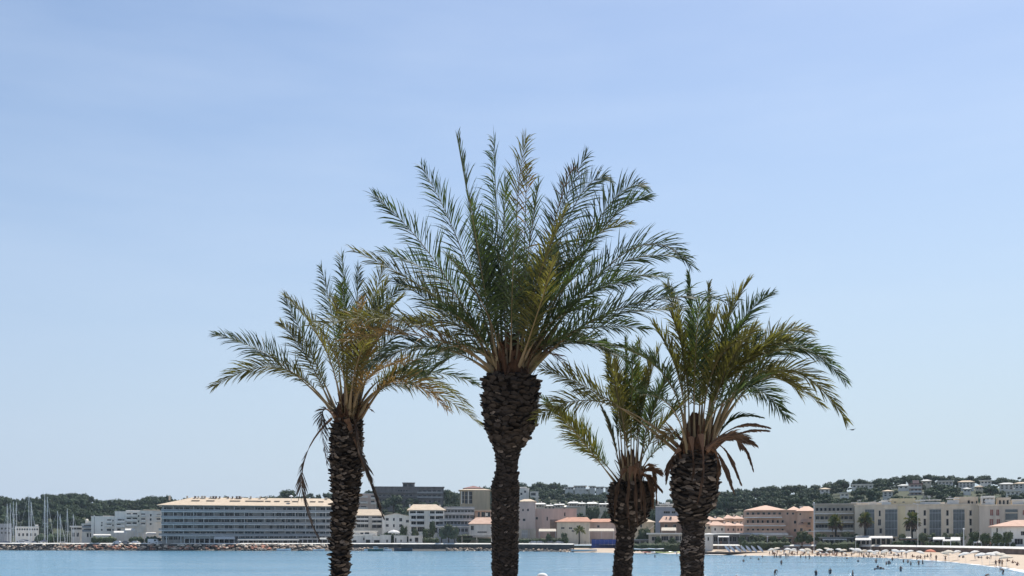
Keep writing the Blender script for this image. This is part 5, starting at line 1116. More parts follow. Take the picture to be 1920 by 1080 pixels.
def sailboat_proto():
    t = thing('sailboat', 'x', 'sailboat', (0,0,0), 0, 'sailboats moored in the marina')
    hull_mb(10, 3.0, 1.15).build('hull', M['gel'], t)
    b = MB(); b.box(-2.2, 1.6, -0.85, 0.85, 1.1, 1.65); b.box(-2.0, 1.4, -0.87, -0.851, 1.3, 1.5, 1); b.build('cabin', [M['gel'], M['glass']], t)
    b = MB(); b.tube([(0.6,0,1.0),(0.6,0,8),(0.55,0,14.0)], [0.115,0.10,0.07], 7); m_ = b.build('mast', M['alu'], t)
    b = MB(); b.tube([(0.58,-0.75,6.2),(0.58,0,6.3),(0.58,0.75,6.2)], [0.03]*3, 4); b.tube([(0.58,-0.55,10.2),(0.58,0,10.3),(0.58,0.55,10.2)], [0.03]*3, 4); b.build('spreader', M['alu'], m_)
    b = MB(); b.tube([(0.5,0,2.1),(-3.9,0,2.2)], [0.07,0.05], 6); b.tube([(0.4,0,2.3),(-1.5,0,2.4),(-3.6,0,2.33)], [0.15,0.2,0.1], 7, 1); b.build('boom', [M['alu'], M['sailcover']], t)
    b = MB(); b.tube([(0.55,0,13.6),(4.7,0,1.4)], [0.045,0.05], 5); b.tube([(0.55,0,13.9),(-4.8,0,1.3)], [0.02,0.02], 4); b.tube([(0.58,0,13.0),(0.58,1.35,1.2)], [0.018]*2, 4); b.tube([(0.58,0,13.0),(0.58,-1.35,1.2)], [0.018]*2, 4); b.build('stay', M['alu'], t)
    return register(t)
SB = None
for i, (px, yt, d, rz, lab) in enumerate((
  (83.5,919.5,536,1.9,'tallest mast, leaning a touch, its forestay crossing the dark wood'),(51.5,924.5,540,0.4,'second tallest mast, dead upright in front of the table-topped pine ridge'),(87,931,532,1.2,'upright mast close beside the tallest one, just lower'),
  (60.5,940,545,2.4,'medium mast leaning gently right of the second tallest mast'),(25,939.5,538,2.0,'thick mast standing over the clubhouse corner, third group from the edge'),(17,943,546,0.9,'slender mast close to the picture edge, second one in'),(12.5,944,550,1.6,'slender mast nearest the picture edge'),
  (32.5,940,552,2.7,'mast with slack stays between the thick mast and the second tallest'),(105.5,957,534,0.6,'short mast to the right of the forestay of the tallest mast'),(111.5,963,530,1.4,'shortest mast of the pair in front of the dark trunks'),(125.5,952.5,533,1.7,'single mast standing by the white harbour office'),(135.5,963,538,1.1,'last small mast, showing over the harbour office roof'))):
    z1 = HC+(YH-yt)/FPX*d; s = (z1-0.2)/14.0; loc = ((px-CXP)/FPX*d, d, 0.0)
    if SB is None: SB = sailboat_proto(); t = SB; t.location = loc; t.rotation_euler = (0,0,rz); t.scale = (min(s,1.25)*0.9, min(s,1.25)*0.9, s)
    else: t = dup(SB, loc, rz, (min(s,1.25)*0.9, min(s,1.25)*0.9, s))
    t['label'] = 'sailboat with the ' + lab
    if 'leaning' in lab: t.rotation_euler = (0, R(1.2), rz)
def motorboat(label, px, d, L, rz, hullm='gel', z=0.0, cabin=True):
    t = thing('motorboat', label, 'boat', ((px-CXP)/FPX*d, d, z), rz)
    hull_mb(L, L*0.34, L*0.15).build('hull', M[hullm], t)
    b = MB(); h = L*0.14
    if cabin:
        b.box(-L*0.12, L*0.2, -L*0.12, L*0.12, h, h+L*0.13, 0); b.box(-L*0.10, L*0.201, -L*0.122, L*0.122, h+L*0.06, h+L*0.11, 1); b.box(-L*0.16, L*0.12, -L*0.135, L*0.135, h+L*0.131, h+L*0.15, 0)
        b.build('cabin', [M['gel'], M['glass']], t)
    else:
        for x in (-0.25,0.05): b.box(x*L, x*L+0.25, -L*0.14, L*0.14, h*0.75, h*0.8)
        b.build('thwart', M['darkwood'], t)
    return t
motorboat('white motorboat on the quay behind the weedy breakwater tip', 40, 530, 8.5, 0.2, z=2.6)
motorboat('white motor yacht with a raised cabin right of the shortest masts', 117, 534, 9, 0.3, z=1.6)
motorboat('white launch with a dark window by the second tallest mast', 76, 528, 6, 2.8, z=2.4)
motorboat('pale green-hulled small boat moored by the left palm trunk', 704, 483, 7.0, 0.1, 'gelgreen')
motorboat('white open boat lying against the rocks next to the green-hulled one', 694, 488, 5.5, 0.0, 'gel', cabin=False)
motorboat('white speedboat with pointed bow, third in the row of moored boats', 724, 484, 5.5, -0.25, 'gel')
motorboat('long dark open boat moored along the dark quay wall', 756, 485, 8.5, 3.1, 'geldark', cabin=False)
motorboat('white dinghy hauled up at the foot of the hotel rocks near the hanging dead frond', 532, 494, 6.5, 0.1, 'gel', cabin=False)
motorboat('white skiff at the foot of the rocks close to the left palm trunk', 598, 493, 5.5, 0.1, 'gel', cabin=False)
motorboat('long white boat drawn up on the sand left of the blue hoarding', 1095, 437, 9.0, 0.05, 'gel', z=0.5, cabin=False).scale = (1.2, 1.0, 0.5)
def kayak(label, px, d, L, rz, z, m, m2=None):
    t = thing('kayak', label, 'kayak', ((px-CXP)/FPX*d, d, z), rz, 'kayaks drawn up on the sand'); b = MB()
    n = 9; vs = []
    for i in range(n):
        u = i/(n-1); w = max(0.02, L*0.085*math.sin(u*math.pi)**0.7); up = 0.22*(2*u-1)**2*L*0.12
        vs += [((u-.5)*L,-w,0.22+up),((u-.5)*L,0,0.0+up),((u-.5)*L,w,0.22+up),((u-.5)*L,0,0.34+up)]
    b.add(vs, [(4*i+k,4*(i+1)+k,4*(i+1)+(k+1)%4,4*i+(k+1)%4) for i in range(n-1) for k in range(4)])
    b.m = [1 if (m2 and k//4 > 4) else 0 for k in range(len(b.m))]; b.build('hull', [M[m], M[m2 or m]], t)
    b = MB(); b.tube([(-0.5,0,0.355),(0.4,0,0.355)],[0.2,0.2],8); b.build('cockpit', M['rubber'], t); return t
kayak('long white kayak on the rack line above the bright kayaks', 1203, 402, 6, 0.05, 1.5, 'gel'); kayak('second long white kayak, nearer the stout palm', 1230, 400, 6.2, 0.06, 1.6, 'gel')
kayak('red and white kayak lying on the sand beside the lime one', 1217, 391, 5.2, 0.05, 0.45, 'red', 'gel'); kayak('lime green kayak lying on the sand', 1246, 390, 7.0, 0.04, 0.4, 'lime'); kayak('pale yellow and white kayak touching the stout palm trunk', 1266, 391, 5.0, 0.04, 0.55, 'gel', 'lime')
# paddle boards leaning in a rack on a dark deck
t = thing('deck', 'low dark timber deck with steps under the leaning paddle boards', 'deck', at(1385,1036,362)); 
b = MB(); O = Vector(t.location); b.box(-11,10,0,5,-0.6,0.05); b.build('deck_frame', M['darkwood'], t)
for k in range(14):
    b = MB(); x = -11+k*1.5; b.box(x+0.03,x+1.44,-0.1,5.1,0.055,0.14); b.build('deck_board', M['darkwood'], t)
names = ['nearest the deck steps','second from the deck steps','third from the deck steps','fourth from the deck steps','fifth from the deck steps','sixth from the deck steps','last, beside the first parasols']
for k, px in enumerate((1366,1375,1386,1396,1406,1416,1428)):
    L = 3.2; w = 0.42; vs = []; n = 8
    for i in range(n):
        u = i/(n-1); ww = max(0.03, w*math.sin(min(1,u*1.02)*math.pi)**0.45)
        vs += [(-ww,-0.05,u*L),(ww,-0.05,u*L),(ww,0.05,u*L),(-ww,0.05,u*L)]
    b = MB(); b.add(vs, [(4*i+e,4*(i+1)+e,4*(i+1)+(e+1)%4,4*i+(e+1)%4) for i in range(n-1) for e in range(4)] + [(0,1,2,3),(4*n-1,4*n-2,4*n-3,4*n-4)])
    o = b.build('paddle_board', M['gel'], None, at(px+5,1036,363) + Vector((0,1.2,0.12))); o.rotation_euler = (R(-24), R(-38), 0)
    tag(o, 'white paddle board leaning in the rack, ' + names[k], 'paddle board', 'paddle boards in the rack')

# ------------------------------------------------------------------ kiosks, huts, awnings, cars, lamps
def awning(label, x0, x1, yt, yb, d, m='canvas', depth=3.0, foot=None, name='awning', posts=2, group=None):
    """sloping canopy: rear edge at row yt, front edge at row yb; posts to the ground"""
    cx = (x0+x1)/2; zf = HC+(YH-yb)/FPX*d; zr = HC+(YH-yt)/FPX*(d+depth); zg = land(cx,d) if foot is None else foot
    t = thing(name, label, 'awning', ((cx-CXP)/FPX*d, d, zg), -math.atan((cx-CXP)/FPX), group); w = (x1-x0)/FPX*d/2
    b = MB(); zf -= zg; zr -= zg
    vs = [(-w,0,zf),(w,0,zf),(w*0.96,depth,zr),(-w*0.96,depth,zr)]; vs += [(a,c,e-0.07) for a,c,e in vs]
    b.add(vs, [(0,1,2,3),(7,6,5,4),(1,5,6,2),(2,6,7,3),(3,7,4,0)])
    n = max(3, int(w*2/0.8)); 
    for k in range(n): xa = -w+2*w*k/n; xb = -w+2*w*(k+1)/n; b.add([(xa,-0.01,zf),(xb,-0.01,zf),(xb-0.06,-0.03,zf-0.28),(xa+0.06,-0.03,zf-0.28)], [(3,2,1,0)])
    b.build('canopy', M[m], t)
    for k in range(posts):
        b = MB(); x = -w*0.94+2*w*0.94*k/max(1,posts-1); b.tube([(x,0.15,0),(x,0.15,zf-0.08)],[0.06,0.06],6); b.build('post', M['pole'], t)
    b = MB(); b.box(-w*0.94, w*0.94, depth-0.15, depth-0.05, zr-0.3, zr-0.08); b.build('rear_rail', M['pole'], t)
    for k in range(posts):
        b = MB(); x = -w*0.94+2*w*0.94*k/max(1,posts-1); b.tube([(x,depth-0.1,0),(x,depth-0.1,zr-0.31)],[0.06,0.06],6); b.build('post', M['pole'], t)
    return t
for a in (('long white stall awning in front of the dark flagpole and the lower terrace',176,207,1001.5,1003.5,522,'canvas'),('white peaked stall awning below the taller white terrace',214,238,995.5,998.5,524,'canvas'),('small white awning beside the big cream sail tent',235,252,991,994,526,'canvas'),
  ('white cafe awning strip at the hotel corner by the cream-topped terrace',274,292,998,1001,522,'canvas'),('row of white scalloped awnings at the hotel foot, first section',311,345,1004,1007.5,512,'canvas'),('plain grey awning roof at the hotel foot, middle section',345,402,1006,1009,512,'canvasgrey'),('white awning at the hotel foot, in front of the dark shop row',402,440,1006,1010,511,'canvas'),
  ('long pale awning under the last hotel bays, left of the hanging frond',447,560,1009,1012.5,511,'canvasgrey'),('pale awning beside the left palm trunk at the hotel foot',599,622,1008,1011,512,'canvasgrey'),
  ('tan tiled canopy in front of the pink tower base',1010,1043,991.5,996,492,'canvascream'),('long tan canopy above the blue hoarding by the shortest palm',1104,1152,991,995.5,488,'canvascream'),('tan awning between the outside stair and the pink-roofed house',1240,1268,989,994.5,455,'canvascream'),
  ('long grey terrace awning under the row houses',1318,1356,1000,1001.5,405,'canvasgrey'),('dark blue-grey terrace awning before the pink hotel',1346,1408,999.5,1001,398,'canvasgrey'),('small white awning under the dark terrace roof of the beach bar',1346,1367,1004.8,1006.5,385,'canvas'),
  ('white restaurant awning behind the first shaggy palm',1543,1587,1007.5,1011,352,'canvas'),('bright white awning behind the second shaggy palm, upper one',1605,1630,1004.5,1007,347,'canvas'),('white awning under the upper one at the second shaggy palm',1604,1633,1009,1012,340,'canvas'),('long bluish white cafe awning at the foot of the cream block',1630,1673,1005,1008.5,342,'canvas'),
  ('white awning at the foot of the third shaggy palm',1697,1711,1006.5,1010,338,'canvas'),('white tent awning with a peaked front between the glazed bays',1750,1771,1007,1011,322,'canvas'),('low white awning next to the tent awning',1768,1782,1011.5,1013.5,318,'canvas'),('square-edged white awning left of the second lamp pole',1783,1800,1007,1013,316,'canvas'),('small white awning under the clipped trees',1826,1840,1014,1016.5,305,'canvas')):
    awning(*a, posts=max(2,int((a[2]-a[1])/14)), group='awnings along the promenade')
t = thing('sail_tent', 'big cream five-cornered sail tent in front of the cream-topped terrace', 'tent', at(267,1012,522)); b = MB(); q = lambda px,py,dy: tuple(at(px,py,522+dy)-Vector(t.location))
b.add([q(262,985,0),q(273,986.5,0),q(275.5,997,-1),q(268,999.5,-2),q(257.5,997,-1)]+[q(262,985,.08),q(273,986.5,.08),q(275.5,997,-.92),q(268,999.5,-1.92),q(257.5,997,-.92)], [(4,3,2,1,0),(5,6,7,8,9)]+[(i,(i+1)%5,5+(i+1)%5,5+i) for i in range(5)]); b.build('canopy', M['canvascream'], t)
for px, py, dy in ((257.7,997.2,-0.95),(275.2,997.2,-0.95),(268,999.7,-1.9)): b = MB(); p = at(px,py,522+dy)-Vector(t.location); b.tube([p,(p.x,p.y,at(px,1014,522).z-t.location.z)],[0.08,0.08],6); b.build('post', M['pole'], t)
def pole(name, label, px, yt, d, r=0.09, m='pole', head=None, cat='lamp post'):
    z0 = land(px,d); t = thing(name, label, cat, ((px-CXP)/FPX*d, d, z0)); h = HC+(YH-yt)/FPX*d-z0
    b = MB(); b.tube([(0,0,0),(0,0,0.5),(0,0,0.55),(0,0,h)],[r*1.7,r*1.7,r,r*0.7],8); b.build('pole', M[m], t)
    if head == 'lamp': b = MB(); b.tube([(0,0,h+0.004),(0,0,h+0.1),(0,0,h+0.35),(0,0,h+0.42)],[0.12,0.28,0.3,0.05],8); b.build('lamp_head', M['pole'], t)
    if head == 'arm': b = MB(); b.tube([(0,0,h-0.1),(-0.9,0,h+0.15)],[0.05,0.05],6); b.box(-1.5,-0.85,-0.15,0.15,h+0.1,h+0.24); b.build('lamp_arm', M['pole'], t)
    return t
pole('flagpole','dark flagpole in front of the lower white terrace',177,968,524,0.16,'greybrown','lamp','flagpole')
pole('mast_pole','tall white pole between the pink annex and the grey balcony block',1526.3,944,352,0.13,'pole','lamp'); pole('street_lamp','tall thin pole beside the third shaggy palm',1721,945,322,0.10,'greywhite','arm'); pole('street_lamp','shorter white pole in front of the last glazed bay',1807,993,300,0.13,'pole','lamp')
pole('street_lamp','pale pole on the roof side of the hotel near its first third',360,1001,512,0.13,'pole','lamp'); pole('street_lamp','white post standing before the olive trees by the pink hotel',1439,1007,372,0.12,'pole','lamp')
t = thing('dome_aerial', 'pale dish on a short stand, on the hotel roof in front of the lone pine', 'aerial', at(546,940,528)); b = MB(); b.tube([(0,0,0),(0,0,2.2)],[0.12,0.1],6); b.build('stand', M['alu'], t); b = MB(); b.tube([(0,0,2.21),(0,0,2.5),(0,0,3.1)],[0.9,1.1,0.2],10); b.build('dish', M['gel'], t)
# boathouses below the quay line
for i, (xa, xb, yt, hl, lab) in enumerate(((660,684,1004.5,[(681,1008,684,1013),(662,1013,668,1017)],'whitewashed boathouse with a rounded dark doorway, against the left palm trunk'),(684,700,1003.5,[(686,1012,694,1018)],'whitewashed boathouse with one low arch, second from the left palm trunk'),(700,713.5,1007,[(701,1012.5,712,1018)],'boathouse with a wide dark opening, third from the left palm trunk'),(713,733,1004.5,[(724.5,1012,727,1017)],'square pale boathouse with a single slit, in the middle of the row'),(739,763,1005.5,[(741,1009,743,1017),(751,1012,753,1016)],'square pale boathouse with two slits, after the dark gap'),(766,792,1006,[(768,1010,772,1015),(778,1008,784,1016)],'last boathouse of the row, before the tamarisk trees'))):
    B = Block('boathouse', lab, 'building', xa, xb, yt, 508, depth=6, group='boathouses on the quay'); B.wall(M['greywhite'], hl, pane=M['dark'], mull=False, winname='door'); B.flat(M['white'] if i < 3 else M['greywhite'], th=0.4, over=0.25)
    if i < 2: B.box('step_wall', M['white'], xa+1, xb-1, 1001.8, yt-1.2, 1.0, 5)
B = Block('lower_terrace', 'white lower terrace with dark windows and round arches beside the left palm trunk', 'building', 662, 707, 996.5, 514, depth=7); B.wall(M['white'], [(676,998.5,681,1002),(684.5,998,692,1001.5),(664,1001,674,1004),(678,1002.5,690,1006)]); B.flat(M['white'], over=0.5); b = MB()
B = Block('pergola', 'long low pergola with a thin dark roof and pale corner post, by the pink-roofed house', 'pergola', 860, 921, 1005.5, 503, depth=8); 
bx = MB(); bx.box(B.L0-0.4, B.L1+0.4, -0.4, 8.2, B.ztop, B.ztop+0.25); bx.build('roof', M['darkwood'], B.root); B.box('fascia', M['leafgrey'], 863, 897, 1008.2, 1012.5, 1.0, 1.3); B.box('back_wall', M['cream'], 862, 921, 1007, 1021, 7.2, 7.5); B.box('hedge', M['leaf'], 897, 921, 1009.5, 1022, 2.5, 4)
for x in (865.5, 893): B.box('post', M['cream'], x, x+1.6, 1005.8, 1023, 0.1, 0.5)
B = Block('blue_hoarding', 'cobalt blue sheeted hoarding on the beach, half behind the shortest palm', 'hoarding', 1109, 1172, 1011.5, 452, depth=5, ybot=1029)
for k in range(8):
    xa = 1109+k*7.9; bx = MB(); bx.box(B.lx(xa)+0.015, B.lx(xa+7.9)-0.015, 0.0, 0.12, 0, B.ztop-0.05*(k%2)); bx.build('panel', M['blue'], B.root)
bx = MB(); bx.box(B.L0, B.L1, -0.08, 0.2, B.ztop+0.01, B.ztop+0.18); bx.build('top_rail', M['geldark'], B.root); bx = MB(); bx.box(B.L0, B.L0+0.1, 0.13, 5, 0, B.ztop-0.1); bx.box(B.L1-0.1, B.L1, 0.13, 5, 0, B.ztop-0.1); bx.build('side_sheet', M['blue'], B.root)
B = Block('beach_kiosk', 'pale green beach kiosk with a dark door beside the stout palm trunk', 'kiosk', 1321, 1337, 1003, 392, depth=5); B.wall(M['greywhite'], [(1326.5,1007,1329.5,1014)], pane=M['dark']); B.hip(M['flatroof'], 1000.5, over=0.6, inset=2)
B = Block('terrace_bar', 'dark open beach bar under the grey terrace awnings', 'building', 1334, 1420, 1003.5, 400, depth=7); B.wall(M['greybrown'], grid(1337,1418,9,[1006],7,10), pane=M['dark']); B.flat(M['canvasgrey'], th=0.3, over=0.6)
def car_proto():
    t = thing('parked_car', 'x', 'car', (0,0,0), 0, 'cars parked on the quay'); b = MB()
    prof = [(-2.1,0.35),(-2.1,0.8),(-1.9,0.95),(-1.3,1.0),(-0.75,1.42),(0.75,1.45),(1.35,1.02),(2.05,0.85),(2.1,0.4)]; n = len(prof)
    vs = [(x,-0.84+(0.12 if z > 1.1 else 0),z) for x,z in prof]+[(x,0.84-(0.12 if z > 1.1 else 0),z) for x,z in prof]
    b.add(vs, [(i,i+1,n+i+1,n+i) for i in range(n-1)]+[tuple(reversed(range(n))), tuple(range(n,2*n)),(n-1,0,n,2*n-1)]); b.build('body', M['car'], t)
    for s in (-1,1):
        g = MB(); y = s*0.815; g.add([(-1.0,y,1.06),(0.95,y,1.06),(0.62,y-s*0.075,1.38),(-0.66,y-s*0.075,1.38)], [(0,1,2,3)] if s < 0 else [(3,2,1,0)]); g.build('side_window', M['glass'], t)
    for x in (-1.3,1.3):
        for y in (-0.8,0.8): w = MB(); w.tube([(x,y-0.1,0.32),(x,y+0.1,0.32)],[0.32,0.32],12); w.build('wheel', M['rubber'], t)
    return register(t)
CAR = None
for px, d, rz, lab in ((207,515,0.1,'pale car parked on the quay below the white stall awning'),(221,516,3.0,'car parked on the quay below the peaked stall awning'),(236,515,0.0,'light car parked on the quay left of the sail tent'),(254,516,3.1,'car parked right in front of the cream sail tent'),(302,516,0.1,'car parked at the hotel corner'),(1000,486,0.1,'car behind the hedge under the pink tower'),(1012,487,3.1,'white car beside the tan canopy of the pink tower'),(1031,486,0.0,'car by the hedge left of the small street palm'),(1048,486,3.1,'second car by the hedge left of the small street palm')):
    loc = ((px-CXP)/FPX*d, d, land(px,d)+0.004)
    if CAR is None: CAR = car_proto(); c = CAR; c.location = loc; c.rotation_euler = (0,0,rz)
    else: c = dup(CAR, loc, rz)
    c['label'] = lab
t = thing('white_van', 'white van parked by the hotel corner awning', 'van', at(288,1018,515)); t.location.z = PROM+0.004; b = MB(); b.box(-2.6,1.6,-0.95,0.95,0.35,2.4); b.add([(1.601,-0.95,0.35),(2.6,-0.95,0.35),(2.6,-0.95,1.1),(1.601,-0.95,2.3),(1.601,0.95,0.35),(2.6,0.95,0.35),(2.6,0.95,1.1),(1.601,0.95,2.3)], [(0,1,2,3),(7,6,5,4),(2,6,7,3),(1,5,6,2)]); b.build('body', M['vanwhite'], t)
b = MB(); b.box(0.5,1.5,-0.965,-0.952,1.3,2.1); b.build('side_window', M['glass'], t)
for x in (-1.7,1.6):
    for y in (-0.9,0.9): w = MB(); w.tube([(x,y-0.12,0.36),(x,y+0.12,0.36)],[0.36,0.36],12); w.build('wheel', M['rubber'], t)


# open-fronted cafes behind the awnings, their inner shade painted as near-black panes
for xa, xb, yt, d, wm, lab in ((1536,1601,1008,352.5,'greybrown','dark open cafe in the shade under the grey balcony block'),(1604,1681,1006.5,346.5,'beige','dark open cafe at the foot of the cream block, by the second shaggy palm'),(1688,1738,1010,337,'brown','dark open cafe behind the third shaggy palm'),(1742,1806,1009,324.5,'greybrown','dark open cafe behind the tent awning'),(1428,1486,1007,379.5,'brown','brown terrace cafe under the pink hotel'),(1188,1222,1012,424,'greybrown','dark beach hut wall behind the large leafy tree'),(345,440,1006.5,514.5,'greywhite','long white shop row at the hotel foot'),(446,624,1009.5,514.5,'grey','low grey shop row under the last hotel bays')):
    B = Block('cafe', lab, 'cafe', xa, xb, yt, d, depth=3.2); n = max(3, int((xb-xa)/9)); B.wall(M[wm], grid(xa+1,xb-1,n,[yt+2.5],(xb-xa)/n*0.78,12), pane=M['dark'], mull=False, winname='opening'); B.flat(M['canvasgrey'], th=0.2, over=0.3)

# ------------------------------------------------------------------ planting along the promenade
for a in (
 ('tamarisk','round grey-green tamarisk bush on the quay, first of the clump after the boathouses','tree',828,988,24,500,'leafgrey'),('tamarisk','taller grey-green tamarisk in the middle of the clump on the quay','tree',841,984,26,501,'leafgrey'),('tamarisk','grey-green tamarisk beside the pergola post','tree',853,989,24,499,'leafgrey'),
 ('broad_tree','dark leafy tree at the foot of the balcony house','tree',776,990,22,516,'leaf'),('broad_tree','dark shrub tree in front of the gabled house corner','tree',757,984,18,518,'leaf'),('broad_tree','bushy tree below the balcony house steps','tree',800,992,24,515,'leaf'),('broad_tree','dark green tree between the balcony house and the glass terraces','tree',812,978,18,520,'leaf'),
 ('broad_tree','dark tree behind the square white parasol','tree',727,996,20,520,'pine'),
 ('garden_tree','olive tree in front of the tan canopy by the pink tower','tree',1030,1001,14,488,'leaf'),('garden_tree','olive tree before the orange-roofed house corner','tree',1058,1000,18,486,'leaf'),
 ('garden_tree','large leafy tree behind the kayaks, next to the shortest palm','tree',1208,992,38,428,'leaf'),('garden_tree','smaller leafy tree under the white canopy of the beach restaurant','tree',1232,1005,22,412,'leaf'),('garden_tree','low bush by the restaurant posts near the stout palm','tree',1262,1009,24,408,'leaf'),
 ('olive_tree','olive tree at the corner of the grey terrace awnings','tree',1392,1004,20,378,'leafgrey'),('olive_tree','second olive tree in front of the pink hotel','tree',1410,1003,24,377,'leafgrey'),('olive_tree','third olive tree in front of the pink hotel, the widest','tree',1428,1003,26,376,'leafgrey'),('olive_tree','fourth olive tree in front of the pink hotel','tree',1450,1004,24,375,'leaf'),('olive_tree','last olive tree before the pink hotel tower','tree',1470,1006,20,374,'leafgrey'),
 ('garden_tree','dense rounded dark tree in front of the pink annex','tree',1504,997,34,368,'leaf'),('garden_tree','lower dark bush joined to the dense tree by the tall white pole','tree',1520,1001,26,366,'leaf'),('garden_tree','dark tree behind the tall white pole','tree',1540,1000,28,364,'leaf'),
 ('garden_tree','grey-green tree before the grey balcony block','tree',1585,998,24,358,'leafgrey'),('garden_tree','leafy tree at the corner of grey and cream blocks','tree',1602,1000,22,355,'leaf'),
 ('garden_tree','thin olive tree between the cafe awning and the third shaggy palm','tree',1694,1000,22,340,'leafgrey'),('garden_tree','grey-green tree right of the third shaggy palm','tree',1731,998,26,332,'leafgrey'),('garden_tree','dark tree in front of the middle glazed bay','tree',1748,1000,22,330,'leaf'),('garden_tree','rounded tree between the two glazed bays','tree',1776,998,28,328,'leafgrey'),('garden_tree','leafy tree behind the shorter white pole','tree',1800,998,24,326,'leafgrey'),
 ('clipped_tree','first of the four clipped trees before the red-shuttered wing','tree',1826,998,28,308,'leaf'),('clipped_tree','second clipped tree before the red-shuttered wing','tree',1848,999,28,305,'leaf'),('clipped_tree','third clipped tree before the red-shuttered wing','tree',1870,999,28,300,'leaf'),('clipped_tree','fourth clipped tree, partly before the white cottage','tree',1890,998,28,295,'leaf'),
): tree(*a)
def hedge(label, px0, px1, yt, d, m='leaf', seed=1):
    z0 = land((px0+px1)/2,d); t = ((px0+px1)/2-CXP)/FPX*d; L = (px1-px0)/FPX*d; h = HC+(YH-yt)/FPX*d-z0; n = max(4,int(L/1.4)); g = np.random.default_rng(seed)
    lobes = [(-L/2+L*(k+.5)/n, g.uniform(-.2,.2), h*0.5, max(h*0.55,0.8)*g.uniform(.85,1.1)) for k in range(n)]
    V, F = crown_arrays(seed, lobes, n*26, 0.22, flat=1.0); o = obj('hedge', me_arrays('hedge', V, F, M[m]), None, (t, d, z0-0.1), -math.atan(((px0+px1)/2-CXP)/FPX)); return tag(o, label, 'hedge')
hedge('long dark hedge along the quay between the tallest trunk and the small street palm',974,1064,1008,488,'leaf',3); hedge('low hedge under the glass terraces beside the pergola',860,880,1000,510,'leaf',4); hedge('dark hedge under the olive trees of the pink hotel',1394,1480,1013,372,'leaf',5)
hedge('dark planting behind the white restaurant awning by the first shaggy palm',1535,1605,1014,349,'leaf',6); hedge('shadowy planting under the clipped trees',1815,1900,1016,306,'leaf',7); hedge('dark planting behind the tent awning',1736,1800,1014,322,'leaf',8); hedge('planting between the cafe awning and the lamp pole',1672,1722,1013,334,'leaf',9); hedge('dark planting at the back of the kayaks by the shortest palm',1186,1290,1016,405,'leaf',10)

for a in (('dark planting below the lower white terrace by the dark flagpole',176,214,1005,519,'leaf',21),('dark shrubs around the cream sail tent',244,266,1006,519.5,'leaf',22),('dark shrubs between the sail tent and the hotel corner',274,300,1005,518,'pine',23),('low dark scrub under the masts beside the clubhouse',72,132,1001,556,'pine',24),
  ('dark planting along the boathouse terrace behind the square parasol',708,770,1001,513,'pine',25),('dark planting below the balcony house',770,822,1007,511,'leaf',26)): hedge(*a)
def small_palm(label, px, ytop, wpx, trunk_top, d, nf, seed, shag=True):
    rs = random.Random(seed); z0 = land(px,d); t = thing('street_palm', label, 'palm tree', ((px-CXP)/FPX*d, d, z0)); zt = HC+(YH-trunk_top)/FPX*d-z0; zc = HC+(YH-ytop)/FPX*d-z0; w = wpx/FPX*d/2
    b = MB(); b.tube([(0,0,-0.1),(0.05,0,zt*0.3),(0,0,zt*0.7),(0,0,zt+0.3)],[0.42,0.3,0.28,0.32],9); b.build('trunk', M['bark'], t)
    c = Vector((0,0,zt))
    for k in range(nf):
        az = k*2.39996+rs.uniform(-.2,.2); el = R(rs.uniform(-60 if shag else -25,82)); L = (zc-zt)*0.9+0.3 if el > 0.9 else w*rs.uniform(0.85,1.1)
        dr = Vector((math.cos(az)*math.cos(el), math.sin(az)*math.cos(el), math.sin(el))); L = min(L, w*1.25)
        st, lv = frond_geo(c, c+dr*L*0.55+Vector((0,0,0.04*L)), c+dr*L-Vector((0,0,0.22*L*math.cos(el))), R(rs.uniform(-60,60)), w*0.36, 16, None, rs, petiole=0.03, bare=0.2, droop=1.4, lw=0.085)
        lv.v = [tuple(v) for v in lv.v]; f = st.build('frond', M['petiole'], t)
        for i, q in enumerate(lv.f): pass
        stuff(lv.build('leaflets', M['dry' if (shag and el < -0.2) else rs.choice(('green','olive'))], f))
    return t
small_palm('shaggy dark street palm in front of the grey balcony block',1567,962,30,982,356,66,1); small_palm('shaggy street palm against the first glazed bay of the cream block',1622,957,30,978,350,62,2); small_palm('shaggy street palm with drooping skirt against the plain cream front',1710,957,32,978,338,66,3)
small_palm('small young street palm between the orange-roofed house and the blue hoarding',1086,985,24,996,474,30,4,False)

# ------------------------------------------------------------------ parasols, loungers
def parasol_proto(kind):
    t = thing('parasol', 'x', 'parasol', (0,0,0), 0, 'parasols on the beach'); b = MB(); n = 8; r, z0, z1 = 1.15, 1.95, 2.4
    ring = [(r*math.cos(2*math.pi*k/n), r*math.sin(2*math.pi*k/n), z0) for k in range(n)]; mid = [(r*0.55*math.cos(2*math.pi*k/n), r*0.55*math.sin(2*math.pi*k/n), z0+0.3) for k in range(n)]
    low = [(x*1.0,y*1.0,z-0.16) for x,y,z in ring]
    b.add(ring+mid+low+[(0,0,z1)], [(k,(k+1)%n,n+(k+1)%n,n+k) for k in range(n)]+[(n+k,n+(k+1)%n,3*n) for k in range(n)]+[(2*n+k,2*n+(k+1)%n,(k+1)%n,k) for k in range(n)])
    b.build('canopy', M[kind], t); b = MB(); b.tube([(0,0,-0.3),(0,0,2.38)],[0.025,0.02],6); b.build('pole', M['pole'], t); return register(t)
PROTO = {}
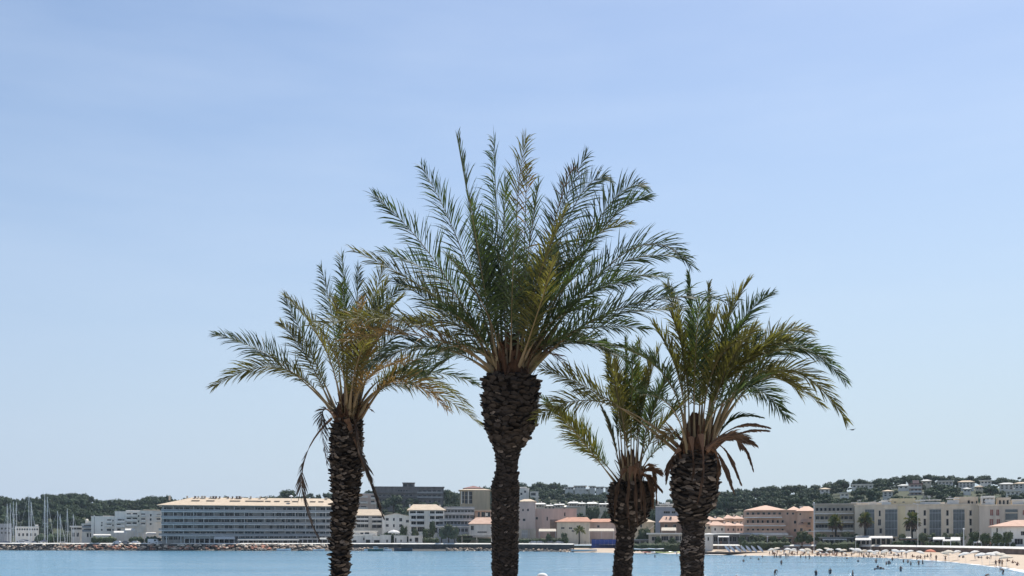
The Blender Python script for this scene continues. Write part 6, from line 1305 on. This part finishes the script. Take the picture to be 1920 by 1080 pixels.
def parasol(px, py, label, kind='canvas', d=None, tilt=0.0, s=1.0, z=None):
    """py: photo row of the canopy's top"""
    if d is None:
        # stand on the sand: find the depth where the canopy top meets the row
        lo, hi = tab(DS,px)+0.5, tab(DW,px)-1.0; d = lo
        for k in range(60):
            dd = lo+(hi-lo)*k/59
            if YH-(land(px,dd)+2.4*s-HC)/dd*FPX >= py: d = dd
    zz = land(px,d) if z is None else z; loc = ((px-CXP)/FPX*d, d, zz)
    if kind not in PROTO: PROTO[kind] = parasol_proto(kind); o = PROTO[kind]; o.location = loc
    else: o = dup(PROTO[kind], loc)
    o.scale = (s,)*3; o.rotation_euler = (tilt, tilt*0.6, rnd.uniform(0,1)); o['label'] = label; return o
for a in ((1709,1030.5,'white parasol standing clear of the wall, left of the coral one'),(1722,1032,'white parasol half behind bathers, next left of the coral one'),(1744,1030,'coral orange parasol, the only strongly coloured one on the beach','canvasorange'),(1768,1033.5,'cream parasol with a bather holding its pole, right of the coral one','canvascream'),
  (1780,1035,'low cream sunshade just right of the bather with raised arms','canvascream'),(1797,1031,'white parasol tilted against the wall in the open sand','canvas'),(1812,1036,'slumped white sunshade lying low beside the tilted parasol','canvas'),(1830,1031.5,'upright white parasol over a dark family group','canvas'),(1842,1037,'small white parasol between the family group and the tilted pair','canvas'),(1855,1035,'first of the tilted pair of white parasols','canvas'),(1866,1033.5,'highest white parasol of the tilted pair','canvas'),(1874,1038,'broad cream parasol behind the walking trio','canvascream'),(1888,1041,'cream parasol near the picture edge beyond the walking trio','canvascream'),
  (1631,1030.5,'white parasol leaning open towards the sea, near the seated pair'),(1622,1033,'cream parasol left of the open leaning one','canvascream'),(1646,1033,'white parasol right of the open leaning one'),(1662,1033.5,'white parasol with a red towel beside it'),(1676,1034,'white parasol in the thin part of the crowd'),
  (1448,1028,'first white parasol after the paddle boards'),(1459,1027,'long cream sunshade right of the first white parasol','canvascream'),(1477,1029,'white parasol below the hotel tower corner'),(1490,1028,'white parasol below the dense tree'),(1503,1029.5,'white parasol left of the tall white pole foot'),(1512,1028.5,'cream parasol at the tall white pole foot','canvascream'),
  (1536,1029,'white parasol right of the tall white pole'),(1547,1030,'cream parasol over a pinkish group','canvascream'),(1558,1029.5,'white parasol below the first shaggy palm, sea side'),(1571,1030.5,'white parasol just past the first shaggy palm'),(1583,1030,'cream parasol in the thick of the crowd','canvascream'),(1594,1031,'white parasol in the thick of the crowd under the balcony block corner'),(1606,1030.5,'white parasol below the second shaggy palm'),(1692,1034,'white parasol between the tall bather and the seated ones')):
    parasol(*a, tilt=rnd.uniform(-0.35,0.35), s=rnd.uniform(0.95,1.25))
parasol(738.5, 992.5, 'wide square-looking white cafe parasol on the terrace behind the boathouses', 'canvas', d=512, s=2.6, z=at(738,1005,512).z-3.2)
def lounger_proto():
    t = thing('sun_lounger', 'x', 'sun lounger', (0,0,0), 0, 'sun loungers on the beach'); b = MB(); b.box(-0.32,0.32,-0.9,0.45,0.26,0.34); b.add([(-0.32,0.451,0.27),(0.32,0.451,0.27),(0.32,1.05,0.72),(-0.32,1.05,0.72),(-0.32,0.451,0.35),(0.32,0.451,0.35),(0.32,1.01,0.78),(-0.32,1.01,0.78)], [(3,2,1,0),(4,5,6,7),(0,1,5,4),(1,2,6,5),(2,3,7,6),(3,0,4,7)]); b.build('bed', M['canvas'], t)
    for x in (-0.28,0.28):
        for y in (-0.8,0.4): l = MB(); l.box(x-0.03,x+0.03,y-0.03,y+0.03,0,0.258); l.build('leg', M['pole'], t)
    return register(t)
LG = None; g = random.Random(12)
LP = [1452,1464,1471,1482,1494,1508,1516,1530,1541,1552,1564,1576,1588,1600,1612,1626,1640,1655,1668,1684]
for k, px in enumerate(LP):
    d = tab(DS,px)+(tab(DW,px)-tab(DS,px))*g.uniform(0.28,0.7); loc = ((px-CXP)/FPX*d, d, land(px,d)); rz = g.uniform(-0.6,0.6)
    if LG is None: LG = lounger_proto(); o = LG; o.location = loc
    else: o = dup(LG, loc, rz)
    o['label'] = f'white sun lounger on the crowded sand, {ORD[k]} counting from the paddle boards'

# ------------------------------------------------------------------ people
def body_mesh(name, J, E, mats, pick, sub=1, thick=1.0):
    """J: joint -> (x,y,z,r); E: bones; skin grown over the bones, then baked"""
    keys = list(J); idx = {k:i for i,k in enumerate(keys)}
    me = bpy.data.meshes.new(name); me.from_pydata([J[k][:3] for k in keys], [(idx[a],idx[b_]) for a,b_ in E], [])
    o = bpy.data.objects.new('tmp_body', me); COL.objects.link(o); sk = o.modifiers.new('skin','SKIN'); sk.use_smooth_shade = True
    if not me.skin_vertices: pass
    for k in keys:
        v = me.skin_vertices[0].data[idx[k]]; v.radius = (J[k][3]*thick,)*2; v.use_root = (k == 'pelvis')
    if sub: s_ = o.modifiers.new('sub','SUBSURF'); s_.levels = sub; s_.render_levels = sub
    dg = bpy.context.evaluated_depsgraph_get(); m2 = bpy.data.meshes.new_from_object(o.evaluated_get(dg)); m2.name = name
    bpy.data.objects.remove(o); bpy.data.meshes.remove(me)
    m2.materials.clear()
    for m in mats: m2.materials.append(m)
    for p in m2.polygons: p.material_index = pick(p.center); p.use_smooth = True
    return m2
BONES = [('pelvis','waist'),('waist','chest'),('chest','neck'),('neck','head'),('head','crown'),('pelvis','hipL'),('hipL','kneeL'),('kneeL','ankleL'),('ankleL','toeL'),('pelvis','hipR'),('hipR','kneeR'),('kneeR','ankleR'),('ankleR','toeR'),
         ('chest','shL'),('shL','elL'),('elL','haL'),('chest','shR'),('shR','elR'),('elR','haR')]
def pose(kind):
    J = dict(pelvis=(0,0,0.93,.125), waist=(0,0,1.08,.115), chest=(0,0,1.32,.135), neck=(0,-0.01,1.47,.055), head=(0,-0.02,1.57,.082), crown=(0,-0.01,1.66,.07),
      hipL=(-.09,0,.88,.095), kneeL=(-.10,-.02,.49,.06), ankleL=(-.10,.02,.09,.042), toeL=(-.12,-.14,.035,.035), hipR=(.09,0,.88,.095), kneeR=(.10,-.02,.49,.06), ankleR=(.10,.02,.09,.042), toeR=(.12,-.14,.035,.035),
      shL=(-.19,0,1.40,.055), elL=(-.25,.03,1.12,.04), haL=(-.24,-.05,.86,.035), shR=(.19,0,1.40,.055), elR=(.25,.03,1.12,.04), haR=(.24,-.05,.86,.035))
    if kind == 'walk': J.update(kneeL=(-.10,-.20,.52,.06), ankleL=(-.10,-.24,.10,.042), toeL=(-.11,-.40,.06,.035), kneeR=(.10,.08,.50,.06), ankleR=(.10,.30,.14,.042), toeR=(.11,.20,.04,.035), elL=(-.24,.16,1.16,.04), haL=(-.23,.14,.92,.035), elR=(.24,-.10,1.14,.04), haR=(.22,-.28,.96,.035))
    if kind == 'akimbo': J.update(elL=(-.40,.05,1.16,.04), haL=(-.17,-.03,.98,.035), elR=(.36,-.04,1.18,.04), haR=(.2,-.22,1.22,.035))
    if kind == 'raise': J.update(elL=(-.36,-.05,1.58,.04), haL=(-.28,-.10,1.82,.035), elR=(.34,-.1,1.5,.04), haR=(.42,-.2,1.72,.035))
    if kind == 'bend': J.update(waist=(0,-.10,1.04,.115), chest=(0,-.32,1.16,.135), neck=(0,-.44,1.20,.055), head=(0,-.53,1.18,.082), crown=(0,-.61,1.17,.07), shL=(-.19,-.36,1.18,.055), elL=(-.24,-.42,.92,.04), haL=(-.2,-.5,.70,.035), shR=(.19,-.36,1.18,.055), elR=(.24,-.42,.92,.04), haR=(.2,-.5,.70,.035), kneeL=(-.12,-.16,.52,.06), kneeR=(.12,-.16,.52,.06))
    if kind == 'sit': 
        J = {k:(x,y,z-0.80 if z > 0.8 else z,r) for k,(x,y,z,r) in J.items()}; J.update(kneeL=(-.13,-.38,.42,.06), ankleL=(-.13,-.62,.08,.042), toeL=(-.14,-.76,.05,.035), kneeR=(.13,-.38,.42,.06), ankleR=(.13,-.62,.08,.042), toeR=(.14,-.76,.05,.035), elL=(-.27,.18,.30,.04), haL=(-.26,.28,.06,.035), elR=(.27,.18,.30,.04), haR=(.26,.28,.06,.035))
    return J
def swim_pick(sit=False, suit=False):
    def f(c):
        if (c.z > (0.78 if sit else 1.58) and c.y > -0.03): return 2
        lo, hi = (-.05, .22) if sit else (.70, 1.0)
        if suit: hi = .62 if sit else 1.36
        return 1 if lo < c.z < hi and abs(c.x) < .21 else 0
    return f
PM = {}
for k in ('stand','walk','akimbo','raise','bend','sit'):
    for suit in (0,1):
        PM[k,suit] = body_mesh('person', pose(k), BONES, [M['skin'], M['swim'], M['hair']], swim_pick(k == 'sit', bool(suit)))
prs = random.Random(5)
def person(label, px, yt, yb, kind='stand', wade=True, d=None, group=None, rz=None, z=None):
    """a figure between photo rows yt and yb; a wading figure meets the water at yb"""
    tall = {'raise':1.86,'bend':1.28,'sit':0.94}.get(kind, 1.73)
    if wade:
        d = d or HC*FPX/(yb-YH); vis = (yb-yt)/FPX*d; s = 1.0 if vis < tall else min(1.12, vis/tall); zf = vis - tall*s
        d_ = d; zf = min(zf, -0.03)
    else:
        if d is None:
            lo, hi = tab(DS,px)-1.0, tab(DW,px)-0.5; d = lo; best = 1e9
            for k in range(80):
                dd = lo+(hi-lo)*k/79; e = abs(YH-(max(0,land(px,dd))-HC)/dd*FPX-yb)
                if e < best: best = e; d = dd
        s = min(1.12, max(0.6, (yb-yt)/FPX*d/tall)); zf = (land(px,d) if z is None else z) - 0.02
    o = obj('person', PM[kind, 1 if prs.random() < 0.45 else 0], None, ((px-CXP)/FPX*d, d, zf), prs.uniform(-2.6,2.6) if rz is None else rz, s*0.995)
    o.scale = (s*1.08, s*1.08, s)
    return tag(o, label, 'person', group)
W_ = 'bathers wading in the shallows'
for a in (
 (1228,1039,1045.5,'bather up to the waist between the shortest and the stout palm'),(1269,1034,1041.5,'bather standing at the sand edge right beside the stout palm'),
 (1394,1047.5,1053.5,'bather farthest out below the paddle boards','akimbo'),(1396.5,1040,1045,'stooping bather at the end of the boards deck','bend'),(1407.5,1043,1047.5,'low bather just past the boards deck'),(1422.5,1045,1050,'bather with an arm stretched over the water below the last paddle board','akimbo'),(1429.5,1040.5,1045,'bather close to the sand below the last paddle board'),
 (1452,1037.5,1046,'first of a close pair at the sand edge under the pink hotel'),(1456,1038,1046,'second of a close pair at the sand edge under the pink hotel','walk'),(1461,1038.5,1046.5,'bather just right of the close pair under the pink hotel'),(1464,1039,1046,'bather with elbows out next to the pair under the pink hotel','akimbo'),
 (1473.5,1035.5,1047.5,'taller figure of two standing face to face below the hotel tower'),(1477.5,1036,1047.5,'shorter figure of two standing face to face below the hotel tower','walk'),(1465,1049,1058.5,'lone bather knee deep in front of the pink hotel'),(1453,1067,1078.5,'nearest bather under the pink hotel, reaching one arm down','bend'),(1381,1077,1081,'head of a bather cut by the bottom edge right of the stout palm'),
 (1530,1067,1079,'dark bather waist deep, nearest in front of the tall white pole'),(1556.6,1064,1076.5,'dark bather waist deep, between the two nearest ones'),(1501,1039,1046,'bather at the water edge below the dense tree'),(1510.5,1040,1047,'stout bather at the water edge left of the tall white pole','akimbo'),(1517.5,1039,1049,'tall bather at the water edge left of the tall white pole'),(1539,1039,1044.5,'bather at the sand edge right of the tall white pole'),(1528,1040,1043.5,'tiny bather at the sand edge under the tall white pole'),
 (1599,1068,1080.5,'dark bather cut by the bottom edge, in front of the grey balcony block'),(1591,1070.5,1072.5,'head of a swimmer beside the bather at the bottom edge'),(1609,1048.5,1053.5,'bather alone below the second shaggy palm'),(1588,1044,1048,'small bather alone left of the second shaggy palm'),(1642.6,1046.5,1055.5,'upright bather below the first glazed bay'),
 (1646,1058,1064.5,'bather standing behind a float full of children'),(1640.5,1064,1068.5,'child in the water, seaward end of the float group'),(1651,1062.5,1067,'crouching child in the middle of the float group','bend'),(1656.5,1063.5,1067.5,'child at the shore end of the float group'),(1663,1065.2,1067,'head of a swimmer drifting off the float group'),
 (1661.8,1051.6,1058.5,'first of a knot of three bathers below the second glazed bay'),(1666.6,1049.6,1058,'tallest of a knot of three bathers below the second glazed bay'),(1670,1052,1057.5,'bent one of a knot of three bathers below the second glazed bay','bend'),(1673.3,1044,1051,'bather at the sand edge above the knot of three'),(1689,1060,1070.8,'bather alone in open water below the yellow cream front','akimbo'),
 (1694,1047.5,1054.5,'bather left of the tall dark bather under the third shaggy palm'),(1702.5,1048.5,1055.5,'short bather under the third shaggy palm','akimbo'),(1707.8,1051.6,1060,'bather seaward of the third shaggy palm'),(1722.5,1049.6,1059.5,'bather wading out with a slant, left of the coral parasol','walk'),(1730,1048.5,1058.5,'bather wading out below the coral parasol','walk'),
 (1773,1062,1064,'head of a swimmer off the coral parasol'),(1786.7,1061.5,1064.3,'second head of a swimmer off the coral parasol'),(1882,1065.6,1077,'bather stooping in the surf below the walking trio','bend'),(1847.5,1075.5,1081,'bather bending at the bottom edge left of the surf','bend')):
    person(a[3], a[0], a[1], a[2], a[4] if len(a) > 4 else prs.choice(('stand','stand','walk')), True, group=W_)
B_ = 'people on the sand'
for a in (
 (1699,1041,1052.5,'tall dark bather standing on the wet sand under the third shaggy palm','stand'),(1718.6,1043,1052,'person stooping on the wet sand left of the coral parasol','bend'),(1745.5,1036,1048,'person standing in the shade of the coral parasol','walk'),(1739,1038,1045,'person sitting at the foot of the coral parasol','sit'),(1755.4,1040.6,1054,'slim person standing at the wet sand right of the coral parasol','stand'),(1772.6,1041.6,1056,'person with raised arms at the cream parasol','raise'),
 (1867,1049,1063,'first of the trio walking along the wet sand','walk'),(1874,1046.5,1062.5,'middle and tallest of the trio on the wet sand','stand'),(1879,1048.5,1063,'last of the trio, holding a board under an arm','akimbo'),(1799,1039.5,1045,'dark figure sitting under the tilted white parasol','sit'),(1806,1040,1046,'second dark figure under the tilted white parasol','sit'),(1828,1038,1047,'person standing under the upright white parasol','stand'),(1834,1040,1046,'person sitting under the upright white parasol','sit'),(1840,1041,1047,'person sitting right of the upright white parasol','sit'),(1851,1041,1048,'person sitting under the tilted pair of parasols','sit'),(1858,1040,1048,'person standing under the tilted pair of parasols','walk'),(1889,1046,1053,'person lying back at the far end of the sand','sit'),(1899,1048,1056,'person sitting near the picture edge','sit'),(1908,1052,1060,'person sitting on the dry sand at the picture edge','sit'),
 (1443,1033,1040,'person at the seaward edge of the first white parasol','stand'),(1450,1032,1039,'person sitting under the first white parasol','sit'),(1470,1032,1040,'person by the lounger row under the hotel tower','walk'),(1484,1033,1040,'person sitting between two loungers under the dense tree','sit'),(1495,1032,1041,'person standing under the dense tree parasol','stand'),(1506,1033,1041,'person sitting left of the tall white pole','sit'),(1523,1031,1040,'person standing at the tall white pole','stand'),(1534,1034,1041,'person sitting right of the tall white pole','sit'),(1549,1034,1042,'reddish person under the cream parasol','sit'),(1561,1033,1042,'person standing below the first shaggy palm','walk'),(1568,1035,1043,'person sitting below the first shaggy palm','sit'),(1579,1034,1043,'person standing in the thick of the crowd','akimbo'),(1586,1036,1043,'person sitting in the thick of the crowd','sit'),(1597,1035,1044,'person standing under the balcony block corner','stand'),(1611,1034,1044,'person standing below the second shaggy palm','stand'),(1619,1037,1045,'person sitting near the leaning open parasol','sit'),(1628,1037,1045,'first of the seated pair by the leaning open parasol','sit'),(1635,1037,1045,'second of the seated pair by the leaning open parasol','sit'),(1650,1038,1046,'person sitting near the red towel','sit'),(1658,1037,1046,'person standing near the red towel','walk'),(1684,1038,1046,'person dark against the thin crowd','akimbo'),(1711,1038,1045,'person under the clear white parasol','sit'),(1726,1039,1047,'person sitting behind the wading pair','sit'),(1734,1040,1049,'person standing with a hand at the brow left of the coral parasol','akimbo')):
    person(a[3], a[0], a[1], a[2], a[4], False, group=B_)
R_ = 'people on the promenade'
for px, yb, lab in ((1335,1022,'person in pale clothes at the beach kiosk corner'),(1352,1022.5,'dark person on the deck steps under the terrace awning'),(1414,1022,'dark person at the gap in the terrace wall'),(1498,1022,'person walking the promenade by the dense tree'),(1515,1022,'person walking the promenade left of the tall white pole'),(1617,1023,'person standing at the wall under the second shaggy palm'),(1656,1023,'person seated at the cafe under the bluish awning'),(1833,1024,'person between the clipped trees'),(1857,1024,'dark person under the third clipped tree'),(782,1019.5,'person on the quay under the first tamarisk'),(795,1019.5,'second person on the quay under the balcony house'),(1097,1024,'person crouching in white left of the blue hoarding'),(1236,1020,'person in white under the trees by the kayaks'),(1247,1020,'second person in white under the trees by the kayaks')):
    d = 2.25*FPX/(yb-YH) if False else {782:500,795:500,1097:470,1236:412,1247:412}.get(px, tab(DW,px)+2.5)
    person(lab, px, 0, 9, 'stand', False, d=d, group=R_); 
for o in [o for o in COL.objects if o.get('group') == R_]: o.scale = (1.0,1.0,1.0)
t = thing('inflatable', 'small dark inflatable float with children round it', 'float', at(1648,1067,193)); t.location.z = 0.02; b = MB()
b.tube([(0.9*math.cos(a*math.pi/6)*0.9, 0.5*math.sin(a*math.pi/6), 0.05) for a in range(13)], [0.10]*13, 6, cap=False); b.build('tube', M['geldark'], t)


# the rest of the crowd: towels, bags and more sitters between the parasols
TW = {k: mat(k+' towel', c, 0.95, 0.08, 2) for k, c in dict(red=(0.55,0.10,0.08), blue=(0.07,0.14,0.36), teal=(0.06,0.28,0.30), yellow=(0.62,0.46,0.12), white=(0.75,0.73,0.70), pink=(0.60,0.26,0.30), striped=(0.30,0.33,0.45)).items()}
b = MB(); nx, ny = 3, 6
b.add([(-0.45+0.9*i/nx, -0.95+1.9*j/ny, 0.05+0.03*math.sin(i*2.1+j*1.7)) for j in range(ny+1) for i in range(nx+1)], [(j*(nx+1)+i, j*(nx+1)+i+1, (j+1)*(nx+1)+i+1, (j+1)*(nx+1)+i) for j in range(ny) for i in range(nx)]); TWM = {k: b.mesh('towel', [m]) for k, m in TW.items()}
cg = random.Random(77); cnt = {}
for k, px in enumerate(sorted(1446 + 250*((k*0.618034) % 1) for k in range(34))):
    c = cg.choice(list(TW)); d = tab(DS,px)+(tab(DW,px)-tab(DS,px))*cg.uniform(0.15,0.75); z = land(px,d)
    cnt[c] = cnt.get(c,0)+1; o = obj('towel', TWM[c], None, ((px-CXP)/FPX*d, d, z+0.01), cg.uniform(0,3.1)); o.scale = (1.15,1.15,1)
    tag(o, f'{c} beach towel on the crowded sand, {ORD[cnt[c]-1]} {c} one from the boards rack', 'towel', 'towels on the sand')
for k, px in enumerate(sorted(1444 + 256*((k*0.618034+0.31) % 1) for k in range(44))):
    d = tab(DS,px)+(tab(DW,px)-tab(DS,px))*cg.uniform(0.05,0.85); z = land(px,d)
    kd = cg.choice(('sit','sit','sit','stand','bend','akimbo','walk')); o = obj('person', PM[kd, cg.randrange(2)], None, ((px-CXP)/FPX*d, d, z-0.02), cg.uniform(0,6.28), cg.uniform(0.92,1.08))
    what = {'sit':'sitting on the crowded sand','stand':'standing idle in the crowd','bend':'bending down in the crowd','akimbo':'with hands on hips in the crowd','walk':'walking through the crowd'}[kd]
    cnt[kd] = cnt.get(kd,0)+1; tag(o, f'beachgoer {what}, {ORD[cnt[kd]-1]} such one from the boards rack', 'person', 'crowd on the sand')

# stroller in a white cap, only the cap's top reaching into the picture
JP = pose('stand'); HX = (1016.5-CXP)/FPX*20; zg = near_z(20.0)
t = thing('person', 'person whose white cap just shows at the bottom edge right of the tallest trunk', 'person', (HX, 20.0, zg), R(20))
SZ = (at(1016,1074.5,20).z - zg)/1.74
FING = dict(JP); FE = list(BONES)
for s_, n_ in ((-1,'L'),(1,'R')):
    hx, hy, hz, _ = JP['ha'+n_]
    FING['palm'+n_] = (hx, hy-0.01, hz-0.055, .028); FE.append(('ha'+n_,'palm'+n_))
    for k in range(4):
        L = (0.07,0.08,0.075,0.058)[k]; oy = -0.03+0.02*k
        FING[f'f{n_}{k}a'] = (hx, hy-0.01+oy, hz-0.10, .011); FING[f'f{n_}{k}b'] = (hx-s_*0.012, hy-0.012+oy, hz-0.10-L*0.6, .009); FING[f'f{n_}{k}c'] = (hx-s_*0.03, hy-0.012+oy, hz-0.10-L, .008); FE += [('palm'+n_,f'f{n_}{k}a'),(f'f{n_}{k}a',f'f{n_}{k}b'),(f'f{n_}{k}b',f'f{n_}{k}c')]
    FING[f't{n_}a'] = (hx-s_*0.005, hy-0.055, hz-0.05, .012); FING[f't{n_}b'] = (hx-s_*0.012, hy-0.08, hz-0.085, .010); FE += [('palm'+n_,f't{n_}a'),(f't{n_}a',f't{n_}b')]
FING['nose'] = (0,-.105,1.565,.012); FE.append(('head','nose'))
for s_, n_ in ((-1,'L'),(1,'R')): FING['ear'+n_] = (s_*.088,0.0,1.57,.014); FE.append(('head','ear'+n_))
obj('body', body_mesh('body', FING, FE, [M['skin'], M['shirt'], M['shorts'], M['hair']], lambda c: 1 if (0.98 < c.z < 1.47 and abs(c.x) < .30 and not (abs(c.x) > .21 and c.z < 1.16)) else (2 if .52 < c.z <= .98 and abs(c.x) < .205 else (3 if c.z > 1.56 and c.y > 0.0 else 0)), 2), t, scale=SZ)
b = MB(); n = 16; prof = [(0.105,1.60),(0.108,1.65),(0.098,1.70),(0.07,1.728),(0.03,1.74)]
b.add([(r_*math.cos(2*math.pi*k/n), r_*1.12*math.sin(2*math.pi*k/n)-0.01, z) for r_, z in prof for k in range(n)] + [(0,-0.01,1.743)], [(i*n+k,i*n+(k+1)%n,(i+1)*n+(k+1)%n,(i+1)*n+k) for i in range(4) for k in range(n)]+[(4*n+k,4*n+(k+1)%n,5*n) for k in range(n)])
cap_o = b.build('cap', M['cap'], t, smooth=True); cap_o.scale = (SZ,)*3
b = MB(); m_ = 9; arc = [(0.10*math.cos(a), -0.01+0.112*math.sin(a)) for a in [math.pi*(1.12+0.76*k/(m_-1)) for k in range(m_)]]
b.add([(x,y,1.612) for x,y in arc]+[(x*1.1,y-0.085*math.sin(math.pi*k/(m_-1)) ,1.60) for k,(x,y) in enumerate(arc)]+[(x,y,1.604) for x,y in arc]+[(x*1.1,y-0.085*math.sin(math.pi*k/(m_-1)),1.592) for k,(x,y) in enumerate(arc)], [(k,k+1,m_+k+1,m_+k) for k in range(m_-1)]+[(3*m_+k,3*m_+k+1,2*m_+k+1,2*m_+k) for k in range(m_-1)]+[(m_+k,m_+k+1,3*m_+k+1,3*m_+k) for k in range(m_-1)])
br = b.build('brim', M['cap'], cap_o)
for s_ in (-1,1): b = MB(); b.tube([(s_*0.032,-0.093,1.575),(s_*0.032,-0.101,1.575)],[0.011,0.007],8); e_ = b.build('eye', M['hair'], t); e_.scale = (SZ,)*3
b = MB(); b.tube([(-0.024,-0.096,1.525),(0,-0.102,1.522),(0.024,-0.096,1.525)],[0.004,0.006,0.004],6); e_ = b.build('mouth', M['red'], t); e_.scale = (SZ,)*3

# gull gliding over the bay
d = 78.0; t = thing('seagull', 'small dark seagull gliding low right of the stout palm', 'bird', at(1598,806,d), R(20)); t.scale = (0.85,)*3; b = MB()
b.tube([(-0.20,0,0),(-0.12,0,0.0),(0.0,0,0.01),(0.12,0,0.015),(0.19,0,0.03),(0.235,0,0.02)],[0.012,0.045,0.06,0.05,0.032,0.006],8); b.add([(-0.18,-0.03,0),(-0.32,-0.06,0),(-0.32,0.06,0),(-0.18,0.03,0),(-0.18,-0.03,0.01),(-0.32,-0.06,0.004),(-0.32,0.06,0.004),(-0.18,0.03,0.01)],[(3,2,1,0),(4,5,6,7),(0,1,5,4),(1,2,6,5),(2,3,7,6),(3,0,4,7)]); b.build('body', M['feather'], t, smooth=True)
for s_ in (-1,1):
    b = MB(); P = [(0.10,0.04*s_,0.03,-0.06),(0.12,0.22*s_,0.075,-0.05),(0.06,0.42*s_,0.05,-0.05),(-0.04,0.56*s_,0.02,-0.07)]; vs = []
    for x,y,z,bk in P: vs += [(x,y,z),(x-0.13*(1-abs(y)/0.75),y,z-0.005),(x-0.06*(1-abs(y)/0.75),y,z+0.016)]
    b.add(vs, [(3*i+e,3*(i+1)+e,3*(i+1)+(e+1)%3,3*i+(e+1)%3) for i in range(3) for e in range(3)]); b.build('wing', M['feather'], t)

# ------------------------------------------------------------------ summer haze over the bay
b = MB(); b.box(-3600, 3600, -90, 5200, -6, 95); hz = b.build('haze', None or M['dark']); hz.data.materials.clear()
hm = bpy.data.materials.new('haze air'); hm.use_nodes = True; t_ = hm.node_tree; t_.nodes.clear(); o_ = t_.nodes.new('ShaderNodeOutputMaterial'); v_ = t_.nodes.new('ShaderNodeVolumePrincipled')
v_.inputs['Color'].default_value = (0.72, 0.86, 1.0, 1); v_.inputs['Density'].default_value = 0.00007; v_.inputs['Anisotropy'].default_value = 0.2
t_.links.new(v_.outputs[0], o_.inputs['Volume']); hz.data.materials.append(hm); stuff(hz)
